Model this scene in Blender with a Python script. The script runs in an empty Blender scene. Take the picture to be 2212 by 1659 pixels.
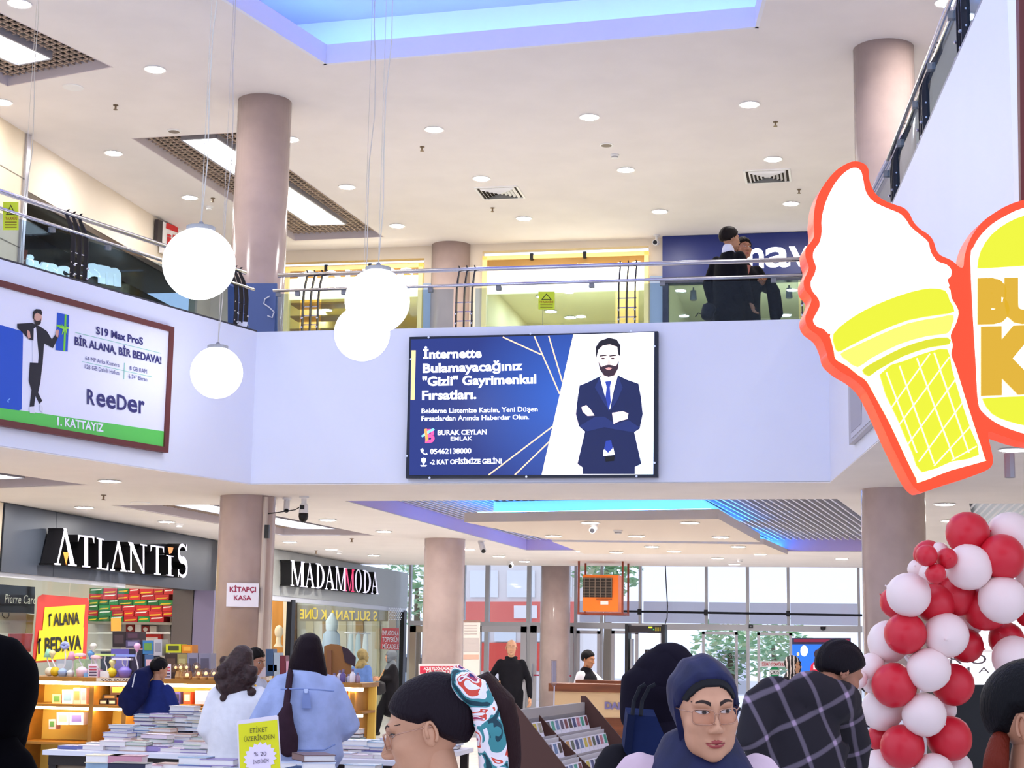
import bpy, bmesh, math, random
import numpy as np
from mathutils import Vector, Matrix
from mathutils.geometry import tessellate_polygon

# ------------------------------------------------------------------ camera, sky, exposure
SC = bpy.context.scene
COL = SC.collection
FPX, YAW, PITCH, ROLL = 3500.0, math.radians(11.6), math.radians(9.2), 0.0165
CAM = np.array([0.0, 0.0, 1.62])
_F = np.array([-math.sin(YAW) * math.cos(PITCH), math.cos(YAW) * math.cos(PITCH), math.sin(PITCH)])
_R0 = np.array([math.cos(YAW), math.sin(YAW), 0.0])
_U0 = np.cross(_R0, _F)
_R = math.cos(ROLL) * _R0 + math.sin(ROLL) * _U0
_U = -math.sin(ROLL) * _R0 + math.cos(ROLL) * _U0
cam = bpy.data.cameras.new('camera'); cam.lens = 36 * FPX / 2212; cam.sensor_width = 36; cam.sensor_fit = 'HORIZONTAL'
cam.clip_end = 300
camo = bpy.data.objects.new('camera', cam); COL.objects.link(camo)
camo.matrix_world = Matrix(((_R[0], _U[0], -_F[0], CAM[0]), (_R[1], _U[1], -_F[1], CAM[1]), (_R[2], _U[2], -_F[2], CAM[2]), (0, 0, 0, 1)))
SC.camera = camo
w = bpy.data.worlds.new('sky'); SC.world = w; w.use_nodes = True
w.node_tree.nodes['Background'].inputs[0].default_value = (0.665, 0.755, 1.0, 1)
w.node_tree.nodes['Background'].inputs[1].default_value = 1.62
SC.view_settings.view_transform = 'Standard'; SC.view_settings.look = 'None'
SC.view_settings.exposure = 0.0; SC.view_settings.gamma = 1.0; SC.view_settings.use_curve_mapping = False
SC.cycles.max_bounces = 6; SC.cycles.diffuse_bounces = 4; SC.cycles.glossy_bounces = 2
SC.cycles.transmission_bounces = 2; SC.cycles.transparent_max_bounces = 12
SC.cycles.use_adaptive_sampling = True; SC.cycles.adaptive_threshold = 0.09; SC.cycles.adaptive_min_samples = 16
SC.cycles.caustics_reflective = False; SC.cycles.caustics_refractive = False
SC.cycles.sample_clamp_indirect = 6.0

# ------------------------------------------------------------------ measured places (photo pixel -> ray -> real plane)
def ray(x, y): return _F + ((x - 1106) / FPX) * _R - ((y - 829.5) / FPX) * _U
def atZ(x, y, z): v = ray(x, y); return CAM + v * (z - CAM[2]) / v[2]
def atY(x, y, Y): v = ray(x, y); return CAM + v * Y / v[1]
def atX(x, y, X): v = ray(x, y); return CAM + v * X / v[0]
def atD(x, y, d): return CAM + ray(x, y) * d
rnd = random.Random(7)

# ------------------------------------------------------------------ materials
def lin(h):
    if isinstance(h, str):
        h = h.lstrip('#'); c = [int(h[i:i + 2], 16) / 255 for i in (0, 2, 4)]
        return tuple(x / 12.92 if x <= 0.04045 else ((x + 0.055) / 1.055) ** 2.4 for x in c)
    return tuple(h)
_mats = {}
def mat(name, col, rough=0.6, metal=0.0, emit=0.0, ecol=None, noise=0.0, nscale=6.0, bump=0.0, bscale=40.0, spec=0.4, stretch=None, col2=None):
    if name in _mats: return _mats[name]
    m = bpy.data.materials.new(name); m.use_nodes = True; _mats[name] = m
    nt = m.node_tree; b = nt.nodes['Principled BSDF']; c = lin(col)
    b.inputs['Base Color'].default_value = (*c, 1); b.inputs['Roughness'].default_value = rough
    b.inputs['Metallic'].default_value = metal; b.inputs['Specular IOR Level'].default_value = spec
    if emit:
        b.inputs['Emission Color'].default_value = (*lin(ecol if ecol is not None else col), 1); b.inputs['Emission Strength'].default_value = emit
    if 0 < emit < 2.05: m.cycles.emission_sampling = 'NONE'
    if noise or bump or col2:
        tc = nt.nodes.new('ShaderNodeTexCoord'); mp = nt.nodes.new('ShaderNodeMapping')
        nt.links.new(tc.outputs['Object'], mp.inputs[0])
        if stretch: mp.inputs['Scale'].default_value = stretch
    if noise or col2:
        n = nt.nodes.new('ShaderNodeTexNoise'); n.inputs['Scale'].default_value = nscale; n.inputs['Detail'].default_value = 5
        nt.links.new(mp.outputs[0], n.inputs['Vector'])
        r = nt.nodes.new('ShaderNodeValToRGB'); nt.links.new(n.outputs['Fac'], r.inputs[0])
        k = lin(col2) if col2 else tuple(x * (1 - noise) for x in c)
        r.color_ramp.elements[0].color = (*k, 1); r.color_ramp.elements[1].color = (*(c if col2 else tuple(min(1, x * (1 + noise * .5)) for x in c)), 1)
        r.color_ramp.elements[0].position = 0.35; r.color_ramp.elements[1].position = 0.65
        nt.links.new(r.outputs[0], b.inputs['Base Color'])
    if bump:
        n2 = nt.nodes.new('ShaderNodeTexNoise'); n2.inputs['Scale'].default_value = bscale; n2.inputs['Detail'].default_value = 4
        nt.links.new(mp.outputs[0], n2.inputs['Vector'])
        bp = nt.nodes.new('ShaderNodeBump'); bp.inputs['Strength'].default_value = bump; bp.inputs['Distance'].default_value = 0.01
        nt.links.new(n2.outputs['Fac'], bp.inputs['Height']); nt.links.new(bp.outputs[0], b.inputs['Normal'])
    return m
def P(h, rough=0.6, emit=0.0): return mat('paint_%s_%d_%d' % (h.lstrip('#'), rough * 100, emit * 100), h, rough, emit=emit)
def glassmat(name, tint='#e8f4f2', refl=0.12, clear=None, rough=0.02):
    if name in _mats: return _mats[name]
    m = bpy.data.materials.new(name); m.use_nodes = True; _mats[name] = m
    nt = m.node_tree; nt.nodes.clear(); o = nt.nodes.new('ShaderNodeOutputMaterial')
    t = nt.nodes.new('ShaderNodeBsdfTransparent'); t.inputs[0].default_value = (*lin(tint), 1)
    g = nt.nodes.new('ShaderNodeBsdfGlossy'); g.inputs['Roughness'].default_value = rough
    f = nt.nodes.new('ShaderNodeLayerWeight'); f.inputs[0].default_value = 0.5
    pw = nt.nodes.new('ShaderNodeMath'); pw.operation = 'POWER'; pw.inputs[1].default_value = 5.0
    nt.links.new(f.outputs['Facing'], pw.inputs[0])
    a = nt.nodes.new('ShaderNodeMath'); a.operation = 'MULTIPLY_ADD'; a.inputs[1].default_value = 0.22; a.inputs[2].default_value = refl * .5; a.use_clamp = True
    x = nt.nodes.new('ShaderNodeMixShader')
    nt.links.new(pw.outputs[0], a.inputs[0]); nt.links.new(a.outputs[0], x.inputs[0])
    nt.links.new(t.outputs[0], x.inputs[1]); nt.links.new(g.outputs[0], x.inputs[2]); nt.links.new(x.outputs[0], o.inputs[0])
    return m

# ------------------------------------------------------------------ mesh helpers
WL = {}
def V3(p): return np.array(p, dtype=float)
def tag(o, label=None, cat=None, group=None, kind=None):
    if label: o['label'] = label
    if cat: o['category'] = cat
    if group: o['group'] = group
    if kind: o['kind'] = kind
    return o
def empty(name, loc, label=None, cat=None, group=None, kind=None):
    o = bpy.data.objects.new(name, None); COL.objects.link(o); o.location = tuple(float(x) for x in loc); o.empty_display_size = 0.1
    WL[o.name] = V3(loc)
    return tag(o, label, cat, group, kind)
def perp(t):
    t = t / (np.linalg.norm(t) + 1e-12); a = np.array([0, 0, 1.0]) if abs(t[2]) < 0.9 else np.array([1.0, 0, 0])
    u = np.cross(a, t); u /= np.linalg.norm(u); return u, np.cross(t, u)
class MB:
    def __init__(s): s.v = []; s.f = []; s.m = []; s.mi = 0
    def add(s, vs, fs):
        k = len(s.v); s.v.extend([tuple(map(float, p)) for p in vs]); s.f.extend([tuple(i + k for i in f) for f in fs]); s.m.extend([s.mi] * len(fs)); return s
    def mat(s, i): s.mi = i; return s
    def box(s, c, d, R=None):
        c = V3(c); h = V3(d) / 2
        P_ = [np.array([sx * h[0], sy * h[1], sz * h[2]]) for sz in (-1, 1) for sy in (-1, 1) for sx in (-1, 1)]
        if R is not None: P_ = [R @ p for p in P_]
        return s.add([c + p for p in P_], [(0, 2, 3, 1), (4, 5, 7, 6), (0, 1, 5, 4), (2, 6, 7, 3), (0, 4, 6, 2), (1, 3, 7, 5)])
    def b2(s, a, b):
        a, b = np.minimum(V3(a), V3(b)), np.maximum(V3(a), V3(b)); return s.box((a + b) / 2, b - a)
    def prism(s, poly, vec):
        n = len(poly); vec = V3(vec); a = [V3(p) for p in poly]
        return s.add(a + [p + vec for p in a], [tuple(range(n)), tuple(range(2 * n - 1, n - 1, -1))] + [(i, i + n, (i + 1) % n + n, (i + 1) % n) for i in range(n)])
    def tube(s, pts, r, n=8, cap=True):
        pts = [V3(p) for p in pts]; rs = r if hasattr(r, '__len__') else [r] * len(pts)
        vs, u = [], None
        for i, p in enumerate(pts):
            t = pts[min(i + 1, len(pts) - 1)] - pts[max(i - 1, 0)]; t /= (np.linalg.norm(t) + 1e-12)
            if u is None: u, v = perp(t)
            else:
                u = u - t * np.dot(u, t); u /= (np.linalg.norm(u) + 1e-12); v = np.cross(t, u)
            for k in range(n):
                a = 2 * math.pi * k / n; vs.append(p + rs[i] * (math.cos(a) * u + math.sin(a) * v))
        fs = [(i * n + k, i * n + (k + 1) % n, (i + 1) * n + (k + 1) % n, (i + 1) * n + k) for i in range(len(pts) - 1) for k in range(n)]
        if cap: fs += [tuple(range(n - 1, -1, -1)), tuple((len(pts) - 1) * n + k for k in range(n))]
        return s.add(vs, fs)
    def lathe(s, prof, o=(0, 0, 0), n=16, axis=None):
        # prof: list of (r, h) along axis (default z)
        ax = V3(axis if axis is not None else (0, 0, 1)); ax /= np.linalg.norm(ax); u, v = perp(ax); o = V3(o); vs, fs = [], []
        for r, h in prof:
            for k in range(n):
                a = 2 * math.pi * k / n; vs.append(o + ax * h + max(r, 1e-5) * (math.cos(a) * u + math.sin(a) * v))
        for i in range(len(prof) - 1):
            for k in range(n): fs.append((i * n + k, i * n + (k + 1) % n, (i + 1) * n + (k + 1) % n, (i + 1) * n + k))
        fs += [tuple(range(n - 1, -1, -1)), tuple((len(prof) - 1) * n + k for k in range(n))]
        return s.add(vs, fs)
    def ball(s, c, r, nu=12, nv=8):
        r = V3(r if hasattr(r, '__len__') else (r, r, r)); c = V3(c); vs = [c + r * (0, 0, -1)]
        for j in range(1, nv):
            th = -math.pi / 2 + math.pi * j / nv
            for k in range(nu):
                a = 2 * math.pi * k / nu; vs.append(c + r * np.array([math.cos(th) * math.cos(a), math.cos(th) * math.sin(a), math.sin(th)]))
        vs.append(c + r * (0, 0, 1)); e = len(vs) - 1; fs = [(0, 1 + (k + 1) % nu, 1 + k) for k in range(nu)]
        for j in range(nv - 2):
            for k in range(nu): fs.append((1 + j * nu + k, 1 + j * nu + (k + 1) % nu, 1 + (j + 1) * nu + (k + 1) % nu, 1 + (j + 1) * nu + k))
        fs += [(1 + (nv - 2) * nu + k, 1 + (nv - 2) * nu + (k + 1) % nu, e) for k in range(nu)]
        return s.add(vs, fs)
    def loft(s, path, rw, rd, wax=(1, 0, 0), n=14):
        # elliptic tube: width along wax, depth across; closed round ends
        path = [V3(p) for p in path]; wax = V3(wax); N = len(path); vs, fs = [], []
        def ring(c, t, a, b):
            t = t / (np.linalg.norm(t) + 1e-12); w_ = wax - t * np.dot(wax, t)
            w_ = w_ / np.linalg.norm(w_) if np.linalg.norm(w_) > 1e-3 else perp(t)[0]
            d_ = np.cross(t, w_)
            return [c + a * math.cos(2 * math.pi * k / n) * w_ + b * math.sin(2 * math.pi * k / n) * d_ for k in range(n)]
        rings = []
        for i in range(N):
            t = path[min(i + 1, N - 1)] - path[max(i - 1, 0)]
            if i == 0:
                e = min(rw[0], rd[0]); tt = t / (np.linalg.norm(t) + 1e-12)
                for q in (0.97, 0.7): rings.append(ring(path[0] - tt * e * q, t, rw[0] * math.sqrt(1 - q * q), rd[0] * math.sqrt(1 - q * q)))
            rings.append(ring(path[i], t, rw[i], rd[i]))
            if i == N - 1:
                e = min(rw[-1], rd[-1]); tt = t / (np.linalg.norm(t) + 1e-12)
                for q in (0.7, 0.97): rings.append(ring(path[-1] + tt * e * q, t, rw[-1] * math.sqrt(1 - q * q), rd[-1] * math.sqrt(1 - q * q)))
        for r_ in rings: vs.extend(r_)
        for i in range(len(rings) - 1):
            for k in range(n): fs.append((i * n + k, i * n + (k + 1) % n, (i + 1) * n + (k + 1) % n, (i + 1) * n + k))
        fs += [tuple(range(n - 1, -1, -1)), tuple((len(rings) - 1) * n + k for k in range(n))]
        return s.add(vs, fs)
    def mesh(s, name, mats, origin=(0, 0, 0), smooth=False):
        me = bpy.data.meshes.new(name); o = V3(origin)
        me.from_pydata([tuple(V3(p) - o) for p in s.v], [], s.f)
        mats = mats if isinstance(mats, (list, tuple)) else [mats]
        for m in mats: me.materials.append(m)
        if len(mats) > 1: me.polygons.foreach_set('material_index', s.m)
        if smooth: me.polygons.foreach_set('use_smooth', [True] * len(me.polygons))
        me.update(); return me
    def build(s, name, mats, parent=None, smooth=False, label=None, cat=None, group=None, kind=None, loc=None, fixn=True):
        if parent is not None: origin = WL[parent.name]
        elif loc is not None: origin = V3(loc)
        else:
            a = np.array(s.v); origin = np.array([(a[:, 0].min() + a[:, 0].max()) / 2, (a[:, 1].min() + a[:, 1].max()) / 2, a[:, 2].min()])
        me = s.mesh(name, mats, origin, smooth)
        if fixn:
            bm = bmesh.new(); bm.from_mesh(me); bmesh.ops.recalc_face_normals(bm, faces=bm.faces); bm.to_mesh(me); bm.free()
        o = bpy.data.objects.new(name, me); COL.objects.link(o)
        if parent is not None: o.parent = parent
        else: o.location = tuple(origin)
        WL[o.name] = origin
        return tag(o, label, cat, group, kind)
def copy_tree(o, loc=None, parent=None, rz=None, **kw):
    c = o.copy(); COL.objects.link(c); c.parent = parent
    if loc is not None: c.location = tuple(float(x) for x in loc); WL[c.name] = V3(loc)
    else: WL[c.name] = WL[parent.name] if parent is not None else WL[o.name]
    if rz is not None: c.rotation_euler = (0, 0, rz)
    for ch in list(o.children): copy_tree(ch, parent=c)
    return tag(c, **kw)
def place(me, name, loc, rz=0.0, rot=None, scale=None, parent=None, **kw):
    o = bpy.data.objects.new(name, me); COL.objects.link(o)
    if parent is not None: o.parent = parent; o.location = tuple(V3(loc) - WL[parent.name])
    else: o.location = tuple(float(x) for x in loc)
    o.rotation_euler = rot if rot is not None else (0, 0, rz)
    if scale is not None: o.scale = scale if hasattr(scale, '__len__') else (scale,) * 3
    WL[o.name] = V3(loc)
    return tag(o, **kw)

# ------------------------------------------------------------------ text
_capc = {}
_TS = bpy.data.scenes.new('scratch'); _TVL = _TS.view_layers[0]
def evaluated(o):
    _TVL.update(); return o.evaluated_get(_TVL.depsgraph)
def text_mesh(s, bold=0.0, thick=0.0, space=1.0):
    cu = bpy.data.curves.new('lettering', 'FONT'); cu.body = s; cu.offset = bold; cu.extrude = 0.0; cu.space_character = space; cu.resolution_u = 3
    o = bpy.data.objects.new('lettering', cu); _TS.collection.objects.link(o)
    me = bpy.data.meshes.new_from_object(evaluated(o))
    bpy.data.objects.remove(o); bpy.data.curves.remove(cu)
    n = len(me.vertices); v = np.zeros(n * 3); me.vertices.foreach_get('co', v); v = v.reshape(-1, 3)
    fs = [tuple(p.vertices) for p in me.polygons]; bpy.data.meshes.remove(me)
    return v, fs
def caph(bold):
    if bold not in _capc: _capc[bold] = text_mesh('H', bold)[0][:, 1].max()
    return _capc[bold]
def split_letters(M_, name, m, parent, ex):
    """one object per letter: connected pieces whose spans along the line overlap belong together"""
    n = len(M_.v); par = list(range(n))
    def find(i):
        while par[i] != i: par[i] = par[par[i]]; i = par[i]
        return i
    for f in M_.f:
        for i in f[1:]: par[find(i)] = find(f[0])
    u = np.array(M_.v) @ (ex / np.linalg.norm(ex)); isl = {}
    for i in range(n): isl.setdefault(find(i), []).append(i)
    sp = sorted([[min(u[k]), max(u[k]), {r}] for r, k in isl.items()], key=lambda q: q[0]); out = []
    for q in sp:
        if out and q[0] < out[-1][1] - .2 * min(q[1] - q[0], out[-1][1] - out[-1][0]): out[-1][1] = max(out[-1][1], q[1]); out[-1][2] |= q[2]
        else: out.append(q)
    for q in out:
        b = MB(); mp = {}
        for f, mi in zip(M_.f, M_.m):
            if find(f[0]) in q[2]:
                for i in f:
                    if i not in mp: mp[i] = len(b.v); b.v.append(M_.v[i])
                b.f.append(tuple(mp[i] for i in f)); b.m.append(mi)
        b.build(name, m, parent, fixn=False)
class Plane:
    """a real vertical or tilted plane in the place; n points to the viewer's side"""
    def __init__(s, p0, n): s.p = V3(p0); s.n = V3(n) / np.linalg.norm(V3(n))
    def at(s, x, y, off=0.0):
        v = ray(x, y); q = s.p + s.n * off; return CAM + v * np.dot(q - CAM, s.n) / np.dot(v, s.n)
    def poly(s, name, pts, m, off=0.0, th=0.004, parent=None, mb=None, **kw):
        a = [s.at(x, y, off) for x, y in pts]
        if mb is not None: mb.prism(a, -s.n * th); return mb
        return MB().prism(a, -s.n * th).build(name, m, parent, **kw)
    def rect(s, name, x0, y0, x1, y1, m, off=0.0, th=0.004, parent=None, **kw):
        return s.poly(name, [(x0, y0), (x1, y0), (x1, y1), (x0, y1)], m, off, th, parent, **kw)
    def text(s, name, body, x0, y0, x1, y1, cap, m, off=0.006, th=0.0, parent=None, bold=0.0, space=1.0, mirror=False, mb=None, ital=0.0, split=False, **kw):
        v, fs = text_mesh(body, bold, space=space)
        if len(v) == 0: return None
        o = s.at(x0, y0, off); ex = s.at(x1, y1, off) - o; ey = s.at(x0, y0 - cap, off) - o
        xn, xx = v[:, 0].min(), v[:, 0].max(); q = (v[:, 0] - xn) / (xx - xn); 
        if mirror: q = 1 - q
        yy = v[:, 1] / caph(bold)
        pts = o[None] + q[:, None] * ex[None] + yy[:, None] * (ey[None] + ital * ex[None] * (np.linalg.norm(ey) / np.linalg.norm(ex)))
        M_ = mb or MB()
        M_.add(pts, fs)
        if th:
            k = len(pts); M_.add(pts - s.n * th, fs)
            edge = {}
            for f in fs:
                for i in range(len(f)):
                    e = (f[i], f[(i + 1) % len(f)]); edge[tuple(sorted(e))] = edge.get(tuple(sorted(e)), 0) + 1
            b = len(M_.v) - 2 * k
            ed = [e for e, c in edge.items() if c == 1]
            M_.f.extend([(b + e[0], b + e[1], b + k + e[1], b + k + e[0]) for e in ed]); M_.m.extend([M_.mi] * len(ed))
        if mb is not None: return mb
        if split: return split_letters(M_, name, m, parent, ex)
        return M_.build(name, m, parent, fixn=False, **kw)
# ================================================================== the building shell
M_CEIL = mat('ceiling_plaster', '#efe9e4', 0.8, noise=0.03, nscale=1.5)
M_CEIL_UP = mat('upper_ceiling_plaster', '#eee9ea', 0.8, noise=0.03, nscale=1.5)
M_FASCIA = mat('white_wall_paint', '#eceefa', 0.55, noise=0.02, nscale=0.8)
M_FLOOR = mat('polished_floor_stone', '#dcd8d6', 0.18, noise=0.08, nscale=3)
M_UFLOOR = mat('gallery_floor_tile', '#d9d5d2', 0.3, noise=0.08, nscale=3)
M_TRIMC = mat('coffer_trim_paint', '#d9cfd6', 0.6)
M_DARK = mat('dark_void', '#15120f', 0.9)
M_GRID = mat('bronze_grid_metal', '#c0ab9c', 0.5, 0.2)
M_PANEL = mat('light_panel_diffuser', '#ffffff', 0.5, emit=6.0, ecol=(0.93, 0.97, 1.0))
M_LENS = mat('downlight_lens', '#ffffff', 0.5, emit=400.0, ecol=(1.0, 0.95, 0.91))
M_LENSU = mat('gallery_downlight_lens', '#ffffff', 0.5, emit=278.0, ecol=(1.0, 0.95, 0.90))
M_LENSR = mat('downlight_trim', '#f4f4f6', 0.4)
M_CHROME = mat('brushed_steel', '#c9c9d6', 0.22, 0.95)
M_BLACKM = mat('black_painted_steel', '#17181f', 0.45, 0.3)
M_WHITEP = mat('white_plastic', '#ececee', 0.45)
M_GREYP = mat('grey_plastic', '#8b8b8f', 0.5)
M_BLACKP = mat('black_plastic', '#101014', 0.4)
M_ALU = mat('pale_aluminium', '#c4c6cc', 0.4, 0.3)
M_GLASS = glassmat('clear_glass', '#eef6f6', 0.05)
M_GLASSB = glassmat('balustrade_glass', '#d3dee8', 0.025)

ZC, ZU, ZS, ZF = 3.28, 8.0, 4.45, 4.92     # lower ceiling, upper ceiling, gallery floor, parapet top
YB, YS, YE = 16.25, 24.75, 36.0             # parapet line, gallery shopfronts, entrance glazing

def plate(name, outer, holes, z0, z1, m, parent=None, **kw):
    """horizontal plate with holes; both faces and all rims"""
    polys = [[Vector((p[0], p[1], 0)) for p in outer]] + [[Vector((p[0], p[1], 0)) for p in h] for h in holes]
    flat = [p for q in polys for p in q]; tri = tessellate_polygon(polys); n = len(flat); b = MB()
    vs = [(p.x, p.y, z0) for p in flat] + [(p.x, p.y, z1) for p in flat]
    fs = [tuple(t) for t in tri] + [tuple(i + n for i in reversed(t)) for t in tri]; k = 0
    for q in polys:
        L = len(q); fs += [(k + i, k + (i + 1) % L, n + k + (i + 1) % L, n + k + i) for i in range(L)]; k += L
    return b.add(vs, fs).build(name, m, parent, **kw)
def structure(o): o['kind'] = 'structure'; return o

structure(MB().b2((-16, -6, -0.1), (8, 60, 0)).build('floor', M_FLOOR))
# parapet (white bulkhead) around the atrium
LA, LB_ = (-6.15, YB), (-8.55, 8.6)
RA, RB, RC_ = (-0.11, YB), (0.37, 12.4), (0.80, 7.55)
structure(MB().b2((-6.15, YB, ZC), (-0.11, YB + 0.22, ZF)).build('wall_back', M_FASCIA))
structure(MB().prism([(LA[0], LA[1], ZC), (LB_[0], LB_[1], ZC), (LB_[0] - .22, LB_[1], ZC), (LA[0] - .22, LA[1] + .22, ZC)], (0, 0, ZF - ZC)).build('wall_left', M_FASCIA))
structure(MB().prism([(RA[0], RA[1], ZC), (RB[0], RB[1], ZC), (RC_[0], RC_[1], ZC), (RC_[0] + .2, RC_[1], ZC), (RB[0] + .22, RB[1], ZC), (RA[0] + .22, RA[1] + .22, ZC)], (0, 0, ZF - ZC)).build('wall_right', M_FASCIA))
# dark capping edge between parapet and balustrade glass
cap = mat('capping_strip', '#3b3a42', 0.5)
structure(MB().prism([(LA[0], LA[1], ZF), (LB_[0], LB_[1], ZF), (LB_[0] - .1, LB_[1], ZF), (LA[0] - .1, LA[1] + .1, ZF)], (0, 0, .018)).build('trim_1', cap))
structure(MB().prism([(RA[0], RA[1], ZF), (RB[0], RB[1], ZF), (RC_[0], RC_[1], ZF), (RC_[0] + .05, RC_[1], ZF), (RB[0] + .06, RB[1], ZF), (RA[0] + .06, RA[1] + .06, ZF)], (0, 0, .02)).build('trim_2', mat('grey_capping', '#9a97a0', .5)))

# the two grille recesses repeat on both floors
u1, v1 = np.array([-.966, .26]), np.array([-.263, -.965])
def quad1(a, b, c, d):
    o = np.array([-7.98, 16.22]); return [tuple(o + u1 * s + v1 * t) for s, t in ((a, c), (b, c), (b, d), (a, d))]
G1, G1i = quad1(0, 1.58, 0, 5.2), quad1(.55, 1.04, .42, 4.8)
G2 = [(-8.90, 18.70), (-7.42, 18.66), (-7.05, 24.10), (-8.57, 24.13)]
G2i = [(-8.32, 19.0), (-7.86, 19.0), (-7.49, 23.39), (-8.04, 23.37)]
COF = [(-5.70, 18.16), (-0.05, 18.02), (1.10, 27.65), (-5.38, 27.68)]
RP = [(1.38, 18.6), (2.9, 18.6), (2.9, 22.3), (1.72, 22.3)]
outer_low = [LA, RA, RB, RC_, (6.0, 7.55), (6.0, 32.9), (-10.3, 32.9), (-10.3, 8.6), LB_]
outer_low = [(-6.145, YB + .005), (-.115, YB + .005), (.375, 12.4), (.805, 7.56), (6.0, 7.56), (6.0, 32.9), (-10.3, 32.9), (-10.3, 8.62), (-8.545, 8.62)]
structure(plate('ceiling', outer_low, [G1, G2, COF, RP], ZC - .012, ZC - .002, M_CEIL))
structure(plate('floor_upper', [(-6.3, 16.46), (0, 16.46), (.58, 12.4), (.98, 7.6), (5.99, 7.6), (5.99, 29.99), (-14.39, 29.99), (-14.39, 8.65), (-8.75, 8.65)], [], 4.2, ZS, M_UFLOOR))
CA, CB = (-5.59, 16.52), (-0.77, 16.18)
CAf, CBf = (-7.13, 9.9), (0.19, 9.9)
structure(plate('ceiling_upper', [(-12.2, 9.9), CAf, CA, CB, CBf, (6.2, 9.9), (6.2, 24.95), (-12.2, 24.95)], [G1, G2], ZU, ZU + 0.02, M_CEIL_UP))

def grille(name, quad, inner, z, nlong, ncross, label):
    e = empty(name, (quad[0][0], quad[0][1], z), label, 'ceiling grille')
    q = [np.array(p) for p in quad]; b = MB()
    for i in range(4):   # reveal
        a, c = q[i], q[(i + 1) % 4]; n_ = np.array([-(c - a)[1], (c - a)[0]]); n_ = n_ / np.linalg.norm(n_) * .02
        s = 1 if np.dot(n_, (q[0] + q[2]) / 2 - a) > 0 else -1; n_ = n_ * s
        b.prism([(*a, z + .0), (*c, z + .0), (*(c + n_), z), (*(a + n_), z)], (0, 0, .16))
    b.build('reveal', M_TRIMC, e)
    g = MB()
    def bar(p0, p1, w_):
        t = p1 - p0; t = t / np.linalg.norm(t); n_ = np.array([-t[1], t[0]]) * w_ / 2
        g.prism([(*(p0 + n_), z + .1), (*(p1 + n_), z + .1), (*(p1 - n_), z + .1), (*(p0 - n_), z + .1)], (0, 0, .018))
    for i in range(1, nlong): t = i / nlong; bar(q[0] + (q[1] - q[0]) * t, q[3] + (q[2] - q[3]) * t, .016)
    for i in range(1, ncross): t = i / ncross; bar(q[0] + (q[3] - q[0]) * t, q[1] + (q[2] - q[1]) * t, .016)
    tag(g.build('grid_bars', M_GRID, e), kind='stuff')
    MB().prism([(*p, z + .17) for p in quad], (0, 0, .03)).build('backing', M_DARK, e)
    r = MB()
    qi = [np.array(p) for p in inner]
    for i in range(4):
        a, c = qi[i], qi[(i + 1) % 4]; n_ = np.array([-(c - a)[1], (c - a)[0]]); n_ = n_ / np.linalg.norm(n_) * .03
        if np.dot(n_, (qi[0] + qi[2]) / 2 - a) > 0: n_ = -n_
        r.prism([(*a, z + .04), (*c, z + .04), (*(c + n_), z + .04), (*(a + n_), z + .04)], (0, 0, .1))
    r.build('light_frame', mat('light_frame_grey', '#a9a9b5', .4, .3), e)
    MB().prism([(*p, z + .07) for p in inner], (0, 0, .02)).build('diffuser', M_PANEL, e)
    return e
grille('ceiling_grille', G1, G1i, ZU, 17, 50, 'bronze mesh grille with glowing panel cut off by top left corner of photo')
grille('ceiling_grille', G2, G2i, ZU, 17, 52, 'long bronze mesh grille with white light panel behind upper tall column')
grille('ceiling_grille', G1, G1i, ZC, 17, 50, 'mesh grille with light panel under balcony beneath phone billboard')
grille('ceiling_grille', G2, G2i, ZC, 17, 52, 'mesh grille with light panel over walkway between dark shop sign and column')

# upper cove with coloured strip light
cove = empty('cove_recess', (-3.2, 13, ZU), 'recessed ceiling cove glowing cyan and violet above the atrium', 'ceiling cove')
M_COVE = mat('cove_paint', '#efe6fb', 0.7)
z1, z2 = ZU + .22, ZU + .75
A, B, Af, Bf = map(np.array, (CA, CB, CAf, CBf))
def lipw(a, c, z0, za, th, mb):
    t = (c - a) / np.linalg.norm(c - a); n_ = np.array([-t[1], t[0]]) * th
    mb.prism([(*a, z0), (*c, z0), (*(c + n_), z0), (*(a + n_), z0)], (0, 0, za - z0))
lip = MB(); lipw(A, Af, ZU - .004, z1, .04, lip); lipw(B, A, ZU - .004, z1, .04, lip); lipw(Bf, B, ZU - .004, z1, .04, lip)
lip.build('lip', M_FASCIA, cove)
o_ = .62
Ao, Bo, Afo, Bfo = A + (-o_, o_), B + (o_, o_), Af + (-o_, 0), Bf + (o_, 0)
led = MB()
for a, c in ((A + (-.2, .2), Af + (-.2, 0)), (B + (.2, .2), A + (-.2, .2)), (Bf + (.2, 0), B + (.2, .2))): lipw(a, c, z1 - .04, z1 - .01, .05, led)
led.build('light_strip', mat('cyan_strip_light', '#8fe8ff', .5, emit=13, ecol=(0.24, 0.66, 1.0)), cove)
sh = MB(); lipw(Ao, Afo, z1 - .1, z2, -.05, sh); lipw(Bo, Ao, z1 - .1, z2, -.05, sh); lipw(Bfo, Bo, z1 - .1, z2, -.05, sh)
sh.prism([(*Ao, z1 - .12), (*Afo, z1 - .12), (*Af, z1 - .12), (*A, z1 - .12)], (0, 0, .02)); sh.prism([(*Ao, z1 - .12), (*A, z1 - .12), (*B, z1 - .12), (*Bo, z1 - .12)], (0, 0, .02)); sh.prism([(*Bo, z1 - .12), (*B, z1 - .12), (*Bf, z1 - .12), (*Bfo, z1 - .12)], (0, 0, .02))
sh.build('side', M_COVE, cove)
MB().prism([(*Ao, z2), (*Bo, z2), (*Bfo, z2), (*Afo, z2)], (0, 0, .05)).build('soffit', mat('cove_soffit_violet_glow', '#c4b2fa', .7), cove)  # violet glow of the cove light put into the soffit colour

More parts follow.
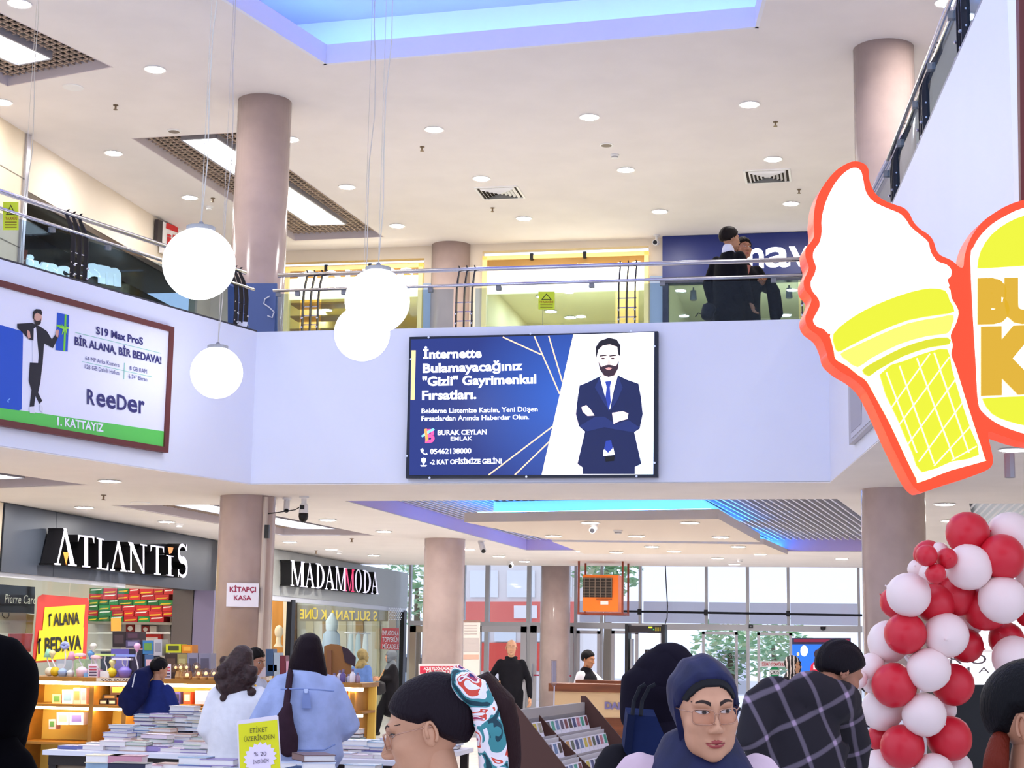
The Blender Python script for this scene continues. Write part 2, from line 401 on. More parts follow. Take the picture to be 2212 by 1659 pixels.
# lower coffer: slatted void with a stepped dropped panel and blue strip light
cof = empty('slatted_coffer', (-2.5, 23, ZC), 'coffer with dark slatted void and blue lit stepped panel before the entrance', 'ceiling coffer')
q = [np.array(p) for p in COF]; rv = MB()
for i in range(4):
    a, c = q[i], q[(i + 1) % 4]; n_ = np.array([(c - a)[1], -(c - a)[0]]); n_ = n_ / np.linalg.norm(n_) * .03
    rv.prism([(*a, ZC), (*c, ZC), (*(c + n_), ZC), (*(a + n_), ZC)], (0, 0, .30))
rv.build('reveal', mat('coffer_reveal_lilac_glow', '#cbb8e6', .6), cof)  # purple LED light on the reveal is painted into its colour
sl = MB().b2((-.012, 0, 0), (.012, 9.5, .05)); slat_me = sl.mesh('slat', mat('pale_slat', '#d8d6dc', .4, .2))
nsl = 62
for i in range(nsl):
    t = (i + .5) / nsl; a = q[0] + (q[1] - q[0]) * t; c = q[3] + (q[2] - q[3]) * t; d_ = c - a
    place(slat_me, 'slat', (a[0], a[1], ZC + .17), rz=-math.atan2(d_[0], d_[1]), parent=cof)
MB().prism([(*p, ZC + .42) for p in COF], (0, 0, .04)).build('void_backing', mat('void_grey', '#4a444d', .9, noise=.5, nscale=2.5), cof)
M_DROP = mat('dropped_panel_paint', '#eadccb', .75)
def droppanel(poly, zb, zt, inset, name):
    b = MB().prism([(x, y, zb) for x, y in poly], (0, 0, zt - zb)); p_ = b.build(name, M_DROP, cof)
    c = np.mean(np.array(poly), 0); inn = [tuple(c + (np.array(p) - c) * (1 - inset / np.linalg.norm(np.array(p) - c))) for p in poly]
    MB().prism([(x, y, zt) for x, y in inn], (0, 0, ZC + .165 - zt)).build('upstand', mat('upstand_white', '#f2f2f6', .6), p_)
    L = MB()
    inn2 = [np.array(c + (np.array(p) - c) * (1 - .45 * inset / np.linalg.norm(np.array(p) - c))) for p in poly]
    for i in range(len(inn2)):
        a, d_ = inn2[i], inn2[(i + 1) % len(inn2)]; t = (d_ - a) / np.linalg.norm(d_ - a); n_ = np.array([-t[1], t[0]]) * .02
        L.prism([(*a, zt), (*d_, zt), (*(d_ + n_), zt), (*(a + n_), zt)], (0, 0, .02))
    L.build('light_strip', mat('blue_strip_light', '#3f7bff', .5, emit=42, ecol=(0.05, 0.30, 1.0)), p_)
def pz(x, y, z): q_ = atZ(x, y, z); return (q_[0], q_[1])
droppanel([pz(1003, 1128, ZC - .12), pz(1552, 1121, ZC - .12), pz(1642, 1171, ZC - .12), pz(1190, 1166, ZC - .12)], ZC - .12, ZC + .0, .42, 'dropped_panel')
droppanel([pz(1192, 1170, ZC - .06), pz(1650, 1176, ZC - .06), pz(1702, 1198, ZC - .06), pz(1262, 1196, ZC - .06)], ZC - .06, ZC + .03, .36, 'dropped_panel')

# light panel with white fins over the area right of the column
rp = empty('fin_light_panel', (2.1, 20, ZC), 'rectangular ceiling light with white fins above the red and white balloons', 'ceiling light')
MB().prism([(x, y, ZC + .2) for x, y in RP], (0, 0, .02)).build('diffuser', mat('fin_light_diffuser', '#eef6ff', .5, emit=1.2, ecol=(.72, .80, .85)), rp)
fin = MB().b2((-.015, 0, 0), (.015, 3.7, .16)).mesh('fin', M_WHITEP)
for i in range(17): place(fin, 'fin', (1.47 + i * .088, 18.6, ZC + .02), parent=rp)

# columns
M_COLM = mat('polished_column_marble', '#bda8a2', 0.16, noise=.16, nscale=2.2, bump=.05, bscale=60, col2='#ae9a95')
def column(x, y, z0, z1, label, r=.32):
    e = empty('column', (x, y, z0), label, 'column')
    prof = [(r, 0), (r, z1 - z0)]
    MB().lathe(prof, (x, y, z0), 40).build('shaft', M_COLM, e, smooth=False)
    for p in e.children[0].data.polygons: p.use_smooth = len(p.vertices) == 4
    return e
cl = column(-6.69, 17.62, 0, ZU, 'tall beige marble column behind bookshop till sign, passing through both floors')
column(.51, 17.0, 0, ZU, 'tall beige marble column half hidden by ice cream sign and balloons')
column(-6.12, 24.78, 0, ZU, 'beige marble column behind girl with hair scarf, rising to upper shops')
column(-6.02, 34.3, 0, 4.2, 'beige marble column beside the orange heater near the entrance')
# conduit pipe on the near left column
MB().tube([(-6.41, 17.44, .2), (-6.41, 17.44, 3.25)], .03, 8).build('conduit', mat('conduit_ivory', '#cdbfb4', .4), cl)
MB().b2((-6.39, 17.38, 2.78), (-6.34, 17.42, 2.93)).build('junction_box', M_BLACKP, cl)

# outer enclosure
M_WALLW = mat('warm_wall', '#e4d8c8', .7, noise=.04, nscale=1)
structure(MB().b2((6.0, 7.5, 0), (6.2, 37, ZU)).build('wall_east', M_WALLW))
structure(MB().b2((-14.6, 8.6, 0), (-14.4, 37, ZU)).build('wall_west', M_WALLW))
structure(MB().b2((-14.5, 30.0, ZS), (6.2, 30.2, ZU)).build('wall_north_upper', M_WALLW))
structure(MB().b2((-10.4, 32.9, ZC), (6.2, 33.0, 4.45)).build('wall_soffit', M_CEIL))
structure(MB().b2((-14.5, 32.9, 4.2), (6.2, YE + .3, 4.4)).build('ceiling_entrance', M_CEIL))
# ================================================================== ceiling fixtures
def downlight_proto(lens):
    e = empty('downlight', (0, 0, 0))
    MB().lathe([(.095, 0), (.125, -.004), (.125, -.012), (.095, -.012)], (0, 0, 0), 20).build('trim', M_LENSR, e)
    b = MB(); b.add([(0.098 * math.cos(k * math.pi / 8), .098 * math.sin(k * math.pi / 8), -.014) for k in range(16)], [tuple(range(15, -1, -1))]).build('lens', lens, e, fixn=False)
    return e
DLPS = {'low': [downlight_proto(M_LENS), 0], 'up': [downlight_proto(M_LENSU), 0]}
def downlight(p, label, group):
    d = DLPS['up' if p[2] > 5 else 'low']
    if d[1] == 0: o = d[0]; o.location = tuple(p); WL[o.name] = V3(p); tag(o, label, 'downlight', group)
    else: o = copy_tree(d[0], p, label=label, cat='downlight', group=group)
    d[1] += 1
ORD = ['first', 'second', 'third', 'fourth', 'fifth', 'sixth', 'seventh', 'eighth', 'ninth', 'tenth', 'eleventh', 'twelfth', 'thirteenth', 'fourteenth', 'fifteenth', 'sixteenth', 'seventeenth', 'eighteenth', 'nineteenth', 'twentieth']
for i, (px, py) in enumerate(sorted([(42, 7), (335, 149), (5, 220), (245, 330), (410, 426), (626, 300), (750, 403), (858, 487), (938, 279), (1040, 385), (1273, 252), (1352, 366), (1425, 456), (1132, 471), (1619, 225), (1670, 343), (1709, 439)])):
    downlight(atZ(px, py, ZU), 'round downlight in the upper gallery ceiling, %s counting from the left' % ORD[i], 'upper gallery downlights')
downlight(atZ(2046, 4, ZU), 'round downlight cut by the top edge beside the receding right railing', 'right gallery downlights')
for i, (x, y) in enumerate([(1.3, 16.2), (1.4, 18.6), (1.5, 21.0), (1.9, 13.0)]):  # hidden downlights added to brighten the right gallery ceiling
    downlight((x, y, ZU), 'round downlight over the right gallery behind the ice cream sign, %s in line' % ORD[i], 'right gallery downlights')  # added downlights, hidden behind the sign
for i, (px, py) in enumerate(sorted([(237, 1038), (182, 1095), (360, 1126), (708, 1122), (829, 1147), (626, 1170), (716, 1186), (808, 1199), (1012, 1186), (1078, 1201), (1133, 1212), (2040, 1088), (2053, 1124), (2190, 970), (1642, 1196), (1818, 1206), (1550, 1205), (1586, 1218), (1257, 1190)])):
    downlight(atZ(px, py, ZC - .012), 'round downlight in the low ceiling under balcony, %s counting from left' % ORD[i], 'low ceiling downlights')
for i, (px, py, z) in enumerate(sorted([(1275, 1128, ZC - .12), (1490, 1128, ZC - .12), (1196, 1157, ZC - .12), (1375, 1157, ZC - .12), (1557, 1159, ZC - .12), (1408, 1180, ZC - .06), (1595, 1180, ZC - .06), (1456, 1190, ZC - .06), (1331, 1192, ZC - .06)])):
    downlight(atZ(px, py, z), 'round downlight in the stepped dropped panel, %s counting from left' % ORD[i], 'dropped panel downlights')

M_SPR = mat('sprinkler_brass', '#8d7a66', .35, .7)
def sprinkler(p, label, group):
    b = MB().lathe([(.032, 0), (.032, -.008), (.012, -.01), (.012, -.05), (.026, -.055), (.026, -.06), (.004, -.06)], p, 10)
    b.build('sprinkler_head', M_SPR, smooth=False, label=label, cat='sprinkler', group=group)
for i, (px, py) in enumerate([(250, 231), (460, 432), (912, 321), (1064, 453), (1675, 267), (1726, 413)]):
    sprinkler(atZ(px, py - 4, ZU), 'small brass sprinkler in the upper gallery ceiling, %s counting from left' % ORD[i], 'upper sprinklers')
for i, (px, py) in enumerate([(224, 1072), (683, 1192), (760, 1166)]):
    sprinkler(atZ(px, py - 3, ZC - .012), 'small sprinkler in low ceiling above shops, %s counting from left' % ORD[i], 'low sprinklers')
def speaker_disc(p, label, r=.075, m=None):
    e = empty('ceiling_speaker', p, label, 'speaker')
    MB().lathe([(r + .02, 0), (r + .02, -.008), (r, -.012), (r, 0)], p, 20).build('rim', M_LENSR, e)
    MB().lathe([(r, -.004), (r, -.012), (r * .3, -.016)], p, 20).build('mesh_cover', m or mat('speaker_mesh', '#8b8078', .6), e)
speaker_disc(atZ(376, 283, ZU), 'round grey ceiling speaker left of the tall marble column', .07)
speaker_disc(atZ(1310, 313, ZU), 'round grey ceiling speaker above the glowing upstairs shop', .07)
speaker_disc(atZ(158, 188, ZU), 'round white ceiling disc below the top left grille', .1, M_LENSR)
speaker_disc(atZ(303, 1085, ZC - .012), 'round ceiling disc above the dark grey shop sign', .1, M_CEIL)
def detector(p, label):
    e = empty('smoke_detector', p, label, 'smoke detector')
    MB().lathe([(.06, 0), (.06, -.015), (.045, -.03), (.045, -.05), (.02, -.055)], p, 16).build('body', M_WHITEP, e, smooth=False)
    MB().lathe([(.047, -.032), (.047, -.038), (.0, -.038)], p, 16).build('slot_ring', M_GREYP, e)
detector(atZ(1328, 334, ZU), 'white smoke detector beside the round grey speaker above glowing shop')
detector(atZ(452, 446, ZU), 'white smoke detector beside long mesh grille upstairs')
detector(atZ(388, 1131, ZC - .012), 'white smoke detector above the end of the dark grey shop sign')
detector(atZ(732, 1190, ZC - .012), 'white smoke detector above the perforated shop sign')
detector(atZ(1335, 1145, ZC - .12), 'small beige detector on the stepped dropped panel')
detector(atZ(1598, 1208, ZC - .012), 'small beige detector near the entrance glazing')
def vent(px, py, label):
    p = atZ(px, py, ZU); e = empty('air_vent', p, label, 'air vent'); b = MB()
    for s, w_ in ((.30, .03),):
        for sx, sy, dx, dy in ((0, s, 2 * s, w_), (0, -s, 2 * s, w_), (s, 0, w_, 2 * s), (-s, 0, w_, 2 * s)): b.box(p + (sx, sy, -.006), (dx, dy, .012))
    b.build('frame', M_LENSR, e)
    MB().box(p + (0, 0, .001), (.6, .6, .004)).build('throat', mat('vent_throat', '#3a342e', .9), e)
    for i in range(1, 6):
        s = .30 - i * .05; l = MB()
        for (x0, y0, x1, y1) in ((-s, -s, s, -s), (s, -s, s, s), (s, s, -s, s), (-s, s, -s, -s)):
            a, c = np.array([x0, y0]), np.array([x1, y1]); k = 1 - .028 / s
            l.add([p + (*a, -.004), p + (*c, -.004), p + (*(c * k), -.03), p + (*(a * k), -.03)], [(0, 1, 2, 3)])
        l.build('louvre', M_LENSR, e, fixn=False)
vent(1080, 416, 'square ceiling air vent above the glowing shop sign, left of two')
vent(1658, 380, 'square ceiling air vent above the navy shop sign near ice cream')
def cctv_bullet(p, d, label, drop=.1, L=.2, r=.035):
    e = empty('security_camera', p, label, 'security camera'); d = V3(d) / np.linalg.norm(V3(d)); q = p + (0, 0, -drop)
    MB().lathe([(.05, 0), (.05, -.02), (.02, -.025)], p, 14).build('mount', M_WHITEP, e); MB().tube([p, q], .018, 8).build('arm', M_WHITEP, e)
    MB().tube([q - d * L * .3, q + d * L * .7], r, 14).build('housing', M_WHITEP, e, smooth=False); MB().tube([q + d * L * .7, q + d * (L * .7 + .01)], r * .75, 14).build('lens', M_BLACKP, e)
cctv_bullet(atZ(1418, 508, ZU), (-.1, -1, -.2), 'white bullet security camera hanging left of the navy shop sign', .12, .14, .045)
cctv_bullet(atZ(1040, 1168, ZC - .012), (.35, -.8, -.55), 'white bullet security camera below the lilac coffer edge', .06, .3, .045)
cctv_bullet(atZ(620, 1075, ZC - .012), (.2, -.6, -.7), 'white bullet security camera mounted beside column and dome camera', .07, .16, .035)
cctv_bullet(atZ(1283, 1132, ZC - .12), (-.1, -1, -.3), 'black tipped security camera under the blue lit dropped panel', .06, .12, .04)
cctv_bullet(atZ(1104, 1212, ZC - .012), (0, -1, -.3), 'tiny security camera in front of the entrance glazing', .08, .1, .045)
p = atZ(657, 1072, ZC - .012); e = empty('dome_camera', p, 'white dome security camera with black eye hanging beside the till column', 'security camera')
MB().lathe([(.055, 0), (.055, -.02), (.03, -.03), (.03, -.08), (.05, -.1), (.055, -.19), (.05, -.2)], p, 18).build('housing', M_WHITEP, e)
MB().lathe([(.054, -.19), (.056, -.23), (.045, -.27), (.02, -.295), (.002, -.3)], p, 18).build('dome', M_BLACKP, e, smooth=True)
MB().box(p + (0, -.052, -.13), (.045, .02, .045)).build('front_eye', M_BLACKP, e)
cab = [p + (0, 0, -.1), p + (-.12, .05, -.15), p + (-.3, .1, -.17), np.array([-6.42, 17.42, 3.05])]
MB().tube(cab, .006, 6).build('camera_cable', M_BLACKP, label='thin black cable looping from dome camera to the column', cat='cable')

# ================================================================== railings
M_BARB = mat('railing_bar_bronze', '#2b2a33', .4, .5)
def bar_mesh():
    b = MB(); prof = [(0, -.5), (0, .34), (.012, .44), (.06, .56), (.10, .63), (.11, .68), (.085, .70)]
    w = [.05, .05, .05, .045, .035, .03, .02]
    L = [(s - w_ / 2, z) for (s, z), w_ in zip(prof, w)]; Rr = [(s + w_ / 2, z) for (s, z), w_ in zip(prof, w)]
    b.prism([(-.005, s, z) for s, z in L] + [(-.005, s, z) for s, z in reversed(Rr)], (.010, 0, 0)); return b.mesh('post_bar', M_BARB)
BAR = bar_mesh(); RUNG = MB().tube([(-.10, 0, 0), (.10, 0, 0)], .007, 6).mesh('rung', M_CHROME)
BOLT = MB().lathe([(.011, 0), (.011, .012), (.006, .016)], (0, 0, 0), 8, (0, -1, 0)).mesh('bolt', M_CHROME)
def railing(name, a, c, posts, label, inset, hz=.66, mz=.46, glass=True, n_in=1):
    a, c = V3((*a, ZF)), V3((*c, ZF)); t = (c - a) / np.linalg.norm(c - a); n_ = np.array([-t[1], t[0], 0.0]) * n_in
    L = np.linalg.norm(c - a); rz = math.atan2(t[1], t[0]) if n_in > 0 else math.atan2(-t[1], -t[0])
    e = empty(name, a, label, 'railing'); o = n_ * inset
    MB().tube([a + o + n_ * .1 + (0, 0, hz), c + o + n_ * .1 + (0, 0, hz)], .024, 12).build('handrail', M_CHROME, e, smooth=True)
    MB().tube([a + o - n_ * .03 + (0, 0, mz), c + o - n_ * .03 + (0, 0, mz)], .017, 10).build('middle_rail', M_CHROME, e, smooth=True)
    for s in posts:
        q = a + t * s + o
        for k in (-.085, 0, .085): place(BAR, 'post_bar', q + t * k, rz, parent=e)
        for z in (.08, .18, .28): place(RUNG, 'rung', q + (0, 0, z), rz, parent=e)
        for k in (-.085, .085):
            for z in (.05, .15): place(BOLT, 'bolt', q + t * k - n_ * .025 + (0, 0, z), rz, parent=e)
    ss = [0.02] + list(posts) + [L - .02]
    for i in range(len(ss) - 1):
        s0, s1 = ss[i] + (.12 if i else 0), ss[i + 1] - (.12 if i < len(ss) - 2 else 0)
        if s1 - s0 < .15: continue
        p0, p1 = a + t * s0 + o, a + t * s1 + o
        MB().prism([p0 + (0, 0, .0), p1 + (0, 0, .0), p1 + (0, 0, mz - .03), p0 + (0, 0, mz - .03)], n_ * .01).build('glass_pane', M_GLASSB, e)
        for s in (s0 + .25, s1 - .25): MB().box(a + t * s + o + (0, 0, mz - .035), (.05, .05, .045)).build('clip', M_GREYP, e)
    return e
RB_ = railing('glass_railing', (-6.0, YB + .04), (-.12, YB + .04), [.42, 2.12, 3.85, 5.72], 'straight steel and glass railing above the blue advertising screen', .03)
dl = np.array([LB_[0] - LA[0], LB_[1] - LA[1]]); Ll = np.linalg.norm(dl); tl = dl / Ll
RL = railing('glass_railing', LB_, (LA[0] - .02, LA[1] - .05), [Ll - 7.3, Ll - 4.95, Ll - 2.65, Ll - .22], 'slanting steel and glass railing above the phone billboard', .05, n_in=1)
dr = np.array([RC_[0] - RB[0], RC_[1] - RB[1]]); Lr = np.linalg.norm(dr)
railing('glass_railing', RB, RC_, [.15, 1.75, 3.35], 'receding railing with dark posts above sloping white wall at top right', .05, n_in=1)
railing('glass_railing', RA, RB, [.35, 2.0], 'short railing run behind the swirl of the ice cream sign', .05, n_in=1)

# warning stickers stuck to the outside of the balustrade panes (read from the gallery, so mirrored from here)
def sticker(pl, x0, y0, x1, y1, label):
    e = empty('warning_sticker', pl.at((x0 + x1) / 2, y1), label, 'sticker')
    pl.rect('backing', x0, y0, x1, y1, P('#d5e62e'), .004, .002, e); h = y1 - y0; cx = (x0 + x1) / 2
    pl.poly('triangle_sign', [(cx - .33 * (x1 - x0), y0 + .46 * h), (cx, y0 + .1 * h), (cx + .33 * (x1 - x0), y0 + .46 * h)], P('#3a3a10'), .006, .001, e)
    pl.poly('triangle_inside', [(cx - .23 * (x1 - x0), y0 + .42 * h), (cx, y0 + .17 * h), (cx + .23 * (x1 - x0), y0 + .42 * h)], P('#d5e62e'), .008, .001, e)
    pl.text('lettering', 'DİKKAT!', x0 + 3, y0 + .64 * h, x1 - 3, y0 + .64 * h, h * .11, P('#b06a10'), .008, parent=e, bold=.02, mirror=True)
    for k in range(3): pl.rect('text_line', x0 + 4, y0 + (.70 + .09 * k) * h, x1 - 4, y0 + (.74 + .09 * k) * h, P('#8a7a18'), .006, .001, e)
nl = np.array([-tl[1], tl[0], 0.0]); nl = nl if np.dot(nl, (1, 0, 0)) > 0 else -nl
plL = Plane((LA[0] - .03, LA[1], ZF), nl)
sticker(plL, 7, 436, 40, 497, 'yellow mirrored warning sticker on the slanting glass railing at photo edge')
sticker(Plane((0, YB + .055, 0), (0, -1, 0)), 1163, 630, 1198, 668, 'yellow mirrored warning sticker on straight railing pane above the screen')
# small folded flyer left on the parapet edge, and panels standing behind the balustrade
q_ = atZ(508, 705, ZF + .02); MB().prism([q_, q_ + (.12, .03, 0), q_ + (.12, .05, .05), q_ + (0, .02, .06)], (0, 0, .004)).build('folded_flyer', P('#f2f2f8'), label='small folded white flyer on parapet below the largest globe lamp', cat='flyer')
plBp = Plane((0, 17.15, 0), (0, -1, 0)); e = empty('blue_panel', plBp.at(545, 735), 'blue panel with pale squiggle behind the balustrade at the tall column', 'panel')
plBp.rect('board', 492, 612, 598, 760, mat('blue_panel_paint', '#4a5f96', .5), 0, .03, e)
MB().tube([plBp.at(x, y, .02) for x, y in ((583, 640), (572, 646), (570, 656), (582, 664), (592, 674), (588, 686), (578, 682))], .008, 6).build('squiggle', P('#c9cede'), e)
MB().b2((plBp.at(500, 700)[0], 17.1, ZS), (plBp.at(590, 700)[0], 17.25, ZS + .05)).build('foot', M_GREYP, e)
plBq = Plane((0, YS - .04, 0), (0, -1, 0)); plBq.rect('wall_panel', 914, 612, 938, 760, mat('pale_blue_panel', '#9fb2cf', .5), 0, .03, label='pale blue wall panel left of the column upstairs', cat='panel'); plBq.rect('wall_panel', 1404, 596, 1431, 760, mat('pale_blue_panel', '#9fb2cf', .5), 0, .03, label='pale blue wall panel left of the navy shop upstairs', cat='panel')
# ================================================================== serif sign letters
def _arc(cx, cy, rx, ry, a0, a1, n=14): return [(cx + rx * math.cos(math.radians(a0 + (a1 - a0) * i / n)), cy + ry * math.sin(math.radians(a0 + (a1 - a0) * i / n))) for i in range(n + 1)]
def _rc(x0, y0, x1, y1): return [(x0, y0), (x1, y0), (x1, y1), (x0, y1)]
def _rib(pts, ws):
    L, R_ = [], []
    for i, p in enumerate(pts):
        a, b = np.array(pts[max(i - 1, 0)]), np.array(pts[min(i + 1, len(pts) - 1)]); t = (b - a) / (np.linalg.norm(b - a) + 1e-9); n_ = np.array([-t[1], t[0]]) * ws[i] / 2
        L.append(tuple(np.array(p) + n_)); R_.append(tuple(np.array(p) - n_))
    return [[L[i], L[i + 1], R_[i + 1], R_[i]] for i in range(len(L) - 1)]
def serif(ch, bar=True):
    s = .045
    if ch == 'A': return [[(.40, 1), (.52, 1), (.92, .02), (.70, .02)], [(.44, 1), (.50, .92), (.16, .02), (.09, .02)], _rc(0, 0, .27, s), _rc(.60, 0, 1, s)] + ([_rc(.22, .32, .78, .37)] if bar else [])
    if ch == 'T': return [_rc(.39, 0, .61, 1), _rc(0, .95, 1, 1), [(0, .95), (.12, .95), (.02, .78), (0, .78)], [(1, .95), (.88, .95), (.98, .78), (1, .78)], _rc(.25, 0, .75, s)]
    if ch == 'L': return [_rc(.16, 0, .42, 1), _rc(0, .955, .6, 1), _rc(0, 0, 1, s), [(1, 0), (.84, s), (.96, .26), (1, .26)]]
    if ch == 'N': return [_rc(.13, 0, .20, 1), [(.02, 1), (.26, 1), (.86, 0), (.78, 0)], _rc(.78, 0, .86, 1), _rc(0, 0, .33, s), _rc(.64, .955, 1, 1)]
    if ch == 'I': return [_rc(.3, 0, .7, 1), _rc(0, 0, 1, s), _rc(0, .955, 1, 1)]
    if ch == 'M': return [_rc(.08, 0, .14, 1), [(.04, 1), (.24, 1), (.54, .03), (.46, .03)], [(.46, .03), (.54, .03), (.86, 1), (.79, 1)], _rc(.74, 0, .92, 1), _rc(0, 0, .23, s), _rc(.64, 0, 1, s), _rc(0, .955, .2, 1), _rc(.78, .955, 1, 1)]
    if ch == 'D':
        o, i = _arc(.3, .5, .7, .5, 90, -90), _arc(.3, .5, .46, .45, 90, -90)
        return [_rc(.14, 0, .36, 1), _rc(0, 0, .36, s), _rc(0, .955, .36, 1)] + [[o[k], o[k + 1], i[k + 1], i[k]] for k in range(len(o) - 1)]
    if ch == 'O':
        o, i = _arc(.5, .5, .5, .51, 0, 360, 24), _arc(.5, .5, .29, .46, 0, 360, 24)
        return [[o[k], o[k + 1], i[k + 1], i[k]] for k in range(24)]
    if ch == 'S':
        pts = _arc(.5, .74, .38, .22, 30, 180, 8) + _arc(.5, .70, .38, .20, 190, 265, 4) + _arc(.48, .30, .42, .22, 80, 0, 5) + _arc(.48, .26, .42, .23, -10, -160, 8)
        n = len(pts); ws = [.07 + .15 * math.sin(math.pi * i / (n - 1)) ** 2 for i in range(n)]
        return _rib(pts, ws) + [[(.80, .80), (.92, .80), (.92, 1.0), (.86, 1.0)], [(.06, .0), (.12, 0), (.16, .22), (.06, .22)]]
    return [_rc(0, 0, 1, 1)]
def sign_letter(pl, ch, x0, yb0, x1, yb1, yt, off, th, mats, parent, bar=True, name='letter', part=None):
    o = pl.at(x0, yb0, off); ex = pl.at(x1, yb1, off) - o; ey = pl.at(x0, yt, off) - o; b = MB()
    for poly in (part or serif(ch, bar)):
        pts = [o + ex * x + ey * y for x, y in poly]; n = len(pts)
        b.mat(0).add(pts, [tuple(range(n))])
        b.mat(1).add([p - pl.n * .004 for p in pts] + [p - pl.n * th for p in pts], [(i, i + n, (i + 1) % n + n, (i + 1) % n) for i in range(n)] + [tuple(range(n, 2 * n))])
    return b.build(name, mats, parent, fixn=False)

# ================================================================== gallery shopfronts
M_CREAM = mat('shop_cream', '#f3e6b8', .6); M_YEL = mat('shop_warm_yellow', '#f6dc86', .6)
M_NAVYS = mat('navy_sign_board', '#1d2c74', .35); M_ADDLAMP = mat('added_shop_lamp', '#fff2d0', .5, emit=40, ecol=(1, .90, .62))
M_SIGNW = mat('lit_sign_white', '#fff8d8', .5, emit=1.25, ecol=(1, .93, .62)); M_LETTW = mat('lit_letter_white', '#ffffff', .5, emit=1.6, ecol=(1, .99, .97))
wb = MB()
for a, c, z0, z1 in ((-10.3, -9.02, ZS, ZU), (-6.56, -5.60, ZS, ZU), (-2.92, -2.70, ZS, ZU), (1.2, 6.0, ZS, ZU), (-9.02, -6.56, 7.80, ZU), (-5.60, -2.92, 7.88, ZU)): wb.b2((a, YS, z0), (c, YS + .15, z1))
structure(wb.build('wall_upper_back', M_WALLW))
def room(x0, x1, zc, m, name):
    b = MB().b2((x0, YS + .16, ZS), (x0 + .05, 29.9, zc)).b2((x1 - .05, YS + .16, ZS), (x1, 29.9, zc)).b2((x0, 29.85, ZS), (x1, 29.9, zc)).b2((x0, YS + .16, zc), (x1, 29.9, zc + .05))
    structure(b.build(name, m))
room(-9.4, -6.5, 7.72, M_YEL, 'wall_shop_interior'); room(-5.9, -2.85, 7.72, M_CREAM, 'wall_shop_interior'); room(-2.8, 1.2, 7.72, mat('shop_pale_cream', '#e9e5c8', .6), 'wall_shop_interior')
plS = Plane((0, YS, 0), (0, -1, 0))
def lamp(x, y, z, L, label):  # lamps added below the sightline to brighten the upstairs shop rooms
    e = empty('added_linear_lamp', (x, y, z), label, 'lamp')
    MB().b2((x - L / 2, y - .06, z), (x + L / 2, y + .06, z + .04)).build('added_glowing_bar', M_ADDLAMP, e)
    for s in (-.4, .4): MB().tube([(x + s * L, y, z + .04), (x + s * L, y, 7.72)], .008, 6).build('hanger', M_CHROME, e)
lamp(-7.8, 27, 6.6, 1.8, 'linear lamp inside the yellow lit upstairs shop'); lamp(-4.3, 27, 6.6, 1.8, 'linear lamp inside the upstairs shop above the screen'); lamp(-.8, 27, 6.6, 2.2, 'linear lamp inside the upstairs navy signed shop')  # all three lamps are added, out of sight, to light the rooms
def colins(x0, x1, ytop0, ytop1, yb0, yb1, tx0, tx1, ty0, ty1, cap, label, glow):
    P0 = plS.at(x0, yb0); e = empty('storefront', (P0[0], YS, ZS), label, 'shop front'); X0, X1 = plS.at(x0, yb0)[0], plS.at(x1, yb1)[0]
    zt, zb = plS.at(x0, ytop0)[2], plS.at(x0, yb0)[2]
    f = MB()
    for xa in (X0, X1 - .07): f.b2((xa, YS - .08, ZS), (xa + .07, YS + .05, zt))
    f.b2((X0, YS - .08, zt - .06), (X1, YS + .05, zt)); f.build('frame', mat('shop_frame_gold', '#f0d890', .4, emit=.35, ecol=(1, .85, .4)), e)
    MB().b2((X0 + .07, YS - .03, zt - .18), (X1 - .07, YS + .05, zt - .06)).build('header', mat('shop_header_brown', '#b58a4a', .5), e)
    MB().b2((X0 + .07, YS - .02, zb), (X1 - .07, YS + .04, zt - .18)).build('sign_panel', glow, e)
    MB().b2((X0 + .07, YS, ZS), (X1 - .07, YS + .02, zb)).build('glass_pane', M_GLASS, e)
    Lp = Plane((0, YS - .12, 0), (0, -1, 0))
    n = len('COLINS'); word = 'COLINS'; ws = [1, 1, .62, .3, 1, .8]; tot = sum(ws) + .22 * (n - 1); u = 0
    for ch, w_ in zip(word, ws):
        a = tx0 + (tx1 - tx0) * u / tot; b_ = tx0 + (tx1 - tx0) * (u + w_) / tot; ya = ty0 + (ty1 - ty0) * u / tot
        Lp.text('letter', ch, a, ya, b_, ya + (ty1 - ty0) * w_ / tot, cap, [M_LETTW, mat('letter_side_warm', '#d8c48a', .5)], 0, .05, e, bold=.02); u += w_ + .22
    # header clip lamps
    for s in (.3, .62): MB().box((X0 + (X1 - X0) * s, YS - .06, zt - .03), (.05, .06, .1)).build('clip_lamp', M_BLACKP, e)
    return e
colins(617, 914, 580, 566, 648, 640, 640, 893, 640, 632, 54, 'yellow glowing shop front upstairs behind the white globe lamps', M_SIGNW)
colins(1043, 1402, 556, 540, 636, 628, 1115, 1392, 628, 614, 50, 'cream glowing shop front upstairs left of the navy sign', M_SIGNW)
# wooden shelves inside the yellow shop
for k in range(4):
    z = 6.55 + k * .22
    MB().b2((-9.0, 25.3, z), (-7.4, 25.7, z + .03)).build('display_shelf', mat('shelf_oak', '#c99a44', .5), label='wooden display shelf in yellow upstairs shop, number %s from the parapet up' % ('one', 'two', 'three', 'four')[k], cat='shelf', group='yellow shop shelves')
k_ = 0
for px, py in [(705, 669), (716, 715), (868, 700), (1098, 695), (1140, 695), (1172, 640), (1190, 672), (1232, 685)]:
    q_ = atZ(px, py, 7.715)
    if 25 < q_[1] < 29.5: downlight(q_ + (0, 0, 0), 'small ceiling spot inside glowing upstairs shops, %s counting from left' % ORD[k_], 'upstairs shop spots'); k_ += 1
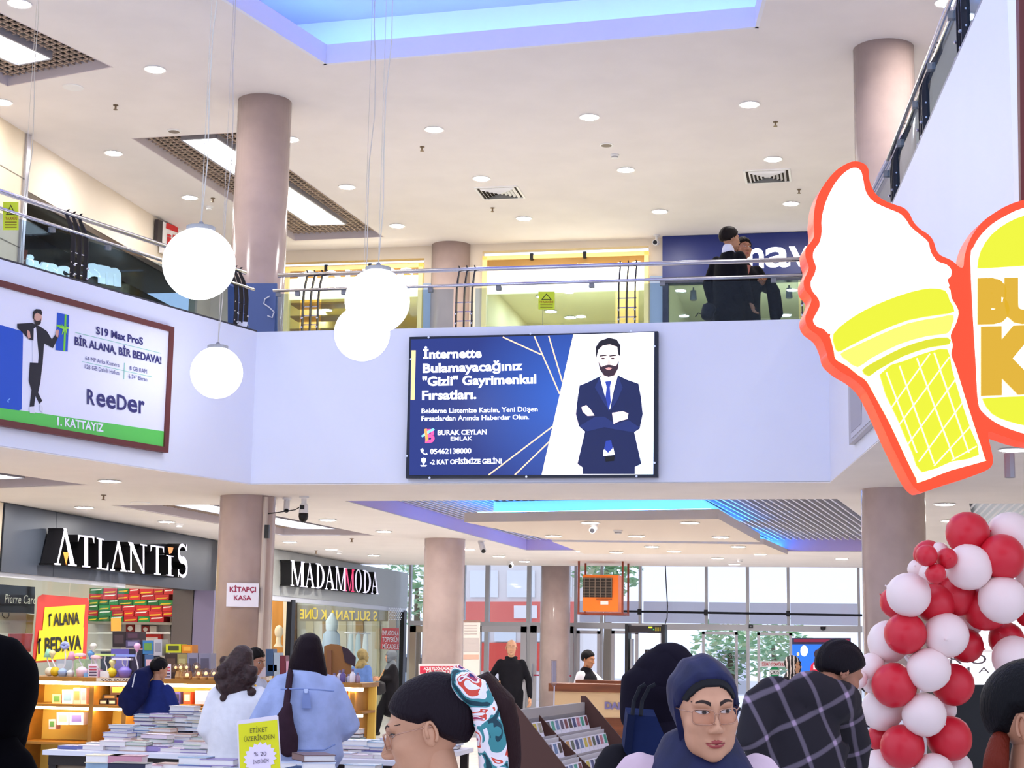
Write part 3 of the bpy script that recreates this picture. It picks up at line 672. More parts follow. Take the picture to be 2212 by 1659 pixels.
# navy signed shop
e = empty('storefront', (-2.69, YS, ZS), 'upstairs shop front with navy sign board behind the standing couple', 'shop front')
MB().b2((-2.69, YS - .12, 7.34), (1.2, YS + .05, 7.995)).build('sign_board', M_NAVYS, e)
MB().b2((-2.69, YS - .12, 7.24), (1.2, YS + .05, 7.34)).build('header', mat('navy_dark', '#161c3c', .4), e)
for xa in (-2.69, .9): MB().b2((xa, YS - .1, ZS), (xa + .09, YS + .05, 7.24)).build('door_post', mat('navy_dark', '#161c3c', .4), e)
MB().b2((-2.6, YS, ZS), (.9, YS + .02, 7.24)).build('glass_pane', M_GLASS, e)
plM = Plane((0, YS - .13, 0), (0, -1, 0))
for ch, a, b_, yb, cap in (('m', 1590, 1650, 579, 62), ('a', 1653, 1707, 576, 62), ('v', 1704, 1752, 574, 62), ('i', 1754, 1772, 571, 62)):
    plM.text('letter', ch, a, yb, b_, yb - (b_ - a) * .02, cap, [M_LETTW, M_WHITEP], 0, .06, e, bold=.015)
for k, (px, py) in enumerate([(1494, 612), (1703, 607)]):
    q_ = atZ(px, py, 7.235); E_ = empty('spot_lamp', q_ + (0, .3, 0), 'grey track spotlight in the %s half of the navy signed shop window' % ('left', 'right')[k], 'spotlight')
    MB().tube([q_ + (0, .3, 0), q_ + (0, .3, -.06)], .012, 8).build('stem', M_GREYP, E_); MB().lathe([(.045, -.05), (.055, -.2), (.04, -.21)], q_ + (0, .3, 0), 14).build('head', M_GREYP, E_)

# ------------------------------------------------------------------ upper left wall and dark shop
M_STONE = mat('beige_cladding', '#e8d9c0', .5, noise=.05, nscale=2)
XW = -10.2
structure(MB().b2((XW - .15, 18.35, 7.30), (XW, YS, ZU)).build('wall_upper_left', M_WALLW))
structure(MB().b2((XW - .15, 24.2, ZS), (XW, YS, 7.3)).build('wall_upper_left_end', M_WALLW))
clad = structure(MB().b2((XW - 2.0, 10.0, ZS), (XW + .04, 18.32, ZU)).build('wall_upper_left_pier', M_STONE))
for z in (5.6, 6.5, 7.4):
    MB().b2((XW + .035, 10.0, z), (XW + .044, 18.32, z + .012)).build('joint', mat('joint_grey', '#8d8375', .7), clad)
MB().b2((XW - .02, 18.30, ZS), (XW + .07, 18.40, ZU)).build('trim_3', M_CHROME, kind='structure')
e = empty('storefront', (XW, 21, ZS), 'dark unlit upstairs shop front behind slanting glass railing', 'shop front')
M_DKSHOP = mat('dark_shop_interior', '#3a322c', .8); 
MB().b2((XW - 2.2, 18.4, ZS), (XW - 2.1, 24.2, 7.3)).build('back_wall', M_DKSHOP, e); MB().b2((XW - 2.2, 18.4, 7.22), (XW - .0, 24.2, 7.29)).build('header', mat('dark_header', '#4a3b30', .5), e)
MB().b2((XW - .55, 18.45, ZS), (XW - .45, 24.2, 7.0)).build('sign_board', mat('dark_sign_board', '#1a191f', .8, spec=.1), e)
MB().b2((XW - .04, 18.42, ZS), (XW - .02, 24.15, 7.22)).build('glass_pane', M_GLASS, e)
plD = Plane((XW - .44, 0, 0), (1, 0, 0))
M_LETD = mat('cool_white_letter', '#eef2ff', .5, emit=1.3, ecol=(.9, .93, 1))
plD.text('lettering', 'ivsc', 60, 588, 152, 604, 42, [M_LETD, M_LETD], .02, .04, e, bold=.05, split=True); plD.text('lettering', 'sm', 190, 602, 262, 616, 52, [M_LETD, M_LETD], .02, .04, e, bold=.06, split=True)
plD.poly('red_sign', [(44, 538), (60, 541), (54, 575), (42, 572)], P('#8e2b20'), .05, .02, e); plD.text('sign_lettering', 'HIM', 46, 566, 55, 569, 9, P('#f2e8e4'), .06, parent=e)
plQ = Plane((XW + .05, 0, 0), (1, 0, 0))
e = empty('shop_sign', plQ.at(380, 545), 'white and red sign with dark edge high on the upstairs left wall', 'sign')
plQ.poly('board', [(352, 478), (440, 521), (440, 585), (350, 545)], P('#f4f2f6'), .03, .05, e); plQ.poly('red_band', [(360, 481), (385, 491), (385, 503), (359, 493)], P('#d8232c'), .036, .004, e)
plQ.poly('edge_board', [(342, 474), (352, 478), (350, 527), (340, 522)], P('#3a3438'), .03, .05, e); plQ.text('lettering', 'il', 361, 527, 382, 533, 24, P('#d8232c'), .04, parent=e, bold=.03, split=True)
# ================================================================== ground floor shops on the left
XA = -10.1
M_CHAR = mat('charcoal_sign_panel', '#3d4450', .38, .2, noise=.06, nscale=2)
M_LETW = mat('white_sign_letter', '#f1efff', .4, emit=.35, ecol=(.85, .85, 1)); M_LETB = mat('letter_side_black', '#0d0c10', .4)
structure(MB().b2((XA - .2, 8.7, 0), (XA, 18.25, ZC - .02)).build('wall_ground_left', M_STONE))
e = empty('storefront', (XA, 21.7, 0), 'dark grey storefront with white serif letters at the far left ground floor', 'storefront')
for a, c in ((18.26, 19.6), (19.61, 25.24)): MB().b2((XA - .25, a, 2.42), (XA + .02, c, 3.26)).build('sign_panel', M_CHAR, e)
MB().b2((XA - .06, 18.28, 2.36), (XA - .02, 21.9, 2.42)).build('door_rail', M_ALU, e)
for a, c in ((18.3, 20.2), (20.24, 21.6), (21.62, 21.9)): MB().b2((XA - .05, a, .02), (XA - .035, c, 2.37)).build('glass_pane', M_GLASS, e)
jx = [atY(px, 1320, 24.5)[0] for px in (372, 416, 418, 461)]
MB().b2((jx[2], 24.5, 0), (jx[3], 25.2, 2.42)).build('jamb_panel', mat('lilac_jamb', '#7c7490', .3), e)
MB().b2((jx[0], 24.5, 0), (jx[1], 25.2, 2.42)).build('side_panel', mat('umber_panel', '#5f5654', .4), e)
plA = Plane((XA + .02, 0, 0), (1, 0, 0)); S = 3.95
lets = [('A', 465, 632, 655, 645, 310, False), ('T', 665, 648, 805, 658, 375, True), ('L', 825, 665, 925, 680, 400, True), ('A', 940, 680, 1085, 693, 420, False), ('N', 1090, 692, 1255, 712, 436, True), ('T', 1285, 712, 1400, 722, 463, True), ('I', 1420, 722, 1480, 731, 548, True), ('S', 1515, 735, 1602, 742, 447, True)]
for ch, a, y0, b_, y1, yt, bar in lets:
    sign_letter(plA, ch, a / S, 1060 + y0 / S, b_ / S, 1060 + y1 / S, 1060 + yt / S, .25, .22, [M_LETW, M_LETB], e, bar)
M_ORG = mat('orange_sign_plastic', '#ef8a1d', .4, emit=.3)
sign_letter(plA, '', 538 / S, 1060 + 632 / S, 590 / S, 1060 + 636 / S, 1060 + 522 / S, .25, .22, [M_ORG, M_LETB], e, part=[[(0, 1), (1, 1), (.5, 0)]], name='orange_triangle')
sign_letter(plA, '', 1432 / S, 1060 + 540 / S, 1480 / S, 1060 + 545 / S, 1060 + 480 / S, .25, .22, [M_ORG, M_LETB], e, part=[[(.25, 0), (.75, .25), (1, 1), (0, 1)]], name='orange_wedge')
# interior shell
M_SHOPIN = mat('shop_interior_wall', '#d9d0c4', .6)
sb = MB().b2((-14.3, 18.2, 0), (-14.2, 25.3, 3.2)).b2((-14.3, 18.2, 0), (XA - .2, 18.25, 3.2)).b2((-14.3, 25.25, 0), (XA, 25.35, 3.2)).b2((-14.3, 18.2, 3.1), (XA - .2, 25.3, 3.2))
structure(sb.build('wall_shop_ground', M_SHOPIN))
def strip(x, y0, y1, z, label):
    o = MB().b2((x - .08, y0, z), (x + .08, y1, z + .03)).build('tube_light', mat('shop_tube_light', '#ffffff', .5, emit=16, ecol=(1, .96, .9)), label=label, cat='light')
strip(-11.6, 19, 24.6, 3.06, 'tube light inside the dark grey storefront, nearer the window'); strip(-13.2, 19, 24.6, 3.06, 'tube light inside the dark grey storefront, over the boxes')
# gift boxes stacked on a shelf of the far side wall
bY = 24.55; plB = Plane((0, bY, 0), (0, -1, 0)); r2 = random.Random(3)
shelf_l, shelf_r = plB.at(188, 1342), plB.at(373, 1342)
cols = ['#1f7a3a', '#2a8a44', '#c2202a', '#b81d24', '#1c6a34', '#d02c2c']
zsh = shelf_l[2]
MB().b2((shelf_l[0], bY - .02, zsh - .04), (shelf_r[0], bY + .33, zsh)).build('wall_shelf', P('#8e8578'), label='shelf carrying red and green boxes inside dark grey storefront', cat='shelf')
names = ['lowest', 'second', 'third', 'fourth', 'fifth', 'topmost']; ordn = ['first', 'second', 'third', 'fourth', 'fifth', 'sixth', 'seventh', 'eighth', 'ninth', 'tenth']
bmesh_cache = {}; rh = (2.44 - zsh) / 6
for ri in range(6):
    z = zsh + .003 + ri * rh; x = shelf_l[0] + .01; ci = 0
    while x < shelf_r[0] - .16:
        w_ = min(r2.choice([.17, .2, .24]), shelf_r[0] - x); c = cols[(ri * 2 + ci * 3 + r2.randint(0, 1)) % 6]; w_ = round(w_, 2)
        o = empty('gift_box', (x + w_ / 2, bY + .13, z), '%s carton, %s from window in the %s row of boxes' % ({'1': 'green', '2': 'light green', 'c': 'red', 'b': 'dark red', 'd': 'bright red'}[c[1]], ordn[ci], names[ri]), 'box', 'red and green boxes on the wall shelf')
        k = ('b', c, w_)
        if k not in bmesh_cache: bmesh_cache[k] = MB().b2((-w_ / 2 + .003, -.13, 0), (w_ / 2 - .003, .13, rh - .004)).mesh('carton', P(c, .4))
        place(bmesh_cache[k], 'carton', WL[o.name], parent=o)
        k2 = ('s', w_, (ri + ci) % 3)
        if k2 not in bmesh_cache:
            t = ((ri + ci) % 3) * .018
            bmesh_cache[k2] = MB().prism([(-w_ * .42, -.1305, .01 + t), (w_ * .3, -.1305, .02 + t), (w_ * .42, -.1305, .042 + t), (-w_ * .35, -.1305, .03 + t)], (0, -.001, 0)).mesh('printed_band', P(['#e8c52a', '#e3b21e', '#f2efe6'][(ri + ci) % 3], .4))
        place(bmesh_cache[k2], 'printed_band', WL[o.name], parent=o)
        x += w_ + .004; ci += 1
# window posters and signs (flat things on the glass)
plW = Plane((XA - .03, 0, 0), (1, 0, 0))
e = empty('sale_poster', plW.at(140, 1430), 'red and yellow sale poster with black words on the shop glass', 'poster')
plW.poly('red_sheet', [(82, 1290), (92, 1284), (190, 1292), (192, 1300), (186, 1425), (70, 1432)], P('#c8372e'), .01, .004, e)
plW.poly('yellow_panel', [(97, 1312), (184, 1306), (180, 1356), (92, 1362)], P('#ecd81e'), .018, .003, e); plW.poly('yellow_panel', [(85, 1362), (182, 1355), (178, 1420), (78, 1428)], P('#ecd81e'), .022, .003, e)
plW.text('lettering', '1 ALANA', 106, 1352, 172, 1347, 26, P('#10100c'), .03, parent=e, bold=.03, split=True); plW.text('lettering', '1 BEDAVA', 83, 1411, 176, 1402, 32, P('#10100c'), .03, parent=e, bold=.03, split=True)
plW.poly('numeral_flag', [(107, 1327), (111, 1325), (112, 1330), (104, 1333)], P('#10100c'), .03, .002, e); plW.poly('numeral_flag', [(84, 1381), (89, 1378), (89, 1385), (81, 1389)], P('#10100c'), .03, .002, e)
pli = Plane((XA - .7, 0, 0), (1, 0, 0))
e = empty('hanging_sign', pli.at(40, 1325), 'black sign with cream script letters hanging inside the far left window', 'sign')
pli.poly('board', [(-60, 1258), (76, 1268), (74, 1326), (-60, 1320)], P('#3a3536'), 0, .02, e)
pli.text('lettering', 'Pierre Card', 10, 1302, 77, 1305, 19, P('#f0e6d0', .5, .4), .01, parent=e, ital=.25)
pli2 = Plane((XA - .5, 0, 0), (1, 0, 0))
def carrier(pl, pts, col, label, txt=None):
    e = empty('gift_bag', pl.at(pts[2][0], pts[2][1]), label, 'bag'); pl.poly('bag_body', pts, P(col), 0, .12, e)
    x0, x1, y = pts[0][0], pts[1][0], pts[0][1]; c = (x0 + x1) / 2
    MB().tube([pl.at(c - 8, y + 2, .01), pl.at(c - 8, y + 8, .01), pl.at(c - 3, y + 13, .01), pl.at(c + 3, y + 13, .01), pl.at(c + 6, y + 8, .01), pl.at(c + 6, y + 2, .01)], .006, 6).build('handle', P('#5b4a3a'), e)
    if txt: pl.text('lettering', txt, c - 12, y + 26, c + 8, y + 27, 5, P('#b9a58a'), .01, parent=e)
carrier(pli2, [(-30, 1322), (57, 1324), (55, 1369), (-30, 1367)], '#d8c6a8', 'cream paper gift bag with dark handle below the black script sign', 'CELINE')
pli2.poly('red_display_board', [(22, 1369), (71, 1369), (66, 1408), (22, 1402)], P('#e03a22'), 0, .03, label='plain red board below the cream gift bag in shop window', cat='board')
pli2.poly('gold_carton', [(58, 1326), (74, 1328), (70, 1368), (57, 1368)], P('#c9a53a'), 0, .1, label='gold carton beside the cream gift bag in shop window', cat='box')
plW.rect('price_note', 240, 1336, 262, 1363, P('#f0922a'), .01, .002, label='small orange note taped on the storefront glass edge', cat='note')
# right of the opening: watch boxes on white shelving inside
plK = Plane((0, 24.8, 0), (0, -1, 0))
e = empty('white_shelving', plK.at(310, 1400), 'white wall shelving below the red and green boxes', 'shelving')
plK.rect('back_panel', 190, 1343, 368, 1440, P('#d8d2cc'), 0, .05, e)
for y in (1366, 1402): plK.rect('shelf_board', 190, y, 368, y + 3, P('#efeae4'), .3, .3, e)
def boxthing(pl, x0, y0, x1, y1, col, label, depth=.09, band=None, name='product_box', cat='box', emblem=None, off=.1):
    e = empty(name, pl.at((x0 + x1) / 2, y1, off), label, cat)
    a, c = pl.at(x0, y1, off), pl.at(x1, y0, off)
    pl.rect('carton', x0, y0, x1, y1, P(col, .4), off, depth, e)
    if band: pl.rect('printed_panel', x0 + (x1 - x0) * .15, y0 + (y1 - y0) * .2, x1 - (x1 - x0) * .15, y1 - (y1 - y0) * .25, P(band, .4), off + .002, .001, e)
    if emblem:
        cx, cy, r = (x0 + x1) / 2, (y0 + y1) / 2, min(x1 - x0, y1 - y0) * .32
        pl.poly('round_logo', [(cx + r * math.cos(t * math.pi / 6), cy + r * math.sin(t * math.pi / 6)) for t in range(12)], P(emblem), off + .003, .001, e)
    return e
boxthing(plK, 272, 1349, 290, 1366, '#8e1e1e', 'dark red box with white round logo on the shelf under green boxes', emblem='#f5efe8')
boxthing(plK, 306, 1352, 322, 1367, '#8e1e1e', 'dark red box with pale round logo, right of the other on shelf', emblem='#e8dcd4')
boxthing(plK, 292, 1348, 305, 1366, '#f0ece8', 'plain white box between two dark red logo boxes')
boxthing(plK, 323, 1352, 338, 1367, '#ded2c6', 'plain cream box right of the dark red logo boxes')
boxthing(plK, 300, 1370, 348, 1402, '#c22a26', 'wide red carton with white marks on the middle shelf', band='#e8d8d0', depth=.09)

# ------------------------------------------------------------------ perforated sign shop
XM = -9.9
def perforated():
    m = mat('perforated_metal', '#c8ccc6', .45, .3); nt = m.node_tree; b = nt.nodes['Principled BSDF']
    tc = nt.nodes.new('ShaderNodeTexCoord'); mp = nt.nodes.new('ShaderNodeMapping'); mp.inputs['Rotation'].default_value = (math.radians(45), 0, 0); mp.inputs['Scale'].default_value = (20, 20, 20)
    v = nt.nodes.new('ShaderNodeTexVoronoi'); v.inputs['Randomness'].default_value = 0; r = nt.nodes.new('ShaderNodeValToRGB')
    r.color_ramp.elements[0].color = (.12, .12, .13, 1); r.color_ramp.elements[0].position = .36; r.color_ramp.elements[1].color = (.62, .64, .60, 1); r.color_ramp.elements[1].position = .42
    nt.links.new(tc.outputs['Object'], mp.inputs[0]); nt.links.new(mp.outputs[0], v.inputs['Vector']); nt.links.new(v.outputs['Distance'], r.inputs[0]); nt.links.new(r.outputs[0], b.inputs['Base Color']); return m
e = empty('storefront', (XM, 32, 0), 'pale perforated metal storefront with white serif letters and one pink letter', 'storefront')
MB().b2((XM - .3, 26.2, 2.45), (XM, 36.6, 3.26)).build('sign_panel', perforated(), e)
MB().b2((XM - .12, 26.2, 2.36), (XM - .02, 36.6, 2.45)).build('header', M_ALU, e)
plN = Plane((XM, 0, 0), (1, 0, 0)); OX, OY = 440, 1060
def nx(x): return OX + x / S
def base(x): return OY + (812 + (x - 745) * (885 - 812) / 750) / S
M_PINK = mat('pink_sign_letter', '#e0316f', .4, emit=.5)
for ch, a, b_, yt in (('M', 742, 862, 590), ('A', 866, 950, 612), ('D', 956, 1032, 618), ('A', 1033, 1122, 636), ('M', 1124, 1218, 645), ('M', 1204, 1286, 662), ('O', 1290, 1350, 668), ('D', 1358, 1428, 676), ('A', 1428, 1496, 690)):
    pk = ch == 'M' and a == 1204
    sign_letter(plN, ch, nx(a), base(a), nx(b_), base(b_), OY + yt / S, .22, .2, [M_PINK if pk else M_LETW, M_LETB], e, name='letter')
for px, w_, m in ((631, .12, M_BLACKM), (874, .14, M_BLACKM)):
    y = plN.at(px, 1300)[1]; MB().b2((XM - .1, y, 0), (XM - .0, y + w_ * 1.6, 2.4)).build('post', m, e)
y0, y1 = plN.at(640, 1300)[1], plN.at(872, 1300)[1]
for k in range(4): MB().b2((XM - .06, y0 + (y1 - y0) * k / 4 + .01, .05), (XM - .045, y0 + (y1 - y0) * (k + 1) / 4 - .01, 2.36)).build('glass_pane', M_GLASS, e)
MB().b2((XM - .35, 26.2, 0), (XM, 26.9, 2.45)).build('side_panel', M_ALU, e)
sb = MB().b2((-14.3, 25.4, 0), (-14.2, 36.6, 3.2)).b2((-14.3, 36.55, 0), (XM - .1, 36.65, 3.2)).b2((-14.3, 25.4, 3.1), (XM - .3, 36.6, 3.2))
structure(sb.build('wall_shop_ground', mat('madam_interior', '#e6dfd2', .6)))
structure(MB().b2((XM - .3, 25.36, 0), (XM, 26.2, ZC - .02)).build('wall_ground_pier', M_STONE))
strip(-11.4, 27, 36, 3.06, 'tube light inside the perforated storefront, nearer the window'); strip(-13.2, 27, 36, 3.06, 'tube light inside the perforated storefront, deep inside')
plI = Plane((0, 36.3, 0), (0, -1, 0))
wood = mat('honey_wood', '#c98a3c', .5, noise=.3, nscale=3, stretch=(1, 1, .15))
e = empty('wood_partition', plI.at(608, 1540), 'honey coloured wooden partition inside perforated storefront doorway', 'partition')
plI.rect('board', 588, 1296, 612, 1560, wood, 0, .08, e); plI.rect('post', 612, 1296, 620, 1560, P('#e8dcc4'), .02, .1, e); plI.rect('dark_panel', 620, 1296, 640, 1560, P('#5a3c26'), 0, .08, e)
for k in range(6): plI.rect('wood_slat', 660 + k * 36, 1318, 676 + k * 36, 1560, P('#b79466' if k % 2 else '#d9cdb0'), -.2, .06, label='%s vertical wood panel on back wall of perforated storefront, %s from doorway' % ('tan' if k % 2 else 'cream', ['first', 'second', 'third', 'fourth', 'fifth', 'sixth'][k]), cat='panel', group='back wall panels')
e = empty('banner', plI.at(730, 1345, 1.2), 'translucent banner with yellow mirrored letters behind the shop glass', 'banner')  # reflection of a sign in the glass, drawn as mirrored letters on an added sheet
plI.rect('cloth', 645, 1308, 838, 1342, mat('reflection_backing_grey', '#9b8f80', .7), 1.2, .01, e)  # added sheet behind the reflected letters
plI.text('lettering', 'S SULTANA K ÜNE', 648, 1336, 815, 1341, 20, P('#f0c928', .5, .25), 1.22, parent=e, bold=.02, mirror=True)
e = empty('warning_notice', plN.at(843, 1402), 'red notice with white capital words on perforated storefront glass', 'notice')
plN.poly('red_sheet', [(826, 1357), (862, 1357), (862, 1404), (822, 1402)], P('#d6403c', .5), .02, .003, e)
for t, y in (('ENFLASYONLA', 1372), ('TOPYEKÜN', 1386), ('MÜCADELE', 1401)): plN.text('lettering', t, 826, y, 861, y + .6, 10, P('#ffffff', .5), .026, parent=e, bold=.02)
e = empty('dot_sticker', plN.at(852, 1340), 'white dotted film on the glass above the red notice', 'sticker')
dm = MB()
for i in range(7):
    for j in range(7):
        cx, cy = 841 + i * 4 + (j % 2) * 2, 1314 + j * 4; dm.prism([plN.at(cx + 1.3 * math.cos(t * math.pi / 3), cy + 1.3 * math.sin(t * math.pi / 3), .02) for t in range(6)], (-.002, 0, 0))
tag(dm.build('dots', P('#f4f6fa', .5), e), kind='stuff')
def mannequin_head(pl, x, y, col, label):
    q_ = pl.at(x, y); e = empty('mannequin_head', q_, label, 'mannequin')
    b = MB(); b.lathe([(.10, 0), (.09, .02), (.05, .08), (.048, .2)], q_, 14); b.build('stand', P(col), e, smooth=True)
    MB().ball(q_ + (0, 0, .31), (.085, .10, .13), 16, 10).build('head', P(col), e, smooth=True)
mannequin_head(Plane((-11.2, 0, 0), (1, 0, 0)), 601, 1398, '#ead9bc', 'cream faceless mannequin head in the doorway of perforated storefront')
plG = Plane((0, 34.6, 0), (0, -1, 0))
e = empty('dressed_mannequin', plG.at(715, 1410), 'mannequin wearing a pale blue head cover behind the shop glass', 'mannequin')
q_ = plG.at(715, 1400)
MB().loft([q_ + (0, 0, -1.2), q_ + (0, 0, .0), q_ + (0, 0, .3), q_ + (0, 0, .4)], [.22, .22, .19, .1], [.16, .17, .14, .1], (1, 0, 0)).build('dress', P('#b9c6dc'), e, smooth=True)
MB().loft([q_ + (0, 0, .42), q_ + (0, 0, .58), q_ + (0, 0, .72)], [.13, .14, .05], [.13, .14, .05], (1, 0, 0)).build('head_cover', P('#dfe8f4'), e, smooth=True)
for i, (x0, c) in enumerate([(752, '#cfd8dc'), (768, '#b9c9cf'), (784, '#e3e6ea')]):
    o_ = plG.at(x0 + 6, 1372); e = empty('hanging_garment', plG.at(x0 + 6, 1480), '%s garment on the window rail, %s from the mannequin' % (['light grey', 'blue grey', 'off white', 'pale teal', 'ivory'][i], ['first', 'second', 'third', 'fourth', 'fifth'][i]), 'garment', 'garments on the window rail')
    MB().loft([o_ + (0, 0, 0), o_ + (0, 0, -.25), o_ + (0, 0, -1.0)], [.05, .068, .07], [.03, .04, .05], (1, 0, 0)).build('cloth', P(c), e, smooth=True)
    MB().tube([o_ + (0, 0, .02), o_ + (0, 0, .08)], .008, 6).build('hook', M_CHROME, e)
MB().tube([plG.at(745, 1367), plG.at(800, 1369)], .012, 8).build('clothes_rail', M_CHROME, label='steel clothes rail carrying pale garments in shop window', cat='rail')
# ================================================================== entrance glazing
plE = Plane((0, YE, 0), (0, -1, 0)); M_MUL = mat('mullion_grey', '#b3b3b8', .45, .3); M_MULW = mat('door_frame_grey', '#bfbcc2', .45, .2)
gl = glassmat('entrance_glass', '#fbfbfb', .02)
def frosted():
    m = mat('frosted_spandrel', '#cfccd6', .6); nt = m.node_tree
    if 'Translucent BSDF' not in nt.nodes:
        t = nt.nodes.new('ShaderNodeBsdfTranslucent'); t.inputs[0].default_value = (.62, .60, .66, 1); x = nt.nodes.new('ShaderNodeMixShader'); x.inputs[0].default_value = .6
        nt.links.new(nt.nodes['Principled BSDF'].outputs[0], x.inputs[1]); nt.links.new(t.outputs[0], x.inputs[2]); nt.links.new(x.outputs[0], nt.nodes['Material Output'].inputs[0])
    return m
mull = [(886, 5), (1003, 4), (1053, 9), (1143, 9), (1244, 6), (1300, 6), (1383, 6), (1526, 6), (1615, 7), (1703, 6), (1855, 6)]
e = structure(empty('window_1', (-3, YE, 0)))
for x, w_ in mull:
    a, c = plE.at(x - w_ / 2, 1300), plE.at(x + w_ / 2, 1300); MB().b2((a[0], YE - .06, 0 if x in (1053, 1143, 1244, 1300, 1615, 1855, 886, 1003) else 2.05), (c[0], YE + .06, 4.25)).build('mullion', M_MUL, e)
zt0, zt1 = plE.at(1500, 1361)[2], plE.at(1500, 1348)[2]
xl, xr = plE.at(886, 1300)[0], plE.at(1862, 1300)[0]; xm = plE.at(1244, 1300)[0]
MB().b2((xm, YE - .12, zt0), (xr, YE + .08, zt1)).build('transom_beam', M_MUL, e); MB().b2((xl, YE - .08, 2.06), (xm, YE + .08, 2.16)).build('transom_beam', M_MUL, e)
xs = [plE.at(x, 1300)[0] for x, _ in mull]
for i in range(len(xs) - 1):
    MB().b2((xs[i] + .03, YE - .01, zt1), (xs[i + 1] - .03, YE + .005, 4.25)).build('glass_pane', gl, e)
    if xs[i] >= xm - .1:
        MB().add([(xs[i] + .03, YE + .35, zt1 + .02), (xs[i + 1] - .03, YE + .35, zt1 + .02), (xs[i + 1] - .03, YE + .35, 2.66), (xs[i] + .03, YE + .35, 2.66)], [(0, 1, 2, 3)]).build('spandrel_panel', frosted(), e, fixn=False)
MB().tube([(xm + .6, YE - .15, 2.43), (xr, YE - .15, 2.40)], .025, 8).build('tie_bar', M_BLACKM, e)
for px in (1383, 1526, 1703): q_ = plE.at(px, 1327); MB().box((q_[0], YE - .12, 2.42), (.08, .12, .12)).build('tie_bracket', M_BLACKM, e)
def doorleaf(n, x0, x1, ytop, z0=0.02, fw=.07, m=M_MULW):
    a, c = plE.at(x0, ytop), plE.at(x1, ytop); zt = a[2]; d = structure(empty('door_%d' % n, ((a[0] + c[0]) / 2, YE - .05, 0)))
    f = MB(); y0, y1 = YE - .09, YE - .04
    f.b2((a[0], y0, z0), (a[0] + fw, y1, zt)); f.b2((c[0] - fw, y0, z0), (c[0], y1, zt)); f.b2((a[0], y0, zt - fw), (c[0], y1, zt)); f.b2((a[0], y0, z0), (c[0], y1, z0 + .12))
    f.build('door_frame', m, d); MB().b2((a[0] + fw, y0 + .02, z0 + .12), (c[0] - fw, y0 + .03, zt - fw)).build('glass_pane', gl, d); return d
doorleaf(1, 888, 1001, 1352, fw=.14, m=mat('tan_door_frame', '#a89a88', .5)); d2 = doorleaf(2, 1030, 1139, 1352, fw=.13); d3 = doorleaf(3, 1147, 1240, 1352, fw=.15)
for px, dd in ((1133, d2), (1151, d3)):
    q_ = plE.at(px, 1440); MB().tube([(q_[0], YE - .14, .85), (q_[0], YE - .14, 1.25)], .018, 8).build('door_handle', M_CHROME, dd)
q_ = plE.at(1100, 1460); MB().tube([(plE.at(1155, 1457)[0], YE - .12, 1.0), (plE.at(1236, 1457)[0], YE - .12, 1.0)], .015, 8).build('push_bar', P('#d0405a'), d3)
doorleaf(4, 1247, 1298, 1362); doorleaf(5, 1322, 1380, 1362); doorleaf(6, 1517, 1594, 1364, fw=.06); doorleaf(7, 1636, 1711, 1366, fw=.06); doorleaf(8, 1428, 1440, 1362)
e = empty('door_sensor', plE.at(1622, 1353, .13), 'small black door sensor box on beam above the sliding doors', 'sensor'); q_ = plE.at(1622, 1353, .13)
MB().box(q_ + (0, 0, 0), (.09, .05, .08)).build('case', M_BLACKP, e); MB().box(q_ + (0, -.027, 0), (.03, .005, .03)).build('eye', M_GREYP, e)
q_ = plE.at(1778, 1357, .13); MB().lathe([(.06, 0), (.055, -.05), (.02, -.08)], q_ + (0, 0, .03), 14).build('motion_sensor', M_BLACKP, label='rounded black motion sensor over the doorway with the street screen', cat='sensor')
# notices on the sliding doors
plV = Plane((0, YE - .1, 0), (0, -1, 0))
e = empty('door_notice', plV.at(1672, 1440), 'white strip notice with red capitals on sliding door', 'notice'); plV.rect('strip', 1642, 1428, 1702, 1441, P('#f2f0f2'), .01, .004, e); plV.text('lettering', 'DİKKAT OTOMATİK KAPI', 1646, 1438, 1699, 1438.5, 7, P('#c02030'), .016, parent=e, bold=.02)
e = empty('exit_sticker', plV.at(1673, 1463), 'green round exit sticker with white band on sliding door', 'sticker')
plV.poly('green_disc', [(1673 + 11.5 * math.cos(t * math.pi / 12), 1451.5 + 11.5 * math.sin(t * math.pi / 12)) for t in range(24)], P('#10925a'), .01, .004, e); plV.rect('white_band', 1662, 1447, 1684, 1457, P('#f4f6f4'), .014, .002, e); plV.text('lettering', 'ÇIKIŞ', 1664, 1455, 1683, 1455.3, 6.5, P('#101410'), .018, parent=e, bold=.02)
e = empty('frosted_film', plV.at(1580, 1450), 'grey frosted film with faint logo on left sliding door', 'sticker'); plV.rect('film', 1548, 1404, 1612, 1500, glassmat('frost_film', '#e2e2e6', .0), -.01, .002, e)
plV.text('lettering', 'SİNA', 1576, 1421, 1599, 1421, 7, P('#a9a9ae'), .004, parent=e, space=1.3); plV.poly('swirl_logo', [(1560, 1418), (1568, 1412), (1571, 1413), (1564, 1419), (1570, 1421), (1562, 1423)], P('#a9a9ae'), .004, .001, e)

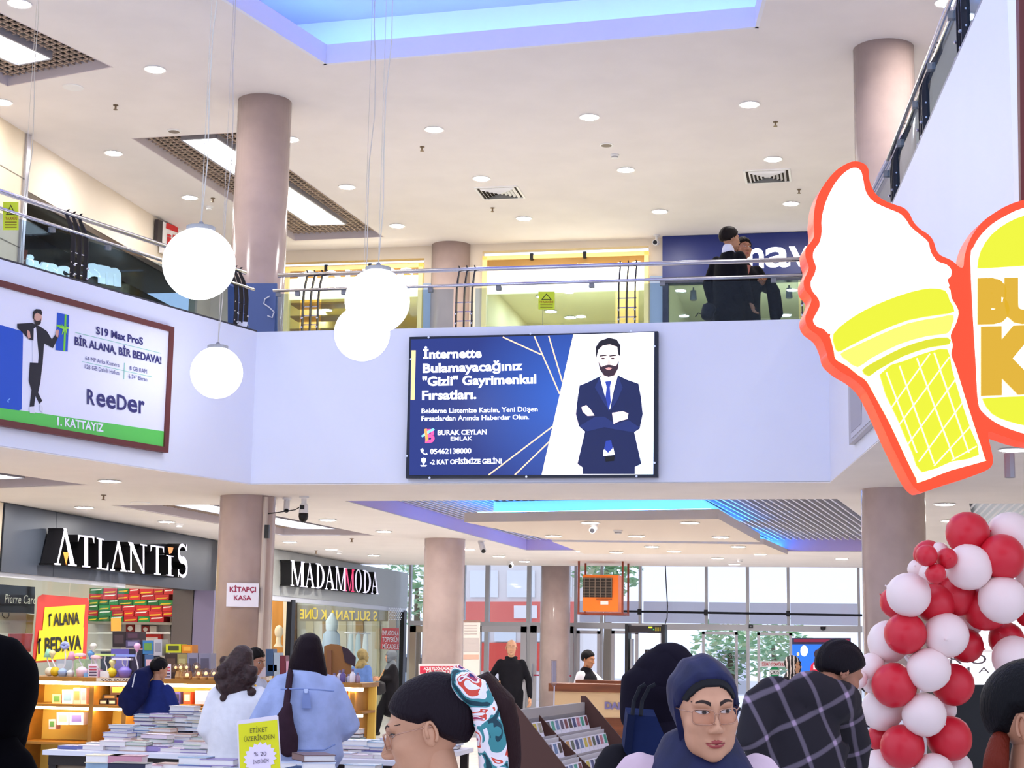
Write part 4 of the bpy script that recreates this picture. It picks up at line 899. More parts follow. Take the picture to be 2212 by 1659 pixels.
# ------------------------------------------------------------------ the street outside
structure(MB().b2((-40, YE + .6, -.16), (30, 90, -.02)).build('ground_street', mat('street_pavement', '#c9c8c6', .8)))
e = empty('street_building', (-6.5, 50, 0), 'red fronted building across the street behind the bald man', 'building')
plO = Plane((0, 50, 0), (0, -1, 0))
plO.rect('wall', 960, 1000, 1260, 1520, P('#f2ece8', .8), 0, 3, e)
plO.rect('red_band', 1005, 1300, 1240, 1348, P('#ee7f72', .7), .05, .1, e); plO.rect('red_band', 1005, 1388, 1240, 1450, P('#e5584a', .7), .05, .1, e)
for k in range(4): plO.rect('window', 1010 + k * 58, 1350, 1056 + k * 58, 1386, P('#e8eef2', .3), .08, .05, e)
for k in range(2): plO.rect('sign_panel', 1110 + k * 66, 1308, 1160 + k * 66, 1336, P('#fbf6f4', .6), .1, .05, e)
for k in range(3): plO.rect('upper_window', 1015 + k * 80, 1232, 1075 + k * 80, 1290, P('#f6f8fb', .3), .08, .05, e)
plO2 = Plane((0, 44, 0), (0, -1, 0))
e = empty('street_screen', plO2.at(1775, 1450), 'outdoor video screen with figure in red shirt on blue', 'screen')
plO2.rect('frame', 1708, 1378, 1838, 1452, P('#4c4660', .5), 0, .2, e); plO2.rect('screen', 1711, 1392, 1836, 1520, P('#2f6fd8', .4, .75), .01, .01, e)
def ell(cx, cy, rx, ry, n=16): return [(cx + rx * math.cos(2 * math.pi * k / n), cy + ry * math.sin(2 * math.pi * k / n)) for k in range(n)]
plO2.poly('planet', ell(1737, 1406, 8, 12), P('#f4f0ff', .5, 1.2), .02, .004, e); plO2.poly('planet', ell(1724, 1413, 3, 4), P('#f8c090', .5, 1), .02, .004, e)
plO2.poly('figure_hair', ell(1769, 1413, 11, 11), P('#4b3540', .5, .3), .02, .004, e); plO2.poly('figure_face', ell(1771, 1416, 5.5, 8), P('#e8a890', .5, .7), .03, .004, e)
plO2.poly('figure_shirt', [(1752, 1436), (1762, 1426), (1781, 1426), (1792, 1436), (1796, 1465), (1746, 1465)], P('#d22a3c', .5, .7), .026, .004, e); plO2.rect('figure_number', 1757, 1436, 1775, 1446, P('#f8e6e8', .5, .8), .034, .003, e)
plO2.rect('red_banner', 1715, 1380, 1835, 1387, P('#a8304a', .5), .02, .01, e)
for p0, p1 in (((1711, 1452), (1711, 1560)), ((1836, 1452), (1836, 1560))): MB().tube([plO2.at(*p0, -.1), plO2.at(*p1, -.1)], .05, 8).build('leg', P('#55555c'), e)
e = empty('street_poster', Plane((0, 38, 0), (0, -1, 0)).at(1414, 1450), 'dark street poster with orange faces seen through metal detector', 'poster'); plP = Plane((0, 38, 0), (0, -1, 0))
plP.rect('sheet', 1393, 1403, 1440, 1556, P('#4a3b36', .5), 0, .05, e)
for cx, cy, rx, ry, c in ((1403, 1432, 7, 9, '#d8906a'), (1418, 1424, 6, 8, '#e0b48c'), (1430, 1430, 6, 9, '#c9906a'), (1402, 1422, 4, 5, '#efe2d8')): plP.poly('printed_face', ell(cx, cy, rx, ry), P(c), .01, .005, e)
plP.rect('printed_line', 1398, 1406, 1433, 1408, P('#d8d0cc'), .01, .003, e)
def tree(px, py, Y, r, label, seed, h=3.4):
    rr = random.Random(seed); c = atY(px, py, Y); e = empty('street_tree', (c[0], c[1], 0), label, 'tree')
    MB().tube([(c[0], c[1], -.02), (c[0] + .05, c[1], c[2] * .6), (c[0], c[1], c[2])], [.14, .10, .05], 8).build('trunk', P('#8a7a68', .8), e)
    b = MB()
    for k in range(520):
        d = np.array([rr.gauss(0, 1) for _ in range(3)]); d = d / np.linalg.norm(d) * r * rr.random() ** .4 * np.array([1, 1, .85]); p_ = c + d
        a, u_ = rr.random() * 6.28, rr.random() * 1.2; t = np.array([math.cos(a), math.sin(a), u_ - .6]); t /= np.linalg.norm(t); n_ = np.cross(t, (rr.random(), rr.random(), 1)); n_ /= np.linalg.norm(n_); s = .09 + rr.random() * .08
        b.mi = rr.choice([0, 0, 1, 2]); b.add([p_ - t * s, p_ + n_ * s * .5, p_ + t * s, p_ - n_ * s * .5], [(0, 1, 2, 3)])
    tag(b.build('foliage', [P('#b9dcb2', .7), P('#a2cca4', .7), P('#dbe8c0', .7)], e, fixn=False), kind='stuff')
tree(900, 1270, 40, 1.3, 'pale green street tree seen between perforated sign and column', 1); tree(1310, 1230, 41, .9, 'street tree above the orange heater', 2)
tree(1575, 1400, 43, 1.1, 'street tree seen through left sliding door', 3); tree(1670, 1395, 45.5, 1.1, 'street tree seen through right sliding door', 4)
e = empty('parked_car', (-9.3, 42, 0), 'pale blue car parked outside the far left door', 'car')
cp = atY(905, 1420, 42); cp[2] = 0
MB().prism([cp + (-1.2, 0, .3), cp + (1.8, 0, .3), cp + (1.8, 0, .75), cp + (1.1, 0, .85), cp + (.6, 0, 1.35), cp + (-.7, 0, 1.38), cp + (-1.2, 0, .8)], (0, 1.6, 0)).build('body', P('#b9c6da', .3), e)
MB().prism([cp + (.5, -.01, .9), cp + (.95, -.01, .9), cp + (.52, -.01, 1.28), cp + (-.6, -.01, 1.3), cp + (-.9, -.01, .9)], (0, 1.62, 0)).build('window', P('#3d4654', .2), e)
for s in (-.7, 1.2): MB().lathe([(.1, 0), (.3, .01), (.3, .2), (.1, .21)], cp + (s, -.03, .3), 18, (0, 1, 0)).build('wheel', P('#26262a'), e)

# ------------------------------------------------------------------ orange heater, metal detector, desk
plH = Plane((0, 31, 0), (0, -1, 0)); hb = plH.at(1297, 1322); M_OR = mat('orange_heater_paint', '#ee7414', .4)
e = empty('gas_heater', hb, 'orange box heater hanging in brown frame beside the entrance column', 'heater')
a, c = plH.at(1256, 1320), plH.at(1338, 1242); rb = MB()
xa, xb, za, zb = a[0], c[0], a[2], c[2]; yf, yb_ = 31.0, 31.6
MB().b2((xa + .02, yf + .02, za), (xb - .02, yb_, zb)).build('case', M_OR, e)
gx0, gx1, gz0, gz1 = plH.at(1257, 1290)[0], plH.at(1322, 1290)[0], plH.at(1290, 1290)[2], plH.at(1290, 1248)[2]
MB().b2((gx0 + .02, yf + .0, gz0), (gx1, yf + .03, gz1)).build('grille_recess', P('#2b241f'), e)
for k in range(7): z = gz0 + .02 + (gz1 - gz0 - .04) * k / 6; MB().b2((gx0 + .02, yf - .012, z), (gx1, yf + .0, z + .014)).build('louvre', P('#6a5a4e', .4), e)
for k in range(6): x = gx0 + .04 + (gx1 - gx0 - .06) * k / 5; MB().b2((x, yf - .02, gz0), (x + .014, yf - .012, gz1)).build('grille_bar', P('#7d6a5a', .4), e)
plH.rect('label_plate', 1297, 1298, 1314, 1306, P('#e9e2dc'), .0, .004, e); plH.rect('maker_mark', 1288, 1293, 1322, 1296, P('#9a4a10'), 0, .003, e)
fr = mat('heater_frame_brown', '#7c2f17', .5); f = MB()
for x in (xa - .06, xb + .06):
    for y in (yf + .02, yb_ + .25): f.b2((x - .018, y - .018, za - .05), (x + .018, y + .018, ZC - .012))
for x in (xa - .06, xb + .06): f.b2((x - .018, yf, za - .06), (x + .018, yb_ + .27, za - .02))
for y in (yf + .02, yb_ + .25): f.b2((xa - .08, y - .018, za - .06), (xb + .08, y + .018, za - .02))
f.build('frame', fr, e)
MB().tube([atY(1437, 1217, 32.5), atY(1439, 1260, 32.6), atY(1442, 1310, 33), atY(1441, 1335, 33.4), atY(1437, 1347, 34)], .012, 6).build('hanging_cable', M_BLACKP, label='thin black cable hanging from ceiling to the metal detector', cat='cable')
plT = Plane((0, 34, 0), (0, -1, 0)); q0, q1 = plT.at(1350, 1348), plT.at(1436, 1348); zt = q0[2]
e = empty('metal_detector', ((q0[0] + q1[0]) / 2, 34, 0), 'black walk through metal detector gate at the entrance', 'metal detector')
for x, s in ((q0[0], 1), (q1[0], -1)): MB().b2((x, 34, 0), (x + s * .07, 34.5, zt)).build('side_panel', mat('detector_black', '#1b1b22', .4), e)
hd = MB().b2((q0[0] + .07, 34.03, plT.at(1350, 1366)[2]), (q1[0] - .07, 34.45, zt - .03)).build('header', mat('detector_header', '#2b262e', .4), e)
plT.rect('display', 1401, 1354, 1409, 1357, P('#c8e030', .5, 1.2), 0.0, .01, hd); plT.rect('indicator', 1411, 1359, 1413, 1361, P('#30e060', .5, 2), 0.0, .01, hd)
for k in range(4): plT.rect('key', 1415 + k * 3.4, 1355, 1416.6 + k * 3.4, 1363, P('#b0a030'), 0.0, .01, hd)
MB().b2((q0[0] + .1, 34.1, 0), (q0[0] + .14, 34.4, zt - .3)).build('inner_post', P('#b9bcc6'), e)

plD1 = Plane((0, 20.2, 0), (0, -1, 0)); M_WAL = mat('walnut_laminate', '#7d4526', .4, noise=.3, nscale=4, stretch=(.3, 1, 3)); M_CRM = mat('cream_laminate', '#ecc99a', .45)
dA, dB = plD1.at(1186, 1494), plD1.at(1480, 1494)
e = empty('info_desk', ((dA[0] + dB[0]) / 2, 20.5, 0), 'walnut and cream information desk with silver letters before the guard', 'desk')
z_t, z_b, z_m = plD1.at(1250, 1477)[2], plD1.at(1250, 1494)[2], plD1.at(1300, 1550)[2]
MB().b2((dA[0], 20.15, z_b), (dB[0], 20.65, z_t)).build('top', M_WAL, e); MB().b2((dA[0] + .06, 20.2, z_m), (dB[0], 20.6, z_b)).build('front_panel', M_CRM, e); MB().b2((dA[0] + .06, 20.19, 0), (dB[0], 20.6, z_m)).build('plinth', M_WAL, e)
MB().b2((dA[0] + .25, 20.7, z_t - .05), (dB[0], 20.95, z_t + .035)).build('rear_ledge', M_WAL, e)
plD1.text('lettering', 'DANIŞMA', 1306, 1531, 1400, 1534, 15, [P('#8a80b0', .25), P('#3a3440', .3)], .02, .02, e, bold=.05, split=True)
# standing notices
plR = Plane((0, 22.8, 0), (0, -1, 0)); e = empty('red_notice_stand', (plR.at(948, 1500)[0], 22.8, 0), 'white framed red notice stand before the marble column behind girl', 'notice stand')
plR.rect('frame', 904, 1434, 991, 1530, P('#e6dfe0'), 0, .03, e); plR.rect('red_header', 907, 1439, 988, 1455, P('#d02848'), .004, .003, e)
plR.text('lettering', 'AÇILIŞ YILDÖNÜMÜMÜZE', 915, 1447, 980, 1447.5, 6, P('#ffffff'), .01, parent=e, bold=.03); plR.text('lettering', 'ÖZEL İNDİRİMLERİ', 921, 1454, 974, 1454.3, 5.5, P('#ffffff'), .01, parent=e, bold=.03)
for x in (915, 980): q_ = plR.at(x, 1528); MB().b2((q_[0] - .02, 22.82, 0), (q_[0] + .02, 22.86, q_[2])).build('leg', P('#b0aab0'), e)
plU = Plane((0, 29, 0), (0, -1, 0)); e = empty('roll_up_banner', (plU.at(1018, 1500)[0], 29, 0), 'pale roll up banner standing right of the marble column', 'banner')
plU.poly('sheet', [(1001, 1343), (1037, 1343), (1034, 1640), (999, 1640)], P('#d6cfc8'), 0, .01, e); plU.rect('top_bar', 999, 1340, 1039, 1344, P('#8a6a60'), .01, .03, e)
plU.rect('printed_block', 1001, 1378, 1035, 1408, P('#b7adaa'), .006, .004, e); plU.rect('printed_block', 1001, 1414, 1034, 1424, P('#d8a492'), .006, .004, e)
for k in range(4): plU.rect('printed_line', 1003, 1350 + k * 6, 1030, 1352 + k * 6, P('#b3a8a4'), .006, .003, e)
q_ = plU.at(1018, 1640); MB().b2((q_[0] - .2, 28.9, 0), (q_[0] + .2, 29.15, .12)).build('base', M_GREYP, e)
# till notice on the near column
plC = Plane((-6.69 + .05, 17.28, 0), (math.sin(.38) * 0 + .0, -1, 0)); plC = Plane(np.array([-6.69, 17.62, 0]) + .332 * np.array([.34, -.94, 0]) / np.linalg.norm([.34, -.94]), (.34, -.94, 0))
e = empty('till_notice', plC.at(524, 1312), 'white paper with red serif words on the near marble column', 'notice')
plC.poly('paper', [(490, 1259), (559.5, 1260), (558, 1312), (488.5, 1310)], P('#f3effa'), .004, .003, e)
plC.text('lettering', 'KİTAPÇI', 496, 1278, 553, 1278.5, 10.5, P('#a5234a'), .008, parent=e, bold=.02); plC.text('lettering', 'KASA', 505, 1296, 543, 1296.3, 10, P('#a5234a'), .008, parent=e, bold=.02)

# small white side table with bottle behind the plaid shirted man
tp = atD(1625, 1600, 8.6); e = empty('side_table', (tp[0], tp[1], 0), 'small white side table between navy headscarf and plaid shirt', 'table')
zz = atD(1625, 1572, 8.6)[2]; MB().box((tp[0], tp[1], zz - .015), (.30, .3, .03)).build('table_top', M_WHITEP, e)
for sx in (-.12, .12):
    for sy in (-.12, .12): MB().b2((tp[0] + sx - .015, tp[1] + sy - .015, 0), (tp[0] + sx + .015, tp[1] + sy + .015, zz - .03)).build('leg', M_WHITEP, e)
bq = np.array([tp[0] - .07, tp[1] - .05, zz]); e = empty('pump_bottle', bq, 'clear pump bottle with black cap on small side table', 'bottle')
MB().lathe([(.028, 0), (.03, .01), (.03, .07), (.012, .085), (.012, .09)], bq, 14).build('flask', P('#dfe4ea', .15), e, smooth=True); MB().lathe([(.014, .09), (.014, .105), (.006, .106), (.006, .125)], bq, 10).build('pump_cap', M_BLACKP, e); MB().b2(bq + (-.03, -.006, .122), bq + (.008, .006, .13)).build('nozzle', M_BLACKP, e)
# ================================================================== big screen, billboard, lit sign, globes, balloons
plX = Plane((0, YB - .09, 0), (0, -1, 0))
def zx(x, y): return 860 + x / 3.814, 690 + y / 3.814
def zp(*pts): return [zx(*p) for p in pts]
def E_(h, s): return mat('lit_%s_%d' % (h.lstrip('#'), s * 100), h, .5, emit=s)
e = empty('advert_screen', plX.at(1150, 1033), 'large blue led advertising screen with suited man on white parapet', 'screen')
b = MB(); a_, c_ = plX.at(886, 730), plX.at(1419, 713); d_, f_ = plX.at(1418, 1029), plX.at(878, 1034)
x0, x1, zt, zb = (a_[0] + f_[0]) / 2, c_[0], (a_[2] + c_[2]) / 2, (d_[2] + f_[2]) / 2
MB().b2((x0 - .01, YB - .085, zb), (x1 + .01, YB - .001, zt)).build('casing', mat('screen_casing_black', '#141a30', .4), e)
def bluegrad():
    m = mat('screen_blue', '#0a1a60', .3, emit=1.0); nt = m.node_tree; bs = nt.nodes['Principled BSDF']; tc = nt.nodes.new('ShaderNodeTexCoord'); mp = nt.nodes.new('ShaderNodeMapping')
    mp.inputs['Location'].default_value = (-.32, 0, -.75); mp.inputs['Scale'].default_value = (.9, .9, .9); g = nt.nodes.new('ShaderNodeTexGradient'); g.gradient_type = 'SPHERICAL'; r = nt.nodes.new('ShaderNodeValToRGB')
    r.color_ramp.elements[0].color = (*lin('#152a80'), 1); r.color_ramp.elements[1].color = (*lin('#2a66d8'), 1)
    nt.links.new(tc.outputs['Object'], mp.inputs[0]); nt.links.new(mp.outputs[0], g.inputs[0]); nt.links.new(g.outputs[0], r.inputs[0]); nt.links.new(r.outputs[0], bs.inputs['Emission Color']); bs.inputs['Base Color'].default_value = (.004, .008, .03, 1); return m
plX.poly('display', zp((105, 165), (2112, 104), (2104, 1278), (92, 1284)), bluegrad(), .003, .003, e)
W_ = E_('#f4f6ff', 1.15)
plX.poly('light_panel', zp((1443, 124), (2110, 105), (2102, 1276), (1182, 1281)), W_, .005, .002, e)
plX.poly('gold_edge', zp((1443, 124), (1478, 123), (1225, 1281), (1182, 1281)), E_('#fff3cc', 1.1), .006, .001, e)
for pts in (((1600, 470), (2108, 200), (2108, 260), (1560, 520)), ((1960, 1180), (2103, 1000), (2102, 1276), (1990, 1276))): plX.poly('soft_patch', zp(*pts), E_('#cfe6f6', 1), .006, .001, e)
plX.poly('soft_patch', zp((1330, 780), (1480, 760), (1500, 1276), (1250, 1278)), E_('#ecd6da', 1), .006, .001, e)
plX.poly('gold_bar', zp((110, 255), (145, 255), (135, 662), (103, 662)), E_('#f2cf86', 1.1), .006, .002, e)
def line(p0, p1, w_, m, off=.007):
    p0, p1 = np.array(p0, float), np.array(p1, float); t = p1 - p0; t /= np.linalg.norm(t); n_ = np.array([-t[1], t[0]]) * w_ / 2
    plX.poly('gold_line', zp(tuple(p0 + n_), tuple(p1 + n_), tuple(p1 - n_), tuple(p0 - n_)), m, off, .001, e)
G_ = E_('#f0c8a0', 1.0)
for p0, p1 in (((862, 145), (1180, 290)), ((1122, 138), (1330, 612)), ((1240, 134), (1353, 515)), ((745, 1282), (1275, 880)), ((960, 1282), (1245, 1007))): line(p0, p1, 11, G_)
for body, xa, ya, xb, yb, cap, bd in (('İnternette', 205, 322, 688, 312, 74, .035), ('Bulamayacağınız', 203, 438, 1025, 415, 74, .035), ('"Gizli" Gayrimenkul', 200, 546, 1138, 525, 74, .035), ('Fırsatları.', 197, 661, 645, 652, 74, .035), ('Bekleme Listemize Katılın, Yeni Düşen', 193, 773, 1150, 757, 39, .02), ('Fırsatlardan Anında Haberdar Olun.', 192, 836, 1080, 822, 39, .02), ('BURAK CEYLAN', 325, 952, 730, 946, 40, .03), ('EMLAK', 432, 998, 612, 995, 31, .015), ('05462138000', 263, 1107, 603, 1102, 41, .03), ('-2 KAT OFİSİMİZE GELİN!', 262, 1195, 853, 1186, 39, .03)):
    a1, b1 = zx(xa, ya), zx(xb, yb); plX.text('lettering', body, *a1, *b1, cap / 3.814, W_, .008, parent=e, bold=bd)
# emblem, phone and pin icons
a1, b1 = zx(222, 1012), zx(298, 1010); plX.text('emblem', 'B', *a1, *b1, 108 / 3.814, E_('#ec4f8e', 1.0), .008, parent=e, bold=.05, ital=.1); plX.poly('emblem_stroke', zp((188, 960), (230, 925), (290, 895), (303, 910), (250, 940), (200, 972)), E_('#7fc4f4', 1.0), .009, .001, e); plX.poly('emblem_stroke', zp((215, 905), (235, 898), (248, 990), (228, 1015)), E_('#f29a4a', 1.0), .01, .001, e)
plX.poly('phone_icon', zp((183, 1070), (203, 1060), (213, 1082), (205, 1092), (222, 1108), (236, 1100), (243, 1112), (230, 1118), (205, 1108), (188, 1090)), W_, .008, .001, e)
plX.poly('pin_icon', zp((210, 1200), (190, 1165), (192, 1146), (210, 1138), (228, 1146), (230, 1165)), W_, .008, .001, e); plX.poly('pin_base', zp((182, 1200), (238, 1200), (228, 1212), (190, 1212)), W_, .008, .001, e)
SU, SU2, SK = E_('#16204e', .5), E_('#22306a', .5), E_('#f6ddd4', .95)
for nm, pts, m, off in (
    ('portrait_suit', ((1660, 470), (1560, 520), (1495, 545), (1480, 640), (1465, 780), (1490, 880), (1540, 925), (1510, 1050), (1478, 1190), (1520, 1220), (1520, 1274), (1950, 1274), (1950, 1215), (2003, 1190), (1965, 1020), (1945, 930), (1990, 900), (2015, 780), (2000, 640), (1980, 530), (1880, 495), (1810, 460)), SU, .007),
    ('portrait_shirt', ((1662, 478), (1810, 462), (1778, 580), (1745, 745), (1700, 620)), E_('#ffffff', 1.1), .009),
    ('portrait_tie', ((1705, 512), (1755, 507), (1745, 560), (1752, 680), (1735, 752), (1708, 640), (1718, 560)), E_('#2a3f9a', .7), .011),
    ('portrait_shirt_tail', ((1692, 1075), (1770, 1050), (1786, 1115), (1690, 1126)), E_('#ffffff', 1.1), .009),
    ('portrait_tie_tip', ((1712, 1000), (1755, 995), (1768, 1060), (1730, 1100), (1697, 1065)), E_('#2a3f9a', .7), .011),
    ('portrait_belt', ((1700, 1130), (1785, 1120), (1780, 1165), (1710, 1172)), E_('#0a0a14', .3), .010),
    ('portrait_forearm', ((1492, 880), (1622, 802), (1700, 800), (1790, 862), (1900, 830), (1990, 890), (1940, 930), (1780, 905), (1700, 888), (1560, 922)), SU2, .010),
    ('portrait_hand', ((1510, 722), (1550, 705), (1585, 740), (1618, 792), (1560, 796), (1520, 760)), SK, .012), ('portrait_hand', ((1762, 770), (1850, 755), (1897, 775), (1890, 820), (1820, 840), (1775, 862)), SK, .012),
    ('portrait_lapel', ((1660, 480), (1700, 620), (1742, 760), (1690, 680), (1620, 560)), SU2, .010), ('portrait_lapel', ((1812, 462), (1780, 600), (1748, 755), (1810, 660), (1850, 560)), SU2, .010),
    ('portrait_neck', ((1690, 420), (1795, 420), (1800, 470), (1730, 520), (1670, 480)), SK, .0085)):
    plX.poly(nm, zp(*pts), m, off, .001, e)
plX.poly('portrait_face', [zx(1735 + 84 * math.cos(t * math.pi / 14), 312 + (148 if math.sin(t * math.pi / 14) > 0 else 130) * math.sin(t * math.pi / 14)) for t in range(28)], SK, .012, .001, e)
plX.poly('portrait_ear', [zx(1640 + 16 * math.cos(t * math.pi / 5), 335 + 32 * math.sin(t * math.pi / 5)) for t in range(10)], SK, .011, .001, e); plX.poly('portrait_ear', [zx(1830 + 14 * math.cos(t * math.pi / 5), 330 + 30 * math.sin(t * math.pi / 5)) for t in range(10)], SK, .011, .001, e)
plX.poly('portrait_beard', zp((1650, 345), (1660, 410), (1695, 460), (1735, 474), (1780, 460), (1812, 405), (1820, 340), (1795, 385), (1765, 378), (1735, 372), (1700, 380), (1672, 392)), E_('#3a2430', .5), .013, .001, e)
plX.poly('portrait_mouth', zp((1705, 402), (1735, 394), (1765, 400), (1745, 416), (1722, 416)), E_('#d99a90', .8), .014, .001, e)
plX.poly('portrait_hair', zp((1630, 325), (1630, 225), (1660, 178), (1735, 150), (1800, 165), (1832, 215), (1830, 305), (1815, 290), (1805, 225), (1745, 205), (1685, 215), (1650, 250)), E_('#1a1420', .4), .014, .001, e)
for cx in (1688, 1768):
    plX.poly('portrait_brow', zp((cx - 30, 297), (cx + 28, 290), (cx + 30, 299), (cx - 26, 306)), E_('#2a1a22', .4), .014, .001, e); plX.poly('portrait_eye', [zx(cx + 15 * math.cos(t * math.pi / 5), 322 + 7 * math.sin(t * math.pi / 5)) for t in range(10)], E_('#4a3034', .4), .014, .001, e)
plX.poly('portrait_nose', zp((1732, 330), (1742, 330), (1752, 366), (1722, 368)), E_('#e8bfb2', .85), .013, .001, e)
for px, py in ((926, 729), (1146, 721), (1363, 715), (1414, 748), (1414, 1000), (928, 1032), (1137, 1030), (1375, 1029), (888, 776), (879, 985)):
    q_ = plX.at(px, py, .004); MB().lathe([(.012, 0), (.012, .006)], q_, 8, (0, -1, 0)).build('screw', M_CHROME, e)

# ------------------------------------------------------------------ billboard on the slanting wall
nfl = nl; plY = Plane((LA[0], LA[1], ZC), nfl)
def zy(*pts): return [(x / 3.456, 640 + y / 3.456) for x, y in pts]
e = empty('billboard', plY.at(180, 945), 'brown framed phone billboard with striding bearded man on left parapet', 'billboard')
TL, TR, BR, BL = (-260, 533), (377, 707), (364, 978), (-260, 876)
ti, tri, bri, bli = (-260, 549), (368, 716), (355.5, 965), (-260, 861)
M_BRW = mat('billboard_frame_brown', '#6b3330', .5)
for nm, q4 in (('frame_top', (TL, TR, tri, ti)), ('frame_right', (TR, BR, bri, tri)), ('frame_bottom', (BR, BL, bli, bri))): plY.poly(nm, q4, M_BRW, .07, .065, e)
BW = mat('billboard_print_white', '#efeefb', .45); plY.poly('sheet', (ti, tri, bri, bli), BW, .05, .045, e)
plY.poly('green_band', [(-260, 843), (0, 880), (356.5, 932), bri, bli], P('#63cf5c'), .052, .002, e)
NV = P('#2f2a6e')
for body, xa, ya, xb, yb, cap, bd, m in (('S19 Max ProS', 208, 721, 309, 745, 16, .03, NV), ('BİR ALANA, BİR BEDAVA!', 161.5, 744, 349, 786.5, 17, .03, NV), ('64 MP Arka Kamera', 184.6, 778, 258, 793, 9, 0, P('#4a4680')), ('128 GB Dahili Hafıza', 183.5, 796, 258, 810, 9, 0, P('#4a4680')), ('8 GB RAM', 280.7, 799, 317.5, 807, 9, 0, P('#4a4680')), ('6.74" Ekran', 278, 817, 318, 824, 9, 0, P('#4a4680')), ('1. KATTAYIZ', 124, 918, 224, 933, 18, .03, P('#f4f4fb'))):
    plY.text('lettering', body, xa, ya, xb, yb, cap, m, .056, parent=e, bold=bd)
for ch, xa, xb in (('R', 188, 205), ('e', 208.5, 228), ('e', 230, 250), ('D', 253, 274), ('e', 276, 297), ('r', 300, 312.5)):
    ya = 872 + (xa - 188) * .176; plY.text('logo_letter', ch, xa, ya, xb, ya + (xb - xa) * .176, 32 if ch in 'RD' else 40, NV, .056, parent=e, bold=.02)
for p0, p1 in (((163, 718), (348, 763)), ((178, 781), (328, 814)), ((269, 784), (268, 819))):
    t = np.array(p1, float) - p0; t /= np.linalg.norm(t); n_ = np.array([-t[1], t[0]]) * .5; plY.poly('rule_line', [tuple(np.array(p0) + n_), tuple(np.array(p1) + n_), tuple(np.array(p1) - n_), tuple(np.array(p0) - n_)], P('#8fd0b8'), .054, .002, e)
BK, BL_ = P('#1e1c28'), P('#2455c4')
for nm, pts, m, off in (
    ('large_phone', ((-220, 165), (-10, 212), (20, 218), (168, 262), (172, 300), (162, 845), (140, 852), (-230, 800)), BL_, .053),
    ('blazer', ((130, 205), (240, 198), (300, 225), (350, 260), (388, 322), (420, 280), (442, 292), (396, 386), (330, 350), (318, 515), (285, 510), (290, 440), (270, 230), (252, 240), (250, 330), (215, 320), (165, 265), (130, 235)), BK, .057),
    ('tee_shirt', ((253, 215), (298, 228), (305, 505), (246, 500), (243, 300)), P('#eceaf4'), .055),
    ('trousers', ((225, 495), (318, 500), (302, 640), (285, 720), (316, 780), (296, 802), (265, 740), (255, 822), (222, 825), (237, 700), (215, 630)), BK, .056),
    ('sneaker', ((218, 826), (255, 822), (260, 875), (224, 872)), P('#e6e4ee'), .058), ('sneaker', ((298, 798), (320, 830), (322, 872), (298, 850)), P('#e6e4ee'), .058),
    ('gift_phone', ((428, 122), (516, 140), (505, 412), (415, 402)), BL_, .054), ('ribbon', ((484, 134), (497, 137), (487, 410), (473, 408)), P('#7fd63a'), .056), ('ribbon', ((424, 210), (512, 232), (512, 246), (424, 226)), P('#7fd63a'), .056),
    ('bow', ((485, 238), (460, 205), (468, 225), (440, 232), (470, 245), (462, 288), (486, 250), (502, 290), (500, 245), (515, 230), (495, 228), (510, 206)), P('#9be050'), .058),
    ('hand', ((416, 262), (432, 246), (440, 258), (434, 308), (420, 300)), P('#d9a08c'), .059), ('hand', ((205, 252), (222, 262), (230, 310), (212, 318), (204, 290)), P('#d9a08c'), .059)):
    plY.poly(nm, zy(*pts), m, off, .002, e)
plY.poly('face', [((282 + 30 * math.cos(t * math.pi / 10)) / 3.456, 640 + (160 + 50 * math.sin(t * math.pi / 10)) / 3.456) for t in range(20)], P('#dba893'), .058, .002, e)
plY.poly('beard', zy((255, 165), (272, 185), (300, 180), (306, 165), (306, 200), (290, 216), (270, 212), (258, 195)), P('#2a2024'), .060, .002, e); plY.poly('hair', zy((246, 165), (248, 115), (270, 95), (305, 98), (316, 120), (312, 140), (280, 122), (258, 135), (254, 170)), P('#221c20'), .060, .002, e)
plY.poly('phone_logo', zy((55, 790), (58, 772), (75, 760), (78, 766), (64, 778), (66, 795)), P('#7fb0f0'), .055, .002, e)

# ------------------------------------------------------------------ partly hidden posters on the right parapet
drr = np.array([RB[0] - RA[0], RB[1] - RA[1]]); nr = np.array([-abs(drr[1]), -abs(drr[0]), 0]); plZ = Plane((RA[0], RA[1], 0), nr)
e = empty('framed_poster', plZ.at(1850, 950), 'grey framed poster on the receding parapet behind the ice cream cone', 'poster')
plZ.poly('frame', [(1832, 818), (1900, 745), (1900, 897), (1834, 961)], P('#b9b6bd', .5), .05, .045, e); plZ.poly('sheet', [(1836, 824), (1896, 760), (1896, 893), (1838, 948)], P('#c4c2cc', .4), .055, .004, e)
plZ.poly('dark_print', [(1836, 830), (1862, 805), (1860, 915), (1838, 935)], P('#a09ca6', .4), .058, .002, e)
drs = np.array([RC_[0] - RB[0], RC_[1] - RB[1]]); plZ2 = Plane((RB[0], RB[1], 0), (-abs(drs[1]), -abs(drs[0]), 0))
e = empty('brown_frame', plZ2.at(2203, 440), 'dark brown billboard frame edge on right wall at photo border', 'billboard')
plZ2.poly('frame_side', [(2192, -160), (2200, -200), (2206, 520), (2202, 500)], M_BRW, .06, .055, e); plZ2.poly('sheet', [(2201, -200), (2225, -260), (2228, 560), (2207, 520)], BW, .03, .025, e)

